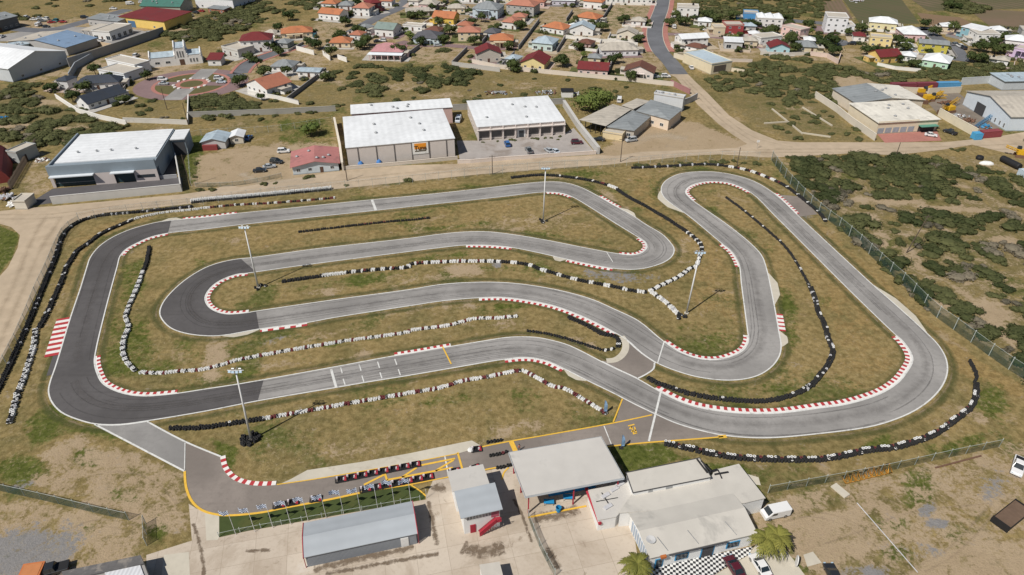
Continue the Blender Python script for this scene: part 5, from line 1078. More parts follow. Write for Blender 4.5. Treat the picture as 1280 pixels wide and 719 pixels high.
mb = MB(); mb.box(1.2, W-.4, 4.2, D-.4, h+.003, h+.3); mb.build('roof', roofm('white', 'Y'), rt); mb = MB(); mb.box(0, W, 0, 1.0, h+.003, h+.9); mb.box(0, .5, 1.0, D, h+.003, h+.7); mb.build('parapet', M_gb, rt)
for x in (W*.18, W*.36, W*.5, W*.74): MB().lathe([(.35, 0), (.35, .5), (.5, .5), (.0, .8)], 8, c=(x, 12, h+.3)).build('roof_vent', M_galv, rt)
mb = MB(); mb.box(W+.02, W+5, 21, D, 0, h-.6); mb.build('side_wing', M_gb, rt); MB().box(W+.2, W+5.2, 20.4, D, h-.59, h-.3).build('wing_roof', roofm('white', 'Y'), rt); MB().box(W+.6, W+4.6, 20.9, 20.99, 0, h-1.6).build('loading_door', M_void, rt)  # wing loading door is a dark panel, the opening's shade in its colour
# sheds
def contr(rt, W, D, h, wm): MB().box(.3, W*.66, -1.2, -.05, 0, 1.9).build('red_container', wallm((.24,.05,.05)), rt)
building('shed', 'grey gabled shed with dark red doors in the dirt yard', (254,187), (283,186), 8, 2.9, (.5,.5,.5), 'pblue', 'gy', cat='shed', group='sheds in the dirt yard', win=0, sides=False, rh=1.2, extras=contr)
building('shed', 'small pale gabled shed right of the grey one', (289,180.5), (305,179.5), 6, 2.7, (.6,.56,.48), 'white', 'gy', cat='shed', group='sheds in the dirt yard', win=1, door=False, sides=False, rh=.8)
building('workshop', 'low pale blue workshop with a faded red corrugated roof', (367,219), (424,213.5), 13, 3.0, (.56,.62,.66), 'red', 'gy', cat='workshop', group=IG, rh=1.4, win=4, ov=.7)
# grey roof complex
def posts(rt, W, D, h, wm):
    for i in range(6): MB().box(W*i/5-.15, W*i/5+.15, -.3, 0, 0, h).build('post', M_kk, rt)
def openhall(A, B, D, h, roof, label, kind='shed', rh=1.0):
    a, b_ = G(*A), G(*B); d = b_-a; W = d.length; rt = thing('open_hall', label, 'hall', a, math.atan2(d.y, d.x), IG)
    MB().box(.4, W-.4, 3, D-.4, 0, h-.1).build('wall', wallm((.20,.19,.18)), rt); posts(rt, W, D, h, None)
    roof_mesh(W, D, h, kind, rh, .6).build('roof', [roofm(roof, 'Y'), roofm(roof, 'Y')], rt); return rt
def quadhall(px, z, rh, label, roof, wallc, name='hall', open_=False):
    """hall whose four eaves corners (front left, front right, back right, back left) were read at height z"""
    P = [G(u, v, z) for u, v in px]; o0 = Vector((P[0].x, P[0].y, 0)); rt = thing(name, label, 'hall', o0, 0, IG); Q = [Vector((p.x-o0.x, p.y-o0.y, 0)) for p in P]; c = sum(Q, Vector())/4
    ins = [c+(p-c)*.94 for p in Q]
    if open_:
        w_in = [ins[0].lerp(ins[3], .35), ins[1].lerp(ins[2], .35), ins[2], ins[3]]; MB().prism(w_in, 0, z-.05).build('wall', wallm((.16,.15,.14)), rt)
        for k in range(6): p = ins[0].lerp(ins[1], k/5); MB().box(p.x-.14, p.x+.14, p.y-.14, p.y+.14, 0, z).build('post', M_kk, rt)
    else:
        MB().prism(ins, 0, z-.02).build('wall', wallm(wallc), rt); d = ins[1]-ins[0]; a_ = math.atan2(d.y, d.x)
        for k in (.2, .5, .8): p = ins[0].lerp(ins[1], k); put_window(rt, p.x+.03*math.sin(a_), p.y-.03*math.cos(a_), 1.7, a_, 1.6, 1.3)
    mb = MB(); t4 = [(p.x, p.y, z) for p in Q]; m1, m2 = Q[0].lerp(Q[3], .5), Q[1].lerp(Q[2], .5)
    if (Q[3]-Q[0]).length > (Q[1]-Q[0]).length: A, B = Q[0].lerp(Q[1], .5).lerp(Q[3].lerp(Q[2], .5), .3), Q[0].lerp(Q[1], .5).lerp(Q[3].lerp(Q[2], .5), .7); A, B = (A.x, A.y, z+rh), (B.x, B.y, z+rh); fs = [(t4[0], t4[1], A), (t4[1], t4[2], B, A), (t4[2], t4[3], B), (t4[3], t4[0], A, B)]
    else: A, B = m1.lerp(m2, .3), m1.lerp(m2, .7); A, B = (A.x, A.y, z+rh), (B.x, B.y, z+rh); fs = [(t4[0], t4[1], B, A), (t4[1], t4[2], B), (t4[2], t4[3], A, B), (t4[3], t4[0], A)]
    for f in fs: mb.quad(*f)
    mb.quad(*[(p[0], p[1], z-.15) for p in reversed(t4)])
    for k in range(4): p, r_ = t4[k], t4[(k+1) % 4]; mb.quad((p[0], p[1], z-.15), (r_[0], r_[1], z-.15), r_, p)
    mb.build('roof', roofm(roof, 'Y'), rt); return rt
quadhall([(724,149.5),(757.6,157.5),(789.5,136.5),(766,130)], 4.3, .5, 'open-fronted hall with a beige roof below the big round tree', 'beige', (.2,.2,.2), 'open_hall', True)
quadhall([(777,131.5),(792,136.4),(813,126.3),(796,123)], 4.5, .3, 'small beige roofed hall behind the open-fronted one', 'beige', (.40,.36,.30))
quadhall([(758.5,158.6),(793,163.5),(814,145.2),(791,137.6)], 3.8, 1.0, 'grey metal hip-roofed hall beside the open-fronted beige one', 'grey', (.44,.40,.34))
quadhall([(795,138.5),(837,150),(854,136),(813.5,124.5)], 4.6, 1.3, 'wider grey hip-roofed hall with a cream and pink front', 'grey', (.66,.55,.44))
building('annex', 'low cream annex at the front of the grey roofed halls', (753,173.5), (777,177.5), 6, 2.6, (.66,.54,.34), 'beige', 'flat', cat='annex', group=IG, win=0, sides=False)
building('hall', 'pale parapet building at the back of the grey roofed halls', (816,134), (852,140), 3, 5.6, (.56,.58,.60), 'beige', 'flat', cat='hall', group=IG, win=0, sides=False, rh=.6)
building('carport', 'small white carport sheltering a silver car', (783,176), (797,178.5), 5, 2.4, (.62,.62,.62), 'white', 'flat', cat='carport', group=IG, win=0, sides=False) if False else None
rt = thing('small_hut', 'tiny white hut with a black roof in the rubble behind the showroom', 'hut', G(702,122)); MB().box(0, 5, 0, 4, 0, 2.6).build('wall', wallm(WH), rt); MB().box(-.3, 5.3, -.3, 4.3, 2.603, 2.8).build('roof', M_kk, rt)
# beige complex right
def fr(rt, W, D, h, wm):
    for i in range(5): MB().box(W*.02+i*W*.125, W*.02+(i+.8)*W*.125, -.06, .0, .3, 2.4).build('shop_window', mk('pale_shop_glass', (.30,.34,.38), .3, .3, 1, .1), rt)
    MB().box(W*.68, W*.97, -2.2, -.05, 2.6, 2.8).build('awning', wallm((.10,.26,.20)), rt); MB().box(W*.69, W*.96, -.08, .0, .0, 2.4).build('dark_bay', M_void, rt)
    MB().box(-.2, W*.66, -.35, -.07, h-.2, h+.55).build('fascia', wallm((.68,.60,.46)), rt)
building('workshop', 'beige workshop with a cream front and green awning on the red paved yard', (1094,168), (1169,163.5), 20, 4.6, (.66,.58,.44), 'cream', 'shed', rh=.6, cat='workshop', group=IG, win=0, sides=False, extras=fr)
building('workshop', 'rear hall of the beige workshop, one roof slope dark grey', (1066,143), (1150,139), 18, 4.8, (.62,.55,.45), 'grey', 'gy', rh=1.6, cat='workshop', group=IG, win=3, roof2='cream', sides=False)
building('warehouse', 'pale blue-white warehouse with a tan roof and a big dark doorway at the right', (1203,131), (1257,164), 46, 5.8, (.60,.66,.72), 'beige', 'gy', rh=3.0, cat='warehouse', group=IG, win=0, sides=False,
         extras=lambda rt, W, D, h, wm: (MB().box(W*.28, W*.48, -.1, .02, 0, 4.4).build('doorway', M_void, rt), [put_window(rt, W*x, -.02, 1.6, 0, .9, 1.8) for x in (.74, .84, .93)]))
building('industrial_hall', 'low blue-grey roofed hall behind the tan roofed warehouse', (1252,113), (1300,112), 10, 4, (.5,.54,.58), 'pblue', 'shed', cat='building', group=IG, win=0, sides=False)
building('office_building', 'cream flat-roofed building with a big dark front window at the lower main road', (888,93.5), (913,89.5), 22, 4.8, (.66,.58,.42), 'pblue', 'flat', cat='building', win=0, sides=False,
         extras=lambda rt, W, D, h, wm: MB().box(W*.12, W*.72, -.08, .0, 1.0, 3.9).build('front_window', mk('brown_glass', (.12,.10,.085), .4), rt))
# red tarp hall
rt = thing('barrel_hall', 'dark red barrel-roofed hall at the left edge', 'hall', G(15, 227)); mb = MB(); n = 18; L_ = 24; _d = G(18, 183)-G(15, 227); rt.rotation_euler = (0, 0, math.atan2(_d.y, _d.x)-R(90))
for i in range(n):
    a0, a1 = math.pi*i/n, math.pi*(i+1)/n; r_ = 9.5
    p = lambda a, y: (-11-r_*math.cos(a)*1.15, y, r_*.85*math.sin(a))
    mb.quad(p(a0, 0), p(a0, L_), p(a1, L_), p(a1, 0))
mb.quad(*[p(math.pi*i/n, 0) for i in range(n+1)]); mb.quad(*[p(math.pi*(n-i)/n, L_) for i in range(n+1)])
mb.build('shell', mk('red_tarp', (.26,.055,.05), .7, .15, .8, .15, stripes=('Y', .5, .2)), rt)
building('shed', 'small grey flat shed beside the red barrel hall', (14,203), (26,205), 8, 4, (.36,.38,.38), 'grey', 'flat', cat='shed', win=1, door=False, sides=False)
building('gatehouse', 'pale concrete gatehouse at the end of the grey-blue warehouse driveway', (20,262), (35,262), 5, 2.6, (.62,.58,.50), 'white', 'flat', cat='gatehouse', win=0, sides=False)
# ================================================================ WALLS
def wall(px, h, label, col=(.62,.58,.52), th=.3, name='garden_wall', group='garden and yard walls', cap=True):
    pl = resample(spline(gp(px), 2), 6.0) if False else gp(px); o0 = Vector(pl[0]); rt = thing(name, label, 'wall', o0, 0, group); nn = normals(pl)
    mb = MB(); cb = MB()
    for i in range(len(pl)-1):
        p, q = pl[i]-o0, pl[i+1]-o0; dd = (q-p); 
        if dd.length < .1: continue
        dd.normalize(); n_ = Vector((-dd.y, dd.x, 0))*th/2; e_ = dd*(th*.5 if i else 0)
        for m_, z0, z1, k_ in ((mb, 0, h, 1.0), (cb, h+.003, h+.13, 1.35)):
            A, B_2, C_, D_ = p-n_*k_, q-n_*k_, q+n_*k_, p+n_*k_
            m_.prism([A, B_2, C_, D_], z0, z1)
    mb.build('wall_panel', wallm(col), rt)
    if cap: cb.build('coping', wallm(tuple(min(.78, x*1.08) for x in col)), rt)
    return rt
WW = (.70,.68,.64); DG = (.24,.235,.24)
wall([(590,79),(620,85.5),(680,92),(720,96),(782,101.5),(842,108)], 1.9, 'long pale wall closing the village off from the scrub', (.62,.55,.47))
wall([(66,255.5),(228,239.5)], 2.6, 'panelled grey-white wall in front of the grey-blue warehouse', (.52,.51,.49), name='yard_wall')
wall([(228,239.5),(221,200)], 2.6, 'side wall of the grey-blue warehouse yard', (.52,.51,.49), name='yard_wall')
wall([(67,233.8),(134,229),(222,222.5)], 1.2, 'low grey kerb wall under the loading bays of the grey-blue warehouse', (.36,.36,.37), name='yard_wall')
wall([(704.6,133),(722,160),(748,193)], 2.6, 'grey wall right of the showroom yard', (.46,.45,.43), th=.9, name='yard_wall')
wall([(572,204.5),(590,204),(630,200.5),(690,196.5),(745,193)], 1.3, 'low pale wall between the parking yard and the dirt road', (.62,.54,.48), name='yard_wall')
wall([(429,213.5),(426,190),(419,156)], 3.0, 'narrow cream wall left of the big white warehouse', (.60,.55,.47), th=.6, name='yard_wall')
wall([(430,212.5),(500,206.5),(572,199.5)], 1.2, 'low cream wall at the foot of the big white warehouse', (.58,.52,.45), name='yard_wall')
wall([(235,147),(345,143),(420,139)], 2.2, 'grey block wall behind the dirt yard', (.33,.32,.29), name='yard_wall')
wall([(566,138),(590,137),(705,130)], 2.4, 'grey block wall behind the showroom', (.34,.33,.31), name='yard_wall')
wall([(1018,122),(1045,140),(1062,154),(1093,176)], 2.6, 'pale stepped wall down the left side of the beige workshop', (.60,.55,.47), name='yard_wall')
wall([(1172,145),(1200,161),(1219,171.5)], 3.2, 'cream wall between the beige workshop and the scrap yard', (.66,.60,.47), name='yard_wall')
wall([(1122,116),(1160,118),(1200,116)], 2.6, 'long cream wall behind the scrap yard', (.58,.52,.42), name='yard_wall')
wall([(1200,106.5),(1240,104),(1300,102)], 3.2, 'long pale grey wall right of the blue container', (.50,.53,.54), name='yard_wall')
wall([(87,84),(150,63),(206,43.5)], 4.2, 'tall dark grey wall of the trade estate', (.30,.30,.30), name='yard_wall')
wall([(63,45),(124,57),(148,61)], 2.0, 'tan wall below the car showroom', (.54,.42,.29), name='yard_wall')
wall([(70.5,123),(98,141),(125,149),(159,156.5)], 1.8, 'white wall running down from the dark slate roofed house', WW)
wall([(155,153),(190,154),(235,156)], 1.8, 'broken white wall below the bushes', (.56,.54,.50)); wall([(236.5,123.5),(235.5,156)], 1.8, 'white wall running down from the plaza', WW)
wall([(124,70),(96,86),(88,100)], 3.0, 'curved grey-blue wall beside the dark slate roofed house', (.30,.33,.37))
wall([(310,117.5),(345,124),(374,131)], 1.6, 'white wall below the terracotta-roofed house', WW); wall([(374,131),(359,127),(408,89.5)], 1.8, 'dark wall right of the terracotta-roofed house', DG)
wall([(371,63),(393,69)], 2.2, 'white wall piece by the street, the left of three', WW); wall([(404,69),(413,76)], 2.2, 'white wall piece by the street, the middle of three', WW); wall([(422.5,74),(434,78)], 2.2, 'white wall piece by the street, the right of three', WW)
for p, lb in [([(560.7,3),(544,14)], 'dark lot wall at the top centre'), ([(524.5,60),(501,78)], 'dark lot wall right of the pink veranda house'), ([(584,63),(565,82)], 'dark lot wall left of the bare gable house'), ([(565,82.5),(625,90)], 'low grey wall round the concrete yard'), ([(615,41),(603,55)], 'dark lot wall right of the salmon orange house'),
              ([(674,27.5),(648,62)], 'dark lot wall left of the bright orange hip roof'), ([(765,7),(749,32)], 'dark lot wall beside the top green lot'), ([(706.5,49),(696,66)], 'dark lot wall left of the middle green lot'), ([(752,54),(745,71)], 'dark lot wall right of the middle green lot'), ([(715.5,16),(708,27)], 'dark lot wall left of the upper orange roof'),
              ([(643,69),(627.6,84)], 'dark lot wall left of the yellow gable house'), ([(766,77),(759.5,94)], 'dark lot wall right of the pink L-shaped house')]: wall(p, 2.0, lb, DG if 'dark' in lb else (.45,.43,.40))  # dark grey puts the shade on these lot walls into their colour
wall([(707,48),(752,53.5)], 1.8, 'pale wall along the top of the middle green lot', WW); wall([(748,53),(770,54.5),(797,58)], 1.8, 'white wall above the long white house', WW)
wall([(842,72),(868,80),(888,93)], 2.2, 'cream wall in front of the cream office building', (.64,.56,.43)); wall([(842,72),(860,70),(888,76)], 2.0, 'cream wall round the parking bay right of the main road', (.64,.56,.43)); wall([(913,89),(930,92)], 1.6, 'short cream wall right of the cream office building', (.64,.56,.43))
wall([(838,106),(862,118)], 2.2, 'dark and pink wall at the end of the asphalt', (.34,.17,.17)); wall([(845,135),(862,129),(871,124)], 2.6, 'grey wall beside the grey roofed halls', (.40,.40,.40), name='yard_wall')
wall([(950,68.5),(985,70),(1010,69)], 1.6, 'pale wall below the turquoise house', (.58,.54,.48)); wall([(1012,69.5),(1033,72),(1047,80),(1050,71)], 2.0, 'beige wall round the yard below the grey-blue hip roof', (.60,.48,.42))
wall([(1096,82),(1118,87),(1150,90)], 1.4, 'low pale wall below the yellow house with red roofs', WW); wall([(875,74),(905,77),(940,78)], 1.4, 'pale wall along the scrub below the white canopy house', (.55,.48,.42))
# ruins in the lot left of the beige workshop
for p, lb in [([(965,137),(1003,168)], 'long line of low ruined foundation, the left one'), ([(1003,135),(1040,158)], 'long line of low ruined foundation, the right one'), ([(955,155),(985,153)], 'short cross piece of low ruined foundation'), ([(1003,167),(1038,172)], 'low ruined foundation nearest the dirt road')]: wall(p, .5, lb, (.50,.45,.36), th=.5, name='foundation_ruin', group='ruined foundations', cap=False)

# paved yards and low lot walls round the village houses
yr = random.Random(31); ym = [mk('yard_sand', (.42,.35,.26), .95, .25, .5, .2, world=True), mk('yard_concrete', (.42,.40,.37), .9, .2, .5, .2, world=True, stain=((.25,.23,.2), .2, .55, .6)), M_pinkp, mk('yard_green', (.10,.11,.035), .95, .3, .7, .25, world=True), mk('yard_paving', (.46,.36,.30), .9, .2, .6, .2, world=True)]
SHRUB = []; yz = .036
for a_, W_, D_, an, lb in YARD:
    e1, e2 = Vector((math.cos(an), math.sin(an), 0)), Vector((-math.sin(an), math.cos(an), 0)); l_, r_, f_, k_ = yr.uniform(2, 5), yr.uniform(2, 5), yr.uniform(3, 6), yr.uniform(2, 5); yz += .0015
    cs_ = [a_-e1*l_-e2*f_, a_+e1*(W_+r_)-e2*f_, a_+e1*(W_+r_)+e2*(D_+k_), a_-e1*l_+e2*(D_+k_)]
    sheet('house_yard', [cs_], yz, yr.choice(ym))
    for _ in range(yr.choice((2, 3, 4))):
        s_ = yr.choice((0, 1, 2)); p = a_-e1*yr.uniform(1.2, l_)+e2*yr.uniform(-f_, D_+k_) if s_ == 0 else a_+e1*(W_+yr.uniform(1.2, r_))+e2*yr.uniform(-f_, D_+k_) if s_ == 1 else a_+e1*yr.uniform(0, W_)-e2*yr.uniform(1.6, f_)
        SHRUB.append(p)
    if len(lb.replace('-', ' ').split()) <= 9 and yr.random() < .75:
        o_ = a_.copy(); rt = thing('lot_wall', 'low wall round the lot of the '+lb, 'wall', o_, an, 'low walls round village lots'); m_ = MB(); hh = yr.uniform(.9, 1.5); x0, x1, y0, y1 = -l_, W_+r_, -f_, D_+k_; g0 = yr.uniform(.2, .6)*(x1-x0)+x0
        m_.box(x0, g0, y0-.12, y0+.12, 0, hh).box(min(g0+3.2, x1-.3), x1, y0-.12, y0+.12, 0, hh).box(x0-.13, x0+.13, y0+.121, y1, 0, hh).box(x1-.13, x1+.13, y0+.121, y1, 0, hh); m_.build('wall_panel', wallm(yr.choice([WW, (.45,.43,.41), (.55,.47,.38), DG, (.62,.50,.46)])), rt)
# ================================================================ PADDOCK BUILDINGS
PG = 'paddock buildings of the kart circuit'
M_rg = mk('pale_grey_sheet_roof', (.38,.41,.44), .6, .08, .5, .12, stripes=('Y', .16, .10)); M_rl = mk('pale_felt_roof', (.52,.495,.45), .85, .12, .35, .14, stain=((.30,.29,.27), .16, .56, .55)); M_rs = mk('shelter_sheet_roof', (.52,.50,.47), .7, .09, .4, .12, stain=((.34,.33,.31), .2, .60, .55))
M_redt = wallm((.36,.03,.05)); M_blue = wallm((.02,.20,.46)); M_whw = wallm((.74,.74,.73)); M_gw = mk('grey_sheet_wall', (.24,.26,.29), .65, .1, .5, .1, stripes=('X', 1.6, .15))
# long grey garage
a, b_ = G(385,709), G(521.4,679.7); d = b_-a; W = d.length; rt = thing('garage', 'long pale grey garage with dark red gable trim on the concrete apron', 'garage', a, math.atan2(d.y, d.x), PG)
h = 2.9; D = (G(513.7,630,h)-G(521.4,667.3,h)).length
mb = MB(); gable_walls(mb, W, D, h, .8, 'x'); mb.build('wall', M_gw, rt); roof_mesh(W, D, h, 'gx', .8, .25, .12).build('roof', [M_rg, M_rg], rt)
for x in (-.32, W+.25): 
    t_ = MB(); slab(t_, [(x, -.3, h+.15), (x+.12, -.3, h+.15), (x+.12, D/2, h+1.02), (x, D/2, h+1.02)], .3); slab(t_, [(x, D/2, h+1.02), (x+.12, D/2, h+1.02), (x+.12, D+.3, h+.15), (x, D+.3, h+.15)], .3); t_.build('gable_trim', M_redt, rt)
    MB().box(x+.02, x+.10, -.1, .1, 0, h).build('corner_trim', M_redt, rt)
put_door(rt, W*.89, -.04, 0, 1.3, 2.3, M_frame)
# timing tower
a, b_ = G(580.8,668), G(625,657.8); d = b_-a; W = d.length; rt = thing('timing_tower', 'white two-storey timing tower with red outside stairs', 'tower', a, math.atan2(d.y, d.x), PG)
h = 5.2; D = (G(604,588,h)-G(622,640,h)).length; D1 = D*.52
MB().box(0, W, 0, D1, 0, h).build('wall', M_whw, rt); MB().box(-.4, W-.9, D1+.01, D, 0, h-.2).build('rear_wall', M_whw, rt)
r_ = MB(); slab(r_, [(-.6, -.7, h+.1), (W+.35, -.7, h+.1), (W+.35, D1*.98, h+.55), (-.6, D1*.98, h+.55)], .14); r_.build('roof', M_rg, rt)
r_ = MB(); slab(r_, [(-.9, D1*.985, h+.5), (W-.6, D1*.985, h+.5), (W-.6, D+.5, h-.05), (-.9, D+.5, h-.05)], .14); r_.build('rear_roof', M_rs, rt)
n = 8
for i in range(n):
    put_window(rt, .55+i*(W-2.0)/n+.2, -.02, 3.95, 0, (W-2.0)/n-.04, 1.15)
MB().box(W-1.5, W-.15, -.06, -.01, 2.9, 5.0).build('upper_door', wallm((.42,.12,.16)), rt); put_door(rt, W*.24, -.04, 0, .95, 2.1, M_redt)
for i in range(3): put_window(rt, -.02, 1+i*1.6, 3.9, R(-90), 1.2, 1.1)
s_ = MB(); N = 11
for i in range(N): s_.box(W*.40+i*(W*.46)/N, W*.40+(i+1)*(W*.46)/N+.04, -1.15, -.1, 2.75*(i+.6)/N, 2.75*(i+.6)/N+.08)
s_.quad((W*.38, -1.16, 0), (W*.87, -1.16, 2.72), (W*.87, -1.16, 2.98), (W*.38, -1.16, .28)); s_.quad((W*.38, -.06, 0), (W*.38, -.06, .28), (W*.87, -.06, 2.98), (W*.87, -.06, 2.72))
s_.box(W*.86, W, -1.15, -.1, 2.68, 2.78); so_ = s_.build('stairs', M_redt, rt)
q = MB(); q.bar((W*.38, -1.15, 1.0), (W*.87, -1.15, 3.75), .05, 5).bar((W*.87, -1.15, 3.75), (W+.02, -1.15, 3.75), .05, 5)
for i in range(9): q.bar((W*.40+i*W*.075, -1.15, .1+i*.30 if i < 7 else 2.75), (W*.40+i*W*.075, -1.15, 1.15+i*.42 if i < 7 else 3.75), .03, 4)
q.quad((W*.38, -1.14, .3), (W*.87, -1.14, 3.0), (W*.87, -1.14, 3.6), (W*.38, -1.14, .9)); q.build('railing', M_redt, so_)
# shelter
h = 5.0; cs = [G(636.4,567,h), G(750.7,547.4,h), G(779.5,598.5,h), G(657,621.7,h)]; o0 = (cs[3].x, cs[3].y, 0); rt = thing('pit_shelter', 'large open shelter with a pale flat roof on red posts beside the pit lane', 'shelter', o0, 0, PG)
L = [Vector((c.x-o0[0], c.y-o0[1], 0)) for c in cs]; mb = MB(); mb.prism(L, h, h+.28); mb.build('roof', M_rs, rt)
cen = sum(L, Vector())/4; f = MB(); n4 = [cen+(p-cen)*1.012 for p in L]
for i in range(4): p, q = n4[i], n4[(i+1) % 4]; f.quad((p.x, p.y, h-.22), (q.x, q.y, h-.22), (q.x, q.y, h+.32), (p.x, p.y, h+.32)) if False else f.prism([p, q, cen+(q-cen)*1.002, cen+(p-cen)*1.002], h-.20, h+.33)
f.build('fascia', mk('pale_blue_fascia', (.50,.54,.58), .6, .08, 1, .05), rt)
for s_, t2 in ((.04,.05),(.5,.05),(.96,.05),(.04,.5),(.96,.5),(.04,.95),(.5,.95),(.96,.95)):
    p = (L[3]*(1-s_)+L[2]*s_)*(1-t2)+(L[0]*(1-s_)+L[1]*s_)*t2; MB().box(p.x-.11, p.x+.11, p.y-.11, p.y+.11, 0, h).build('post', M_redt, rt)
lp = lambda s_, t2: (L[3]*(1-s_)+L[2]*s_)*(1-t2)+(L[0]*(1-s_)+L[1]*s_)*t2
MB().prism([lp(.02,-.06), lp(.62,-.06), lp(.62,-.03), lp(.02,-.03)], 0, .16).build('step_edge', M_yel, rt)
MB().prism([lp(.30,.3), lp(.80,.3), lp(.80,.34), lp(.30,.34)], 0, 1.0).build('counter', M_blue, rt)
for px, lb in (((686,630), 'blue plastic table under the front edge of the shelter, the left one'), ((710,624), 'blue plastic table under the front edge of the shelter, the right one'), ((698,639), 'blue bin in front of the shelter on the yellow edge')):
    t_ = thing('plastic_table' if 'table' in lb else 'rubbish_bin', lb, 'table' if 'table' in lb else 'bin', G(*px))
    if 'table' in lb:
        MB().box(-.9, .9, -.5, .5, .70, .76).build('tabletop', mk('blue_plastic', (.02,.24,.50), .5, .1, 2, .1), t_)
        for x in (-.75, .75):
            for y in (-.4, .4): MB().bar((x, y, 0), (x, y, .7), .04, 5).build('leg', M_kk, t_)
    else: MB().lathe([(0, 0), (.42, 0), (.52, 1.1), (.46, 1.1), (.4, .2)], 10).build('barrel', mk('blue_plastic', (.02,.24,.50), .5), t_)
# clubhouse
a, b_ = G(810.5,712), G(938,682); d = b_-a; W = d.length; rt = thing('clubhouse', 'white clubhouse with blue trimmed openings and pale roofs facing the chequered terrace', 'clubhouse', a, math.atan2(d.y, d.x), PG)
h = 3.5; D = (G(916,612.6,h)-G(944,663,h)).length
mb = MB(); gable_walls(mb, W, D, h, .9, 'x'); mb.build('wall', M_whw, rt); roof_mesh(W, D, h, 'gx', .9, .35, .14).build('roof', [M_rl, M_rl], rt)
bw = lambda x0, x1, z0, z1, nm, m2: (MB().box(x0-.18, x1+.18, -.09, -.004, z0-.18, z1+.18).build(nm+'_surround', wallm((.05,.28,.52)), rt), MB().box(x0, x1, -.13, -.092, z0, z1).build(nm, m2, rt))
bw(W*.06, W*.12, .1, 2.2, 'door', M_doorb if False else M_glass); bw(W*.25, W*.36, 1.0, 2.3, 'window', M_glass); bw(W*.50, W*.61, .1, 2.5, 'doorway', M_void); bw(W*.75, W*.86, 1.0, 2.2, 'window', M_glass)
st = MB()
for i in range(9): st.box(-.09, -.004, .7+i*(D-1.4)/9, .7+i*(D-1.4)/9+.42, .3, 2.9)
st.build('wall_stripes', wallm((.36,.42,.50)), rt)
g_ = MB(); g_.box(W*.16, W*.72, -.62, -.4, h-.12, h+.04); g_.build('gutter', mk('dark_gutter', (.07,.07,.075), .7, .2, 2, .1), rt)
MB().box(W*.08, W*.13, -.75, -.3, h-.25, h+.2).build('rusty_lamp_box', mk('rust_orange', (.44,.14,.04), .8, .25, 3, .1), rt)
for x in (W*.16, W*.45, W*.82): MB().bar((x, .1, h+.34), (x-.9, D*.30, h+.95), .045, 5).build('roof_pipe', M_galv, rt)
MB().lathe([(.45, 0), (.75, .25), (.8, .3), (.1, .12)], 12, c=(W*.05, D*.28, h+.6)).build('satellite_dish', mk('dish_grey', (.5,.5,.5), .5, .1), rt)
inv = rt.matrix_basis.inverted()
from mathutils import Matrix
RM = (Matrix.Translation(rt.location) @ Matrix.Rotation(rt.rotation_euler.z, 4, 'Z')).inverted()
def block(px, z, name, z0=0.0, mt=M_rl, mw=M_whw, rim=.25, rimm=None):
    P = [RM @ G(u, v, z) for u, v in px]; P = [Vector((p.x, p.y, 0)) for p in P]; mb = MB(); mb.prism(P, z0, z-.12, 0); mb.build(name+'_wall', mw, rt)
    c = sum(P, Vector())/len(P); mb = MB(); mb.prism([c+(p-c)*1.02 for p in P], z-.117, z+.03); o = mb.build(name+'_roof', mt, rt)
    if rim:
        r_ = MB()
        for i in range(len(P)):
            p, q = c+(P[i]-c)*1.021, c+(P[(i+1) % len(P)]-c)*1.021; dd = (q-p); L_ = dd.length
            if L_ < .3: continue
            r_.bar((p.x, p.y, z+.08), (q.x, q.y, z+.08), .09, 4)
        r_.build('roof_edge', rimm or mk('dark_gutter', (.07,.07,.075), .7), o)
    return o
o1 = block([(792,617),(888,598),(893,588),(922.7,580.5),(955.5,622.5),(930.5,628.5),(775,641)], 3.75, 'middle_hall', rim=0)
o2 = block([(783.5,591.3),(873.7,573.2),(888,597.2),(792,616)], 4.5, 'rear_hall', rim=.2)
o3 = block([(735.7,613),(785,603.5),(791,617),(776,640),(770,646),(748,650)], 2.9, 'annex', mt=M_rs, rim=0)
# clutter on the roofs
def rb(px, z, sx, sy, sz, nm, m, ang=0.0):
    p = RM @ G(*px, z); o = MB().box(-sx/2, sx/2, -sy/2, sy/2, 0, sz).build(nm, m, rt); o.location = (p.x, p.y, z+.04); o.rotation_euler = (0, 0, R(ang))
def rp(p1, p2, z, r_, nm='roof_pipe', m=M_kk):
    a_, c_ = RM @ G(*p1, z), RM @ G(*p2, z); MB().bar((a_.x, a_.y, z+.2), (c_.x, c_.y, z+.2), r_, 6).build(nm, m, rt)
rp((871,575), (884,592), 4.5, .16); rp((876,577), (889,590), 4.4, .14); rp((884,592), (896,588), 3.9, .22); rp((893,594), (910,591), 3.8, .16); rp((897,588), (902,599), 3.8, .10); rp((795,617.5), (886,599.5), 3.75, .12, 'roof_gutter'); rp((752,617), (760,630), 2.9, .08); rp((745,628), (772,623), 2.9, .06)
for px, sx, sy in (((835,609),1.2,.8),((848,606.5),.9,.6),((812,614),.8,.6),((866,603),.7,.5)): rb(px, 3.75, sx, sy, .5, 'aircon_unit', M_galv)
for px in ((757,620),(768,612),(775,606),(760,634)): rb(px, 2.9, 1.6, .7, .25, 'roof_junk', M_tyg, 20)
rp((733,611.5), (750,656), 1.9, .35, 'red_wall_band', M_redt); rb((766,651), 0.0, 1.2, .3, 2.2, 'blue_door', M_blue, 0)
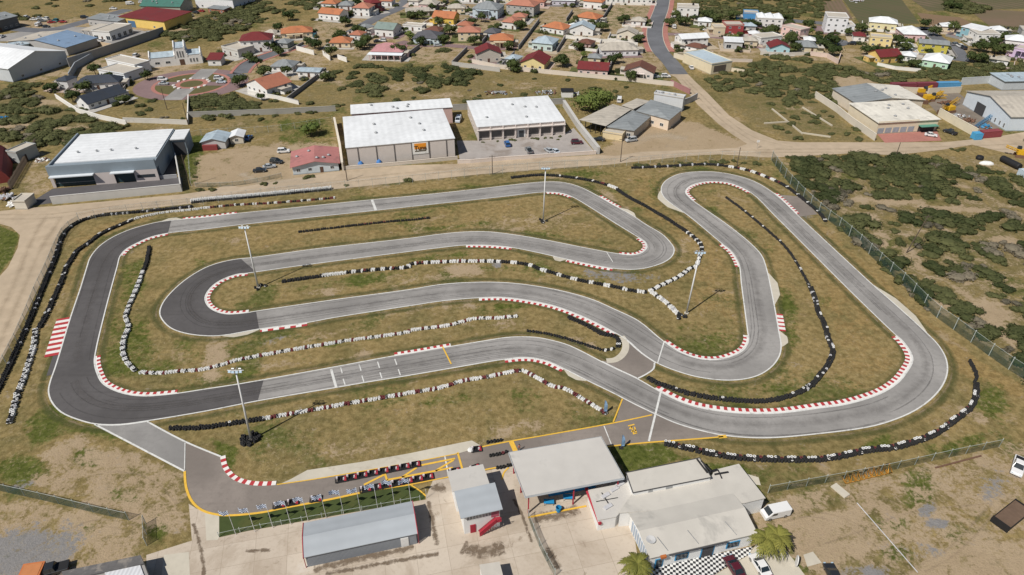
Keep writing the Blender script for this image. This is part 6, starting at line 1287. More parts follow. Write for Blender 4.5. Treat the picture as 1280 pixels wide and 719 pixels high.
# sheds at the bottom left
z = 3.0; P = [G(78,716,z), G(176.5,695.6,z), G(196,748,z), G(92,772,z)]; rt2 = thing('shed', 'shed with a white corrugated roof behind a dark mossy parapet at the bottom left', 'shed', (P[1].x, P[1].y, 0), 0, PG)
Q = [Vector((p.x-P[1].x, p.y-P[1].y, 0)) for p in P]; MB().prism(Q, 0, z-.01).build('wall', wallm((.30,.29,.28)), rt2)
k = 1.9/(Q[2]-Q[1]).length; a1, b1 = Q[0].lerp(Q[3], k), Q[1].lerp(Q[2], k)
MB().prism([Q[0], Q[1], b1, a1], z, z+.35).build('parapet', mk('mossy_dark_tile', (.13,.125,.125), .95, .35, 1.6, .2, stain=((.28,.25,.22), .8, .5, .7)), rt2)
MB().prism([a1.lerp(b1, .5), b1.lerp(a1, .05), Q[2].lerp(Q[3], .05), Q[3].lerp(Q[2], .5)], z+.003, z+.16).build('roof', mk('white_corrugated', (.66,.67,.70), .5, .08, 1, .06, stripes=('X', .5, .35)), rt2)
z = 2.8; P = [G(600,707,z), G(624,703.5,z), (G(634,742,z)), G(610,748,z)]; rt2 = thing('hut', 'small pale flat-roofed hut at the bottom edge below the timing tower', 'hut', (P[1].x, P[1].y, 0), 0, PG); Q = [Vector((p.x-P[1].x, p.y-P[1].y, 0)) for p in P]
MB().prism(Q, 0, z-.1).build('wall', M_whw, rt2); c_ = sum(Q, Vector())/4; MB().prism([c_+(q-c_)*1.05 for q in Q], z-.097, z+.08).build('roof', M_conc2 if False else mk('pale_hut_roof', (.50,.47,.42), .9, .15, .6, .2), rt2)
# ================================================================ VEHICLES
M_tire = M_kk; M_cgl = mk('car_glass', (.02,.028,.035), .08, .05, 1, .05, spec=.8); M_hub = mk('hub_metal', (.35,.35,.36), .4, .05, 2, .05, metal=.6)
PAINT = {}
def paint(nm, col):
    if nm not in PAINT: PAINT[nm] = mk('car_paint_'+nm, col, .25, .04, 1, .05, spec=.6)
    return PAINT[nm]
PC = dict(white=(.74,.74,.74), silver=(.42,.44,.46), grey=(.20,.21,.22), dark=(.025,.028,.033), blue=(.03,.13,.36), red=(.36,.03,.03), maroon=(.09,.015,.025), teal=(.03,.16,.18), pale=(.55,.60,.66))
def make_car(kind):
    prof = {'sedan': dict(L=4.4, W=1.76, low=[(-2.2,.42),(-2.18,.86),(-1.35,.94),(.75,.92),(1.95,.78),(2.2,.55),(2.2,.32),(-2.2,.28)], cab=(-1.55, 1.05, -.95, .25, .92, 1.43)),
            'suv': dict(L=4.5, W=1.86, low=[(-2.25,.5),(-2.22,1.02),(-1.5,1.06),(.85,1.04),(2.05,.92),(2.25,.65),(2.25,.4),(-2.25,.36)], cab=(-2.1, 1.15, -1.85, .35, 1.04, 1.74)),
            'van': dict(L=4.9, W=1.95, low=[(-2.45,.45),(-2.45,1.95),(1.2,2.0),(1.9,1.25),(2.42,.98),(2.45,.5),(2.45,.36),(-2.45,.36)], cab=None),
            'pickup': dict(L=5.2, W=1.88, low=[(-2.6,.55),(-2.6,1.02),(-.75,1.02),(1.0,1.04),(2.4,.94),(2.6,.65),(2.6,.42),(-2.6,.42)], cab=(-.85, 1.25, -.65, .55, 1.04, 1.74))}[kind]
    rt = thing('car', 'x', 'car'); hw = prof['W']/2; lo = prof['low']; n = len(lo); mb = MB()
    rings = [(hw*.93, 1.0), (hw, .97), (hw, .97), (hw*.93, 1.0)]; ys = [-hw, -hw*.93, hw*.93, hw]
    sc_ = [.96, 1, 1, .96]; i0 = 0
    for y, s_ in zip(ys, sc_): mb.v += [(x*s_, y, (z-.3)*(1.0 if s_ == 1 else .93)+.3) for x, z in lo]
    for r_ in range(3):
        for k in range(n): mb.f.append((r_*n+k, r_*n+(k+1) % n, (r_+1)*n+(k+1) % n, (r_+1)*n+k)); mb.m.append(0)
    mb.f.append(tuple(reversed(range(n)))); mb.m.append(0); mb.f.append(tuple(range(3*n, 4*n))); mb.m.append(0)
    if kind == 'pickup': mb.box(-2.5, -.95, -hw*.82, hw*.82, 1.025, 1.03, m=1)
    body = mb.build('body', [paint('white', PC['white']), M_kk], rt)
    if prof['cab']:
        b0, b1, t0, t1, z0, z1 = prof['cab']; w0, w1 = hw*.92, hw*.74; g_ = MB(); v = [(b0,-w0,z0),(b1,-w0,z0),(b1,w0,z0),(b0,w0,z0),(t0,-w1,z1),(t1,-w1,z1),(t1,w1,z1),(t0,w1,z1)]
        for q in ((0,1,5,4),(1,2,6,5),(2,3,7,6),(3,0,4,7),(4,5,6,7)): g_.quad(*[v[i] for i in q])
        g_.build('windows', M_cgl, rt)
        r_ = MB(); r_.box(t0-.03, t1+.05, -w1-.03, w1+.03, z1+.003, z1+.05, taper=.05)
        for q in ((0, 4), (1, 5), (2, 6), (3, 7)): r_.bar(Vector(v[q[0]]), Vector(v[q[1]]), .045, 4)
        xm = (t0+t1)/2; [r_.bar((xm-.1, s_*w0, z0), (xm-.1, s_*w1, z1), .04, 4) for s_ in (-1, 1)]
        r_.build('roof', paint('white', PC['white']), rt)
    else:
        g_ = MB(); g_.quad((1.26,-hw*.86,1.94),(1.26,hw*.86,1.94),(1.93,hw*.88,1.3),(1.93,-hw*.88,1.3)) if False else g_.quad((1.24,-.8,2.0),(1.93,-.84,1.27),(1.93,.84,1.27),(1.24,.8,2.0))
        for s_ in (-1, 1): g_.quad((.3, s_*(hw+.006), 1.2), (1.5, s_*(hw+.006), 1.2), (1.1, s_*(hw+.006), 1.75), (.3, s_*(hw+.006), 1.75))
        g_.quad((-2.46, -.75, 1.2), (-2.46, .75, 1.2), (-2.46, .75, 1.75), (-2.46, -.75, 1.75)); g_.build('windows', M_cgl, rt)
    for x in (-.30*prof['L'], .31*prof['L']):
        for s_ in (-1, 1): 
            o = MB().lathe([(0, -.11), (.2, -.11), (.22, -.12), (.33, -.1), (.34, 0), (.33, .1), (.22, .12), (.2, .11), (0, .11)], 12, axis='y', mats=[1,1,0,0,0,0,1,1]).build('wheel', [M_tire, M_hub], rt); o.location = (x, s_*(hw-.09), .34)
    L2 = prof['L']/2
    for s_ in (-1, 1):
        MB().box(L2-.16, L2-.02, s_*hw*.7-.18, s_*hw*.7+.18, .66, .80).build('headlight', M_lampg, rt); MB().box(-L2-.01, -L2+.06, s_*hw*.75-.12, s_*hw*.75+.12, .70, .86).build('tail_light', M_kr, rt)
    return rt
CARS = {k: make_car(k) for k in ('sedan', 'suv', 'van', 'pickup')}; used = set()
def car(kind, px, ang, col, label, group=None, cat=None):
    o = CARS[kind] if kind not in used else copy_tree(CARS[kind]); used.add(kind)
    o.location = G(*px)+Vector((0, 0, .09)); o.rotation_euler = (0, 0, R(ang)); tag(o, label, cat or {'van': 'van', 'pickup': 'pickup'}.get(kind, 'car'), group)
    o.name = {'van': 'parked_van', 'pickup': 'pickup_truck'}.get(kind, 'parked_car')
    for ch in o.children:
        if ch.name.split('.')[0] in ('body', 'roof'): setmat(ch, paint(col, PC[col]))
def pxang(p, q): d = G(*q)-G(*p); return math.degrees(math.atan2(d.y, d.x))
car('van', (968,644), pxang((993,637), (943,648)), 'white', 'white panel van behind the clubhouse beside the palms'); car('sedan', (949,709), pxang((957,722), (939,694)), 'white', 'white car with dark windows parked at the chequered terrace'); car('sedan', (917,712), pxang((925,726), (910,702)), 'maroon', 'dark maroon car with its nose on the chequered terrace'); car('pickup', (1271,586), pxang((1274,575), (1268,597)), 'white', 'white pickup truck on the bare dirt at the right edge')
YG = 'vehicles in the dirt yard'
car('suv', (355,191), 8, 'white', 'white and blue off-roader in the dirt yard', YG); car('sedan', (337,210), 20, 'silver', 'silver car in the dirt yard', YG); car('suv', (346,204), -10, 'dark', 'black off-roader behind the silver car', YG); car('sedan', (325,215), 10, 'dark', 'low black car on the dirt left of the silver car', YG); car('sedan', (311,174), 85, 'blue', 'blue car next to the small shed', YG)
SG = 'cars in the showroom parking yard'
car('suv', (634,182), 100, 'blue', 'dark blue car near the shop front', SG); car('pickup', (661,190), 105, 'grey', 'grey pickup at the yard wall', SG); car('sedan', (686,190), 120, 'silver', 'silver car at the yard wall, left of a pair', SG); car('sedan', (694,191), 120, 'pale', 'pale blue car at the yard wall, right of a pair', SG); car('suv', (721,180), 5, 'maroon', 'dark flat vehicle at the end of the yard', SG)
car('suv', (788.5,177), 200, 'silver', 'silver car in front of the grey roofed halls'); car('sedan', (749,176), 170, 'dark', 'black car beside the open-fronted hall'); car('van', (774,127), 80, 'white', 'white van behind the halls by the round tree'); car('van', (573,152), 265, 'pale', 'pale truck in the lane between the white warehouse and the showroom')
car('sedan', (1163,170.5), -25, 'white', 'white car on the red paved yard'); car('pickup', (1187,167), 120, 'dark', 'dark pickup beside the red paved yard')
RG = 'cars at the roundabout'
car('suv', (204,101), 0, 'white', 'white car at the left of the roundabout, the far one', RG); car('sedan', (205,106), 0, 'silver', 'silver car at the left of the roundabout, the near one', RG); car('suv', (274,99.5), 10, 'white', 'white off-roader at the right of the roundabout', RG); car('sedan', (277,104), 0, 'pale', 'pale blue car at the right of the roundabout', RG)
LG = 'cars in the trade estate car park'
for px, c_, k, lb in [((34,23),'white','suv','leftmost white car in the far row of the car park'), ((43,25.5),'white','sedan','second white car in the far row of the car park'), ((50,24),'silver','sedan','silver car in the far row of the car park'), ((53,27.5),'grey','sedan','grey car in the far row of the car park'), ((58,25),'white','suv','white off-roader next to the teal car'), ((70,27),'teal','suv','teal off-roader between the red cars'), ((65,29),'red','sedan','left red car beside the teal one'), ((79,28.5),'red','sedan','right red car at the end of the row'),
                      ((49,32.5),'white','van','white van in the near row of the car park'), ((58,34.5),'dark','sedan','dark car right of the white van'), ((106,23),'dark','suv','dark car alone on the far lane'), ((3,47),'white','sedan','white car beside the dark grey hall'), ((127,52),'white','sedan','white car under the showroom canopy'), ((160,54),'white','suv','white car near the yellow warehouse wall'), ((166,51),'grey','sedan','grey car near the yellow warehouse wall'),
                      ((179,46),'white','sedan','white car by the dark estate wall'), ((188,43),'silver','suv','silver car by the dark estate wall'), ((150,38),'white','suv','white car at the left corner of the yellow warehouse'), ((239,21),'white','suv','white car right of the yellow warehouse'), ((245,17),'dark','sedan','dark car under the green roofed hall'), ((252,15),'red','sedan','red car right of the green roofed hall'), ((163,6),'white','van','white van at the top left'), ((178,4),'white','suv','white car at the top edge'), ((142,12),'white','sedan','white car on the lane below the top field')]: car(k, px, rnd.choice((0, 20, 90, 160)), c_, lb, LG)
VG = 'cars in the village'
for px, c_, k, lb in [((170.5,71),'white','suv','white car left of the church'), ((157,103),'white','suv','white car by the stepped white office'), ((163,104),'grey','sedan','grey car by the stepped white office'), ((864,86),'white','sedan','white car in the walled parking bay'), ((842,35),'white','van','white van beside the main road'), ((883,38.5),'white','sedan','white car on the grey forecourt'), ((798,47),'dark','suv','black car beside the cream gable house'), ((801,66),'dark','suv','black car beside the long white house'), ((832,97),'white','suv','white car behind the end of the village wall'), ((819,97.5),'silver','sedan','silver car beside the brown roofed house'),
                      ((1194,57),'grey','suv','grey car in the row on the wide village street, the left one'), ((1199,59),'white','suv','white car in the row on the wide village street, the middle one'), ((1204,61.5),'dark','suv','dark car in the row on the wide village street, the right one'), ((1259,74),'dark','sedan','black car in front of the lilac house'), ((1010,50),'dark','sedan','dark car on the grey square beside the pink flats'), ((1043,56),'blue','suv','blue car under the trees below the stepped apartments'), ((1064,56),'dark','suv','dark car on the lane right of the stepped apartments'), ((394,46),'teal','suv','dark green car beside the orange hip roof'), ((380,100),'dark','sedan','dark car by the narrow white house'),
                      ((478,52),'white','suv','white car in front of the grey-green roofed house'), ((472,53),'dark','sedan','dark car in front of the grey-green roofed house'), ((547,58),'silver','sedan','silver car on the street by the pale blue house'), ((1166,75),'red','sedan','red car beside the olive yellow house'), ((670,62),'white','sedan','white car left of the pale green-grey house'), ((1013,38),'white','sedan','white car on the upper village road')]: car(k, px, rnd.choice((0, 15, 90, 170)), c_, lb, VG)
# flatbed trailer
rt = thing('flatbed_trailer', 'brown flatbed trailer with a dark frame at the right edge', 'trailer', G(1262,648), R(pxang((1250,655), (1275,635)))); MB().box(-3.6, 3.6, -1.35, 1.35, .9, 1.05).build('bed', mk('brown_planks', (.15,.10,.07), .9, .25, 1.5, .2), rt)
mb = MB(); mb.box(-3.7, 3.7, -1.45, -1.36, .6, 1.3).box(-3.7, 3.7, 1.36, 1.45, .6, 1.3).box(-3.75, -3.61, -1.45, 1.45, .3, 1.7).box(3.61, 3.75, -1.45, 1.45, .6, 1.3); mb.build('frame', M_kk, rt)
for x in (-2.4, -1.4, 2.2):
    for y in (-1.1, 1.1): o = MB().lathe([(0,-.15),(.42,-.15),(.48,0),(.42,.15),(0,.15)], 12, axis='y').build('wheel', M_kk, rt); o.location = (x, y, .48)
# containers
def container(A, B, col, label, h=2.6):
    a, b_ = G(*A), G(*B); d = b_-a; W = d.length; rt = thing('shipping_container', label, 'container', a, math.atan2(d.y, d.x), 'shipping containers'); mb = MB(); mb.box(.12, W-.12, .08, 2.36, .15, h-.08)
    n = int(W/.5)
    for i in range(n): mb.box(.2+i*(W-.4)/n, .2+(i+.5)*(W-.4)/n, .02, .075, .2, h-.15)
    m = mk(f'container_paint_{label[:4]}', col, .6, .15, 1, .15, stain=(tuple(x*.5 for x in col), .8, .6, .5)); mb.build('panels', m, rt); f = MB()
    for x in (0, W-.12):
        for y in (0, 2.36): f.box(x, x+.117, y, y+.077, 0, h)
    for y in (0, 2.36):
        for z in (0, h-.1): f.box(.12, W-.123, y, y+.07, z, z+.09)
    f.build('frame', m, rt)
container((1114,112), (1145,111.6), (.20,.05,.065), 'dark red container, the left of two end to end'); container((1146,111.5), (1171,111), (.19,.05,.075), 'dark red container, touching the blue one'); container((1172,111), (1200,110.4), (.10,.30,.52), 'blue container at the end of the row'); container((1106,114.5), (1127,119), (.25,.07,.08), 'faded red container standing askew before the row'); container((1217.5,175.5), (1227,175), (.08,.34,.58), 'small bright blue container at the scrap yard gate'); container((1228,173.5), (1251,171.5), (.26,.06,.07), 'low red container along the dirt road'); container((1270,219), (1295,233), (.50,.58,.64), 'pale blue-white container at the right edge above the scrub')
# scrap yard
M_ym = mk('machine_yellow', (.62,.36,.02), .5, .2, 1.5, .15, stain=((.16,.10,.04), .6, .55, .7)); M_rust = mk('rusty_steel', (.16,.09,.06), .8, .3, 1.5, .2); M_bm = mk('machine_blue', (.05,.22,.40), .5, .2, 1.5, .1)
def lattice(mb, p, q, s_, m=0):
    p, q = Vector(p), Vector(q); d = q-p; u = Vector((-d.y, d.x, 0)).normalized()*s_; w_ = Vector((0, 0, s_)); n = max(3, int(d.length/1.6)); cs = [(-1,-1),(1,-1),(1,1),(-1,1)]
    for i, j in cs: mb.bar(p+u*i+w_*j, q+u*i+w_*j, .10, 4, m)
    for k in range(n):
        a_, c_ = p.lerp(q, k/n), p.lerp(q, (k+1)/n)
        for (i, j), (i2, j2) in zip(cs, cs[1:]+cs[:1]): mb.bar(a_+u*i+w_*j, c_+u*i2+w_*j2, .06, 4, m)
def boom(px, q, zz, col, label, s_=.6):
    o0 = G(*px); e = G(*q)-o0; rt = thing('crane_boom', label, 'crane boom', o0, 0, 'machine parts in the scrap yard'); mb = MB(); lattice(mb, (0, 0, s_+.2), (e.x, e.y, zz), s_); mb.build('lattice', col, rt); MB().box(-.8, .8, -.8, .8, 0, 1.6).build('boom_foot', M_rust, rt)
boom((1150,122), (1182,124), 1.2, M_ym, 'yellow crane boom lying across the top of the scrap yard'); boom((1174,143), (1196,131), 2.6, M_ym, 'yellow crane boom lying slanted in the middle of the scrap yard'); boom((1216,163), (1239,150), 2.2, M_bm, 'blue crane boom near the warehouse wall', .5); boom((1156,130), (1176,119), 1.4, M_ym, 'yellow crane boom lying slanted against the cream wall')
def machine(px, ang, label, m, n=1.0):
    rt = thing('crawler_crane', label, 'machine', G(*px), R(ang), 'machine parts in the scrap yard'); MB().box(-2.2*n, 2.0*n, -1.2, 1.2, 1.0, 2.6, taper=.1).build('machine_body', m, rt); MB().box(.6, 2.0, -1.2, -.1, 2.603, 3.6, taper=.1).build('cab', M_cgl, rt)
    for s_ in (-1, 1): MB().box(-2.2, 2.2, s_*1.3-.35, s_*1.3+.35, 0, .95, taper=.15).build('track', M_rust, rt)
    mb = MB(); lattice(mb, (1.6, .3, 2.2), (6.5*n, .3, 3.4), .35); mb.build('jib', m, rt)
machine((1160,126), 10, 'yellow crawler crane at the upper left of the scrap yard', M_ym); machine((1186,140), 200, 'yellow crawler crane in the middle of the scrap yard', M_ym, .8); machine((1276,196), 160, 'yellow machine at the right edge beyond the scrub', M_ym, .9); machine((1150,117.5), 0, 'yellow digger by the cream wall', M_ym, .7)
for px, sx, sy, h_, m, lb in [((1184,130),5,2.2,2.0,M_rust,'dark heap of rusty scrap in the middle of the scrap yard'), ((1200,146),3,2,1.4,M_galv,'grey heap of scrap near the warehouse door'), ((1212,152),3,2,1.2,M_rust,'low heap of rusty scrap by the cream wall'), ((1232,160),2.5,1.6,1.2,M_bm,'blue scrap heap beside the blue boom'), ((620,117),7,3,1.6,M_galv,'grey rubble heap in the scrub, the left one'), ((683,117),6,3,1.5,M_galv,'grey rubble heap in the scrub, left of the tiny white hut'), ((714,118),4,2.5,1.5,M_galv,'grey rubble heap right of the tiny white hut'), ((10,248),3.5,3,2.0,M_tyg,'pale junk heap at the left edge by the slatted fence'), ((3,240),2.5,2.5,1.8,M_rust,'rusty junk heap at the left edge'), ((18,256),2,2,1.6,M_tyw,'white sacks heap by the concrete gatehouse'), ((52,201),2.4,1.6,.9,M_tyw,'white rubble heap beside the slatted fence'), ((8,150),4,1.6,1.6,mk('blue_plastic', (.02,.24,.50), .5),'blue plastic junk in the bushes at the left edge'), ((1070,2),6,4,2.0,M_tyg,'grey junk heap between the crop fields')]:
    rt = thing('scrap_heap', lb, 'heap', G(*px), 0, 'heaps of scrap and rubble'); mb = MB()
    for k in range(26):
        x, y = rnd.gauss(0, sx*.4), rnd.gauss(0, sy*.4); zt = max(.2, h_*(1-(x/sx)**2-(y/sy)**2)); c_ = Vector((x, y, zt*.5*rnd.uniform(.6, 1.2)))
        d_ = Vector((rnd.uniform(-1, 1), rnd.uniform(-1, 1), rnd.uniform(-.3, .6))).normalized()*rnd.uniform(.4, 1.3); mb.bar(c_-d_, c_+d_, rnd.uniform(.12, .45), 5, m=0 if rnd.random() < .75 else 1)
    mb.build('scrap_pile', [m, M_rust], rt)
rt = thing('storage_tank', 'long black tank lying at the right edge above the scrub', 'tank', G(1262,207), R(pxang((1252,202), (1270,211)))); MB().lathe([(0,-4),(1,-3.9),(1.15,-3.4),(1.15,3.4),(1,3.9),(0,4)], 14, c=(0,0,1.15), axis='x').build('tank_shell', M_kk, rt)
rt = thing('boat_hull', 'upturned white boat on the dirt above the scrub', 'boat', G(1233,205), R(-10)); MB().lathe([(0,1.0),(.8,.9),(1.3,.5),(1.45,0)], 14).build('hull', M_tyw, rt).scale = (1.7, .8, 1)
rt = thing('round_tank', 'dark round tank beside the upturned boat', 'tank', G(1224,199)); MB().lathe([(0,1.3),(1.1,1.2),(1.3,.7),(1.2,0)], 12).build('tank_shell', M_kk, rt)
# row of yellow steel frames along the fence
rt = thing('steel_frames', 'row of rusty yellow steel frames lying along the fence at the bottom right', 'steel frames', G(1057,605), R(pxang((1057,605), (1116,591)))); L_ = (G(1116,591)-G(1057,605)).length; mb = MB()
for i in range(9):
    x = i*L_/9; wd = L_/9*.86; z1 = .5+.35*(i % 3)
    for p, q in (((x,0,.1),(x+wd,0,.1)), ((x+wd,0,.1),(x+wd,1.3,z1)), ((x+wd,1.3,z1),(x,1.3,z1)), ((x,1.3,z1),(x,0,.1)), ((x,0,.1),(x+wd,1.3,z1))): mb.bar(p, q, .085, 4); mb.build('frame_row', mk('rusty_yellow', (.60,.30,.05), .8, .25, 2, .2), rt)
for px, q, r_, m, lb in [((1071,629), (1147,716), .08, M_tyg, 'long pale pipe lying across the dirt lot'), ((1169,585.5), (1226,570.5), .16, M_rust, 'rusty beam lying in the grass near the fence')]:
    o0 = G(*px); e = G(*q)-o0; rt = thing('pipe' if m is M_tyg else 'beam', lb, 'pipe' if m is M_tyg else 'beam', o0); MB().bar((0, 0, r_), (e.x, e.y, r_), r_, 6).build('pipe_body', m, rt)
rt = thing('stone_slab', 'pale slab lying at the end of the yellow steel frames', 'slab', G(1050,614), R(-60)); MB().box(-1.5, 1.5, -.75, .75, .05, .3, taper=.03).build('slab_body', M_conc2, rt)
rt = thing('oval_board', 'tall white oval board standing at the edge of the forecourt', 'board', G(994,707), R(75)); mb = MB(); pts = [(.75*math.cos(2*math.pi*k/20), 1.25+1.15*math.sin(2*math.pi*k/20)) for k in range(20)]
mb.quad(*[(x, -.06, z) for x, z in pts]); mb.quad(*[(x, .06, z) for x, z in reversed(pts)])
for k in range(20): (x0, z0), (x1, z1) = pts[k], pts[(k+1) % 20]; mb.quad((x0, -.06, z0), (x0, .06, z0), (x1, .06, z1), (x1, -.06, z1))
mb.build('board_panel', M_tyw, rt)
rt = thing('orange_skip', 'orange skip cut by the bottom edge at the left', 'skip', G(42,725), R(10)); MB().box(-1.5, 1.5, -1.9, 1.9, .2, 1.7, taper=-.12).build('skip_body', mk('orange_steel', (.52,.17,.06), .6, .25, 1, .2), rt); MB().box(-1.35, 1.35, -1.75, 1.75, 1.703, 1.75).build('load', mk('faded_orange_cover', (.50,.20,.08), .8, .2, 1, .2), rt)
car('pickup', (66,716), 200, 'dark', 'black truck with white panels beside the orange skip at the bottom left', cat='truck')
car('sedan', (1040,722), 90, 'dark', 'dark car just showing at the bottom edge of the dirt lot')
# ================================================================ VEGETATION
def leafm(name, c1, c2, rough=.8):
    if name in MATS: return MATS[name]
    m, t, b = base(name); pos = nd(t, 'ShaderNodeNewGeometry'); n = noise(t, pos.outputs['Position'], 1.4, 3, .6); n2 = noise(t, pos.outputs['Position'], .12, 2)
    oi = nd(t, 'ShaderNodeObjectInfo'); k = math_(t, 'ADD', math_(t, 'MULTIPLY', n, .6), math_(t, 'ADD', math_(t, 'MULTIPLY', n2, .35), math_(t, 'MULTIPLY', oi.outputs['Random'], .35)))
    t.links.new(mixc(t, ramp(t, k, .35, .95), c1, c2), b.inputs['Base Color']); b.inputs['Roughness'].default_value = rough; b.inputs['Specular IOR Level'].default_value = .15
    MATS[name] = m; return m
M_bush = leafm('thorn_bush_leaves', (.032, .043, .015), (.100, .104, .042)); M_bgrey = leafm('dry_bush_twigs', (.085, .078, .055), (.19, .165, .12)); M_tree = leafm('tree_leaves', (.026, .042, .012), (.075, .092, .030)); M_lime = leafm('bright_leaves', (.055, .085, .020), (.14, .17, .045)); M_palm = leafm('palm_fronds', (.075, .095, .02), (.22, .21, .05))
M_trunk = mk('bark', (.13, .10, .075), .95, .25, 2, .2)
vr = random.Random(21)
def leaf_quads(mb, c, rad, n, size, zs=1.0, m=0, zmin=.0, inner=.55):
    for _ in range(n):
        d = Vector((vr.gauss(0, 1), vr.gauss(0, 1), vr.gauss(0, 1))).normalized(); r_ = vr.uniform(inner, 1.06)
        p = Vector((c[0]+d.x*rad*r_, c[1]+d.y*rad*r_, c[2]+d.z*rad*zs*r_))
        if p.z < zmin: p.z = zmin+vr.uniform(0, .3)
        nrm = (d+Vector((vr.uniform(-.7, .7), vr.uniform(-.7, .7), vr.uniform(-.2, .9)))).normalized(); a = nrm.orthogonal().normalized(); a.rotate(__import__('mathutils').Quaternion(nrm, vr.uniform(0, 6.28))); b_ = nrm.cross(a)
        s1, s2 = size*vr.uniform(.6, 1.3), size*vr.uniform(.4, .9)
        mb.quad(p-a*s1, p-b_*s2, p+a*s1, p+b_*s2, m=m)
def bush_mesh(lobes, n, size, mats):
    mb = MB()
    for c, rad, zs in lobes: leaf_quads(mb, c, rad, n, size, zs)
    for c, rad, zs in lobes:
        i = len(mb.v); pr = [(0, c[2]+rad*zs*.72), (rad*.5, c[2]+rad*zs*.60), (rad*.74, c[2]+rad*zs*.2), (rad*.7, 0.02)]
        mb.lathe([(r_*vr.uniform(.85, 1.1), z) for r_, z in pr], 8, c=(c[0], c[1], 0))
    o = mb.build('bush', mats); me = o.data; bpy.data.objects.remove(o); return me
BM = []
for k in range(6):
    lobes = [((vr.uniform(-1.6, 1.6), vr.uniform(-1.2, 1.2), vr.uniform(.25, .6)), vr.uniform(.6, 1.35), vr.uniform(.55, .85)) for _ in range(vr.choice((5, 6, 7)))]
    BM.append(bush_mesh(lobes, 150, .17, [M_bush]))
BMG = [bush_mesh([((vr.uniform(-1.3, 1.3), vr.uniform(-1, 1), .4), vr.uniform(.6, 1.1), .7) for _ in range(4)], 110, .15, [M_bgrey]) for _ in range(3)]
def pin(poly, u, v):
    ins = False; n = len(poly)
    for i in range(n):
        x1, y1 = poly[i]; x2, y2 = poly[(i+1) % n]
        if (y1 > v) != (y2 > v) and u < (x2-x1)*(v-y1)/(y2-y1)+x1: ins = not ins
    return ins
def poisson(poly, n, dmin, avoid=(), tries=40):
    xs = [p[0] for p in poly]; ys = [p[1] for p in poly]; out = []
    for _ in range(n*tries):
        if len(out) >= n: break
        u, v = vr.uniform(min(xs), max(xs)), vr.uniform(min(ys), max(ys))
        if not pin(poly, u, v): continue
        if any(((u-e[0])*math.cos(R(e[4]))+(v-e[1])*math.sin(R(e[4])))**2/(e[2]+2)**2+(-(u-e[0])*math.sin(R(e[4]))+(v-e[1])*math.cos(R(e[4])))**2/(e[3]+1)**2 < 1 for e in avoid): continue
        p = G(u, v)
        if any((p-q).length_squared < dmin*dmin for q in out): continue
        out.append(p)
    return out
AV = [(1110,252,60,5,3), (1200,262,80,4,4), (1088,275,25,5,30), (1100,300,16,9,30), (1180,385,18,8,25), (1240,390,26,15,30), (1262,425,20,5,35), (1210,372,40,4,38), (1150,335,14,4,35), (1255,300,22,4,5), (1195,232,18,5,0), (1075,232,8,10,0), (1140,292,16,5,30), (1190,290,10,4,0)]
count = 0; stuff = []
def scatter(pts, label, group, lo, hi, grey=.12, limit=400, name='bush'):
    global count
    for p in pts:
        s = lo+(hi-lo)*vr.random()**1.5; me = vr.choice(BMG) if vr.random() < grey else vr.choice(BM); sx, sy, sz = s*vr.uniform(.85, 1.35), s*vr.uniform(.85, 1.2), s*vr.uniform(.55, 1.1)*(.8 if s > 1.2 else 1); a = vr.uniform(0, 6.28)
        if count < 300 and limit > 0:
            o = bpy.data.objects.new(name, me); C.objects.link(o); o.location = p; o.rotation_euler = (0, 0, a); o.scale = (sx, sy, sz)
            tag(o, ('dry grey bush' if me in BMG else 'dark green thorn bush')+label, 'bush', group+(', dry ones' if me in BMG else '')); count += 1; limit -= 1
        else: stuff.append((p, me, a, sx, sy, sz))
scatter(poisson([(992,198),(1090,200),(1160,199),(1225,208),(1300,225),(1330,520),(1262,452),(1180,395),(1112,338),(1056,290),(1010,240)], 150, 3.3, AV), ' in the scrub right of the green screened fence', 'bushes in the scrub on the right', .8, 2.3, .20)
near_mid = [(160,120),(235,128),(330,120),(372,128),(400,98),(430,86),(560,82),(600,90),(700,98),(840,112),(845,120),(700,128),(560,132),(420,138),(330,150),(240,152),(160,150)]
AVM = [(425,102,28,4,0),(500,108,30,5,0),(560,120,30,4,0),(660,108,30,4,5),(620,117,20,4,0),(690,118,30,5,0),(470,120,25,4,0),(390,112,20,8,0),(210,140,20,5,0),(740,128,24,12,0),(705,118,12,6,0)]
scatter(poisson([(986,200),(1050,196),(1110,199),(1200,204),(1190,240),(1100,246),(1040,252),(1010,236)], 46, 4.0, AV), ' in the scrub near the dirt road junction', 'bushes in the scrub on the right', 1.4, 2.3, .12)
scatter(poisson([(400,98),(430,84),(470,80),(500,84),(530,78),(548,62),(560,62),(562,82),(600,90),(590,104),(520,120),(450,122),(420,108)], 46, 2.9, AVM[:2]), ' in the scrub behind the pink veranda house', 'bushes in the scrub between the village and the warehouses', 1.3, 2.4, .03)
scatter(poisson(near_mid, 60, 4.5, AVM), ' in the scrub behind the warehouses', 'bushes in the scrub between the village and the warehouses', .6, 1.3, .1)
scatter(poisson([(240,120),(300,118),(318,128),(322,142),(300,150),(262,152),(240,152)], 24, 2.8), ' below the roundabout', 'bushes below the roundabout', 1.4, 2.3, .05)
left = [(-10,108),(40,104),(70,122),(98,140),(155,156),(155,172),(60,184),(-10,172)]
scatter(poisson(left, 60, 3.2, [(60,128,18,4,0),(10,158,40,2.4,-3),(90,160,30,2.2,-4)]), ' at the left edge behind the grey-blue warehouse', 'bushes at the left edge', 1.4, 2.3, .05)
right_top = [(880,100),(935,80),(960,72),(1010,74),(1050,84),(1095,90),(1150,92),(1190,78),(1240,76),(1290,80),(1300,98),(1190,98),(1060,106),(1044,118),(1052,132),(1020,122),(985,130),(960,120),(900,110)]
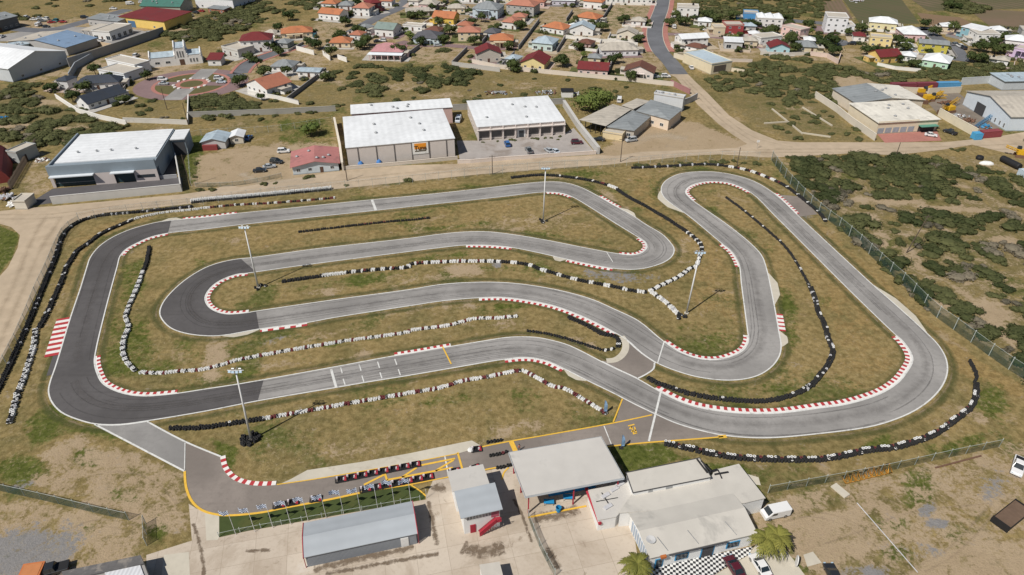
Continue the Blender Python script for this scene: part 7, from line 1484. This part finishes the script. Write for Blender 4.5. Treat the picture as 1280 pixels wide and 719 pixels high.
scatter(poisson(right_top, 140, 3.6, [(1065,102,24,6,0)]), ' in the scrub below the right-hand houses', 'bushes in the scrub below the right-hand houses', 1.3, 2.3, .05)
scatter(poisson([(960,128),(1040,120),(1080,160),(1085,176),(985,176),(950,150)], 22, 5), ' among the ruined foundations', 'bushes among the ruined foundations', .6, 1.1, .1)
for poly, n, dm in [([(-150,-30),(160,-30),(150,4),(100,22),(0,26),(-100,26)], 60, 7), ([(200,40),(250,22),(310,8),(330,24),(280,50),(215,54)], 70, 4), ([(255,10),(330,0),(420,-6),(430,10),(340,20),(330,30),(300,28)], 40, 6), ([(865,0),(1030,0),(1034,22),(960,22),(940,30),(900,28),(870,18)], 90, 5), ([(1000,-50),(1400,-50),(1400,-20),(1000,-12)], 80, 9),
                    ([(400,-50),(820,-50),(820,-12),(400,-10)], 90, 9), ([(840,-50),(1000,-50),(1000,-4),(840,-4)], 60, 8), ([(1180,0),(1200,0),(1230,12),(1215,18),(1190,16)], 24, 4), ([(1240,36),(1300,38),(1300,52),(1240,50)], 20, 6), ([(-300,-60),(400,-60),(400,-20),(-300,-20)], 90, 12), ([(1290,100),(1420,110),(1420,200),(1300,200)], 30, 6), ([(-160,190),(-30,190),(-30,230),(-160,230)], 20, 6)]: scatter(poisson(poly, n, dm), '', '', 1.3, 2.6, .05, limit=0)
scatter(poisson([(768,210),(828,205),(868,204),(908,201),(948,203),(948,207),(908,205),(868,208),(828,209)], 12, 3), ' along the fence above the top right hairpin', 'bushes along the far fence', .5, .9, 0, limit=12)
scatter([G(u, v) for u, v in [(604,178),(622,177),(638,175),(643,176),(666,173.5),(672,174),(682,173),(689,173),(700,171),(698,175)]], ' planted in front of the showroom', 'bushes in front of the showroom', .32, .5, 0)
scatter([G(u, v) for u, v in [(391,221),(384,222),(330,231),(345,229),(265,238),(250,238),(243,222),(246,205),(1190,187),(1196,189),(1203,188),(434,232),(509,226)]], ' growing along the dirt road', 'bushes along the dirt road', .5, 1.0, 0)
scatter(poisson([(980,212),(1000,236),(1050,285),(1104,334),(1160,388),(1165,380),(1112,330),(1056,280),(1008,230)], 26, 2.6), ' right behind the green screened fence', 'bushes behind the green fence', .6, 1.0, .4)
mb = MB()
for p, me_, a, sx, sy, sz in stuff:
    i0 = len(mb.v); ca, sa = math.cos(a), math.sin(a)
    for v in me_.vertices: x, y = v.co.x*sx, v.co.y*sy; mb.v.append((p.x+x*ca-y*sa, p.y+x*sa+y*ca, v.co.z*sz))
    for q in me_.polygons: mb.f.append(tuple(i0+j for j in q.vertices)); mb.m.append(1 if me_ in BMG else 0)
if mb.v: tag(mb.build('shrubland', [M_bush, M_bgrey]), 'far dark green shrubland round the village and behind it', 'shrubs', None, 'stuff')
# trees
def tree(px, h, w_, mat, label, group='trees of the village', n=700, size=.34):
    rt = thing('broadleaf_tree', label, 'tree', G(*px), vr.uniform(0, 6.28), group); mb = MB(); th = h*.38
    mb.bar((0, 0, 0), (.1, 0, th), .22*h/6, 8, r2=.13*h/6)
    K = 7; lob = []
    for k in range(K):
        a = 6.28*k/K+vr.uniform(-.3, .3); r_ = w_*.5*vr.uniform(.35, .68) if k else 0; c = Vector((r_*math.cos(a), r_*math.sin(a), h*vr.uniform(.52, .76) if k else h*.74)); lob.append((c, w_*vr.uniform(.22, .32))); mb.bar((.1, 0, th*.9), c, .09*h/6, 5, r2=.04)
    mb.build('trunk', M_trunk, rt); cr = MB()
    for c, rad in lob:
        leaf_quads(cr, c, rad, n//K, size, .78, zmin=h*.2, inner=.35)
        cr.lathe([(0, rad*.5), (rad*.45, rad*.32), (rad*.58, 0), (rad*.35, -rad*.35), (0, -rad*.42)], 7, c=c)
    cr.build('crown', mat, rt)
tree((740,139), 9, 17, M_lime, 'big round bright green tree behind the open-fronted hall', None, 1500, .5)
TL = [((394,62),'tree behind the white wall piece on the left street'),((386,58),'tree left of the small orange hip roof'),((432,33),'big dark tree right of the long orange roof'),((428,50),'tree above the small orange hip roof'),((451,62),'tree right of the small orange hip roof'),((458,58),'tree at the left of the pink veranda house'),((414,72),'tree below the small orange hip roof'),((350,70),'tree below the maroon roofed house'),((361,26),'round tree in the dry field'),((322,85),'leafy tree beside the brick street'),((312,78),'tree at the plaza exit'),((331,96),'tree by the grey hip-roofed house'),
      ((512,51),'light tree left of the pale blue house'),((554,55),'dark tree right of the pale blue house'),((562,44),'tree below the orange-roofed bright yellow house'),((517,24),'tree behind the green-grey roofs'),((528,24),'tree left of the yellow house'),((593,57),'tree in front of the salmon orange house'),((498,70),'tree in front of the pink veranda'),((602,28),'tree below the big pale blue house'),((570,10),'tree with a bare top above the cream house'),((650,38),'dark tree beside the dark tarp'),((703,84),'tree right of the yellow gable house'),((768,80),'palm-like tree right of the pink L-shaped house'),((780,30),'small tree in the top green lot'),((753,39),'tree right of the double-gabled house'),
      ((856,33),'big tree in front of the white flat-roofed house'),((850,31),'tree left of the big one by the main road'),((884,24),'dark tree behind the grey forecourt'),((893,28),'dark tree right of the grey forecourt'),((915,26),'tree left of the blue and white house'),((939,38),'tree below the blue and white house'),((836,34),'round tree by the main road pavement'),((982,28),'tall tree behind the pyramids'),((986,36),'tree above the pink flats'),((1010,38),'wide tree right of the pink flats'),((1006,46),'lighter tree right of the pink flats'),((1036,54),'tree on the grey square'),((1042,58),'low tree on the grey square'),((1030,60),'tree at the left of the grey square'),((993,66),'tree right of the turquoise house'),((955,46),'tree left of the pink flats'),((965,42),'tree above the low white flats'),((988,53),'tree below the pink flats'),
      ((1076,40),'dark tree left of the long white hip roof'),((1117,56),'round dark tree right of the yellow house'),((1122,58),'second round dark tree right of the yellow house'),((1155,36),'dark tree right of the pink house'),((1166,45),'tree at the bend of the wide street'),((1190,40),'dark tree left of the teal house'),((1082,70),'tree below the yellow house'),((1093,68),'round bush-like tree in front of the yellow house'),((1221,64),'dark tree below the white apartments, left'),((1232,66),'dark tree below the white apartments, middle'),((1244,68),'dark tree below the white apartments, right'),((1255,68),'dark tree left of the lilac house'),((1212,78),'wide tree at the edge of the scrub'),((1224,82),'wide tree at the edge of the scrub, farther right'),((1130,66),'tree above the olive yellow house'),((1250,52),'tree behind the white apartments'),
      ((1185,12),'dark grove tree between the crop fields, left'),((1196,14),'dark grove tree between the crop fields, right'),((218,16),'tree in front of the green roofed hall'),((185,100),'small tree left of the church'),((120,94),'tree beside the curved wall'),((92,128),'tree in the courtyard of the slate roofed house'),((106,116),'tree by the courtyard arch'),((300,108),'tree at the right edge of the plaza'),((390,170),'green tree behind the red roofed workshop'),((1040,70),'tree above the beige yard wall'),((1110,72),'tree left of the yellow house with red roofs')]
for px, lb in TL: tree(px, vr.uniform(4.5, 6.5), vr.uniform(6, 9.5), M_lime if 'light' in lb or 'green tree' in lb else M_tree, lb, 'trees of the village', 420, .45)
for p in SHRUB:
    o = bpy.data.objects.new('garden_shrub', vr.choice(BM)); C.objects.link(o); s = vr.uniform(.5, 1.15); o.location = p; o.scale = (s, s, s*vr.uniform(.9, 1.5)); o.rotation_euler = (0, 0, vr.uniform(0, 6)); tag(o, 'green garden shrub in a house yard of the village', 'shrub', 'garden shrubs in the village')
proto = [o for o in bpy.data.objects if o.name.startswith('broadleaf_tree') and o.get('group') == 'trees of the village']
for a_, W_, D_, an, lb in YARD:
    for _ in range(vr.choice((0, 1, 1, 2))):
        p = a_+Vector((math.cos(an), math.sin(an), 0))*vr.uniform(-4, W_+4)+Vector((-math.sin(an), math.cos(an), 0))*vr.choice((vr.uniform(-5.5, -3), D_+vr.uniform(2.5, 6)))
        o = copy_tree(vr.choice(proto)); o.location = p; o.rotation_euler = (0, 0, vr.uniform(0, 6)); s = vr.uniform(.5, .95); o.scale = (s, s, s*vr.uniform(.85, 1.2)); tag(o, 'leafy garden tree standing close beside a village house', 'tree', 'garden trees in the village')
# palms
def palm(px, h, label, n=34, L_=2.9):
    rt = thing('palm_tree', label, 'palm', G(*px), vr.uniform(0, 6), 'palms at the clubhouse'); mb = MB(); q = Vector((0, 0, 0))
    for k in range(6): p2 = Vector((.05*k, .03*k*k*.2, h*(k+1)/6)); mb.bar(q, p2, .24-.015*k, 8, r2=.22-.015*k); q = p2
    mb.build('trunk', M_trunk, rt); cr = MB()
    for k in range(n):
        a = 6.283*k/n*2.4+vr.uniform(-.2, .2); up = vr.uniform(.05, .95); ln = L_*vr.uniform(.8, 1.1); pts = []
        for s in range(7):
            t_ = s/6; r_ = ln*t_*(1-.18*up*t_); z = h+ln*(up*.75*t_-1.0*t_*t_*(.9-.25*up)); pts.append(q*0+Vector((q.x+r_*math.cos(a), q.y+r_*math.sin(a), z)))
        sd_ = Vector((-math.sin(a), math.cos(a), 0))
        for s in range(6):
            wv = .42*math.sin(math.pi*min(.98, .12+.86*(s+.5)/6)); A, B2 = pts[s], pts[s+1]
            for g in (-1, 1):
                m1 = A.lerp(B2, .1); m2 = A.lerp(B2, .72); dz = Vector((0, 0, -.22*wv)); tip = (B2-A)*.9
                cr.quad(m1, m2, m2+sd_*g*wv+dz+tip, m1+sd_*g*wv*.9+dz+tip)
                cr.quad(A.lerp(B2, .72), B2, B2+sd_*g*wv*.85+dz+tip*.9, m2+sd_*g*wv+dz+tip*1.02)
    cr.build('crown', M_palm, rt)
palm((953,691), 4.2, 'left one of two yellowish palms at the forecourt corner'); palm((968,691), 4.2, 'right one of two yellowish palms at the forecourt corner'); palm((792,727), 4.4, 'single yellowish palm at the front left corner of the clubhouse', 44, 3.0)
# ================================================================ small road furniture
for px, lb in [((946,186), 'white sign post at the dirt road junction')]:
    rt = thing('sign_post', lb, 'sign', G(*px)); MB().bar((0, 0, 0), (0, 0, 3.2), .06, 6).build('pole', M_galv, rt); MB().box(-.5, .5, -.04, .04, 2.5, 3.3).build('sign_plate', M_frame, rt)
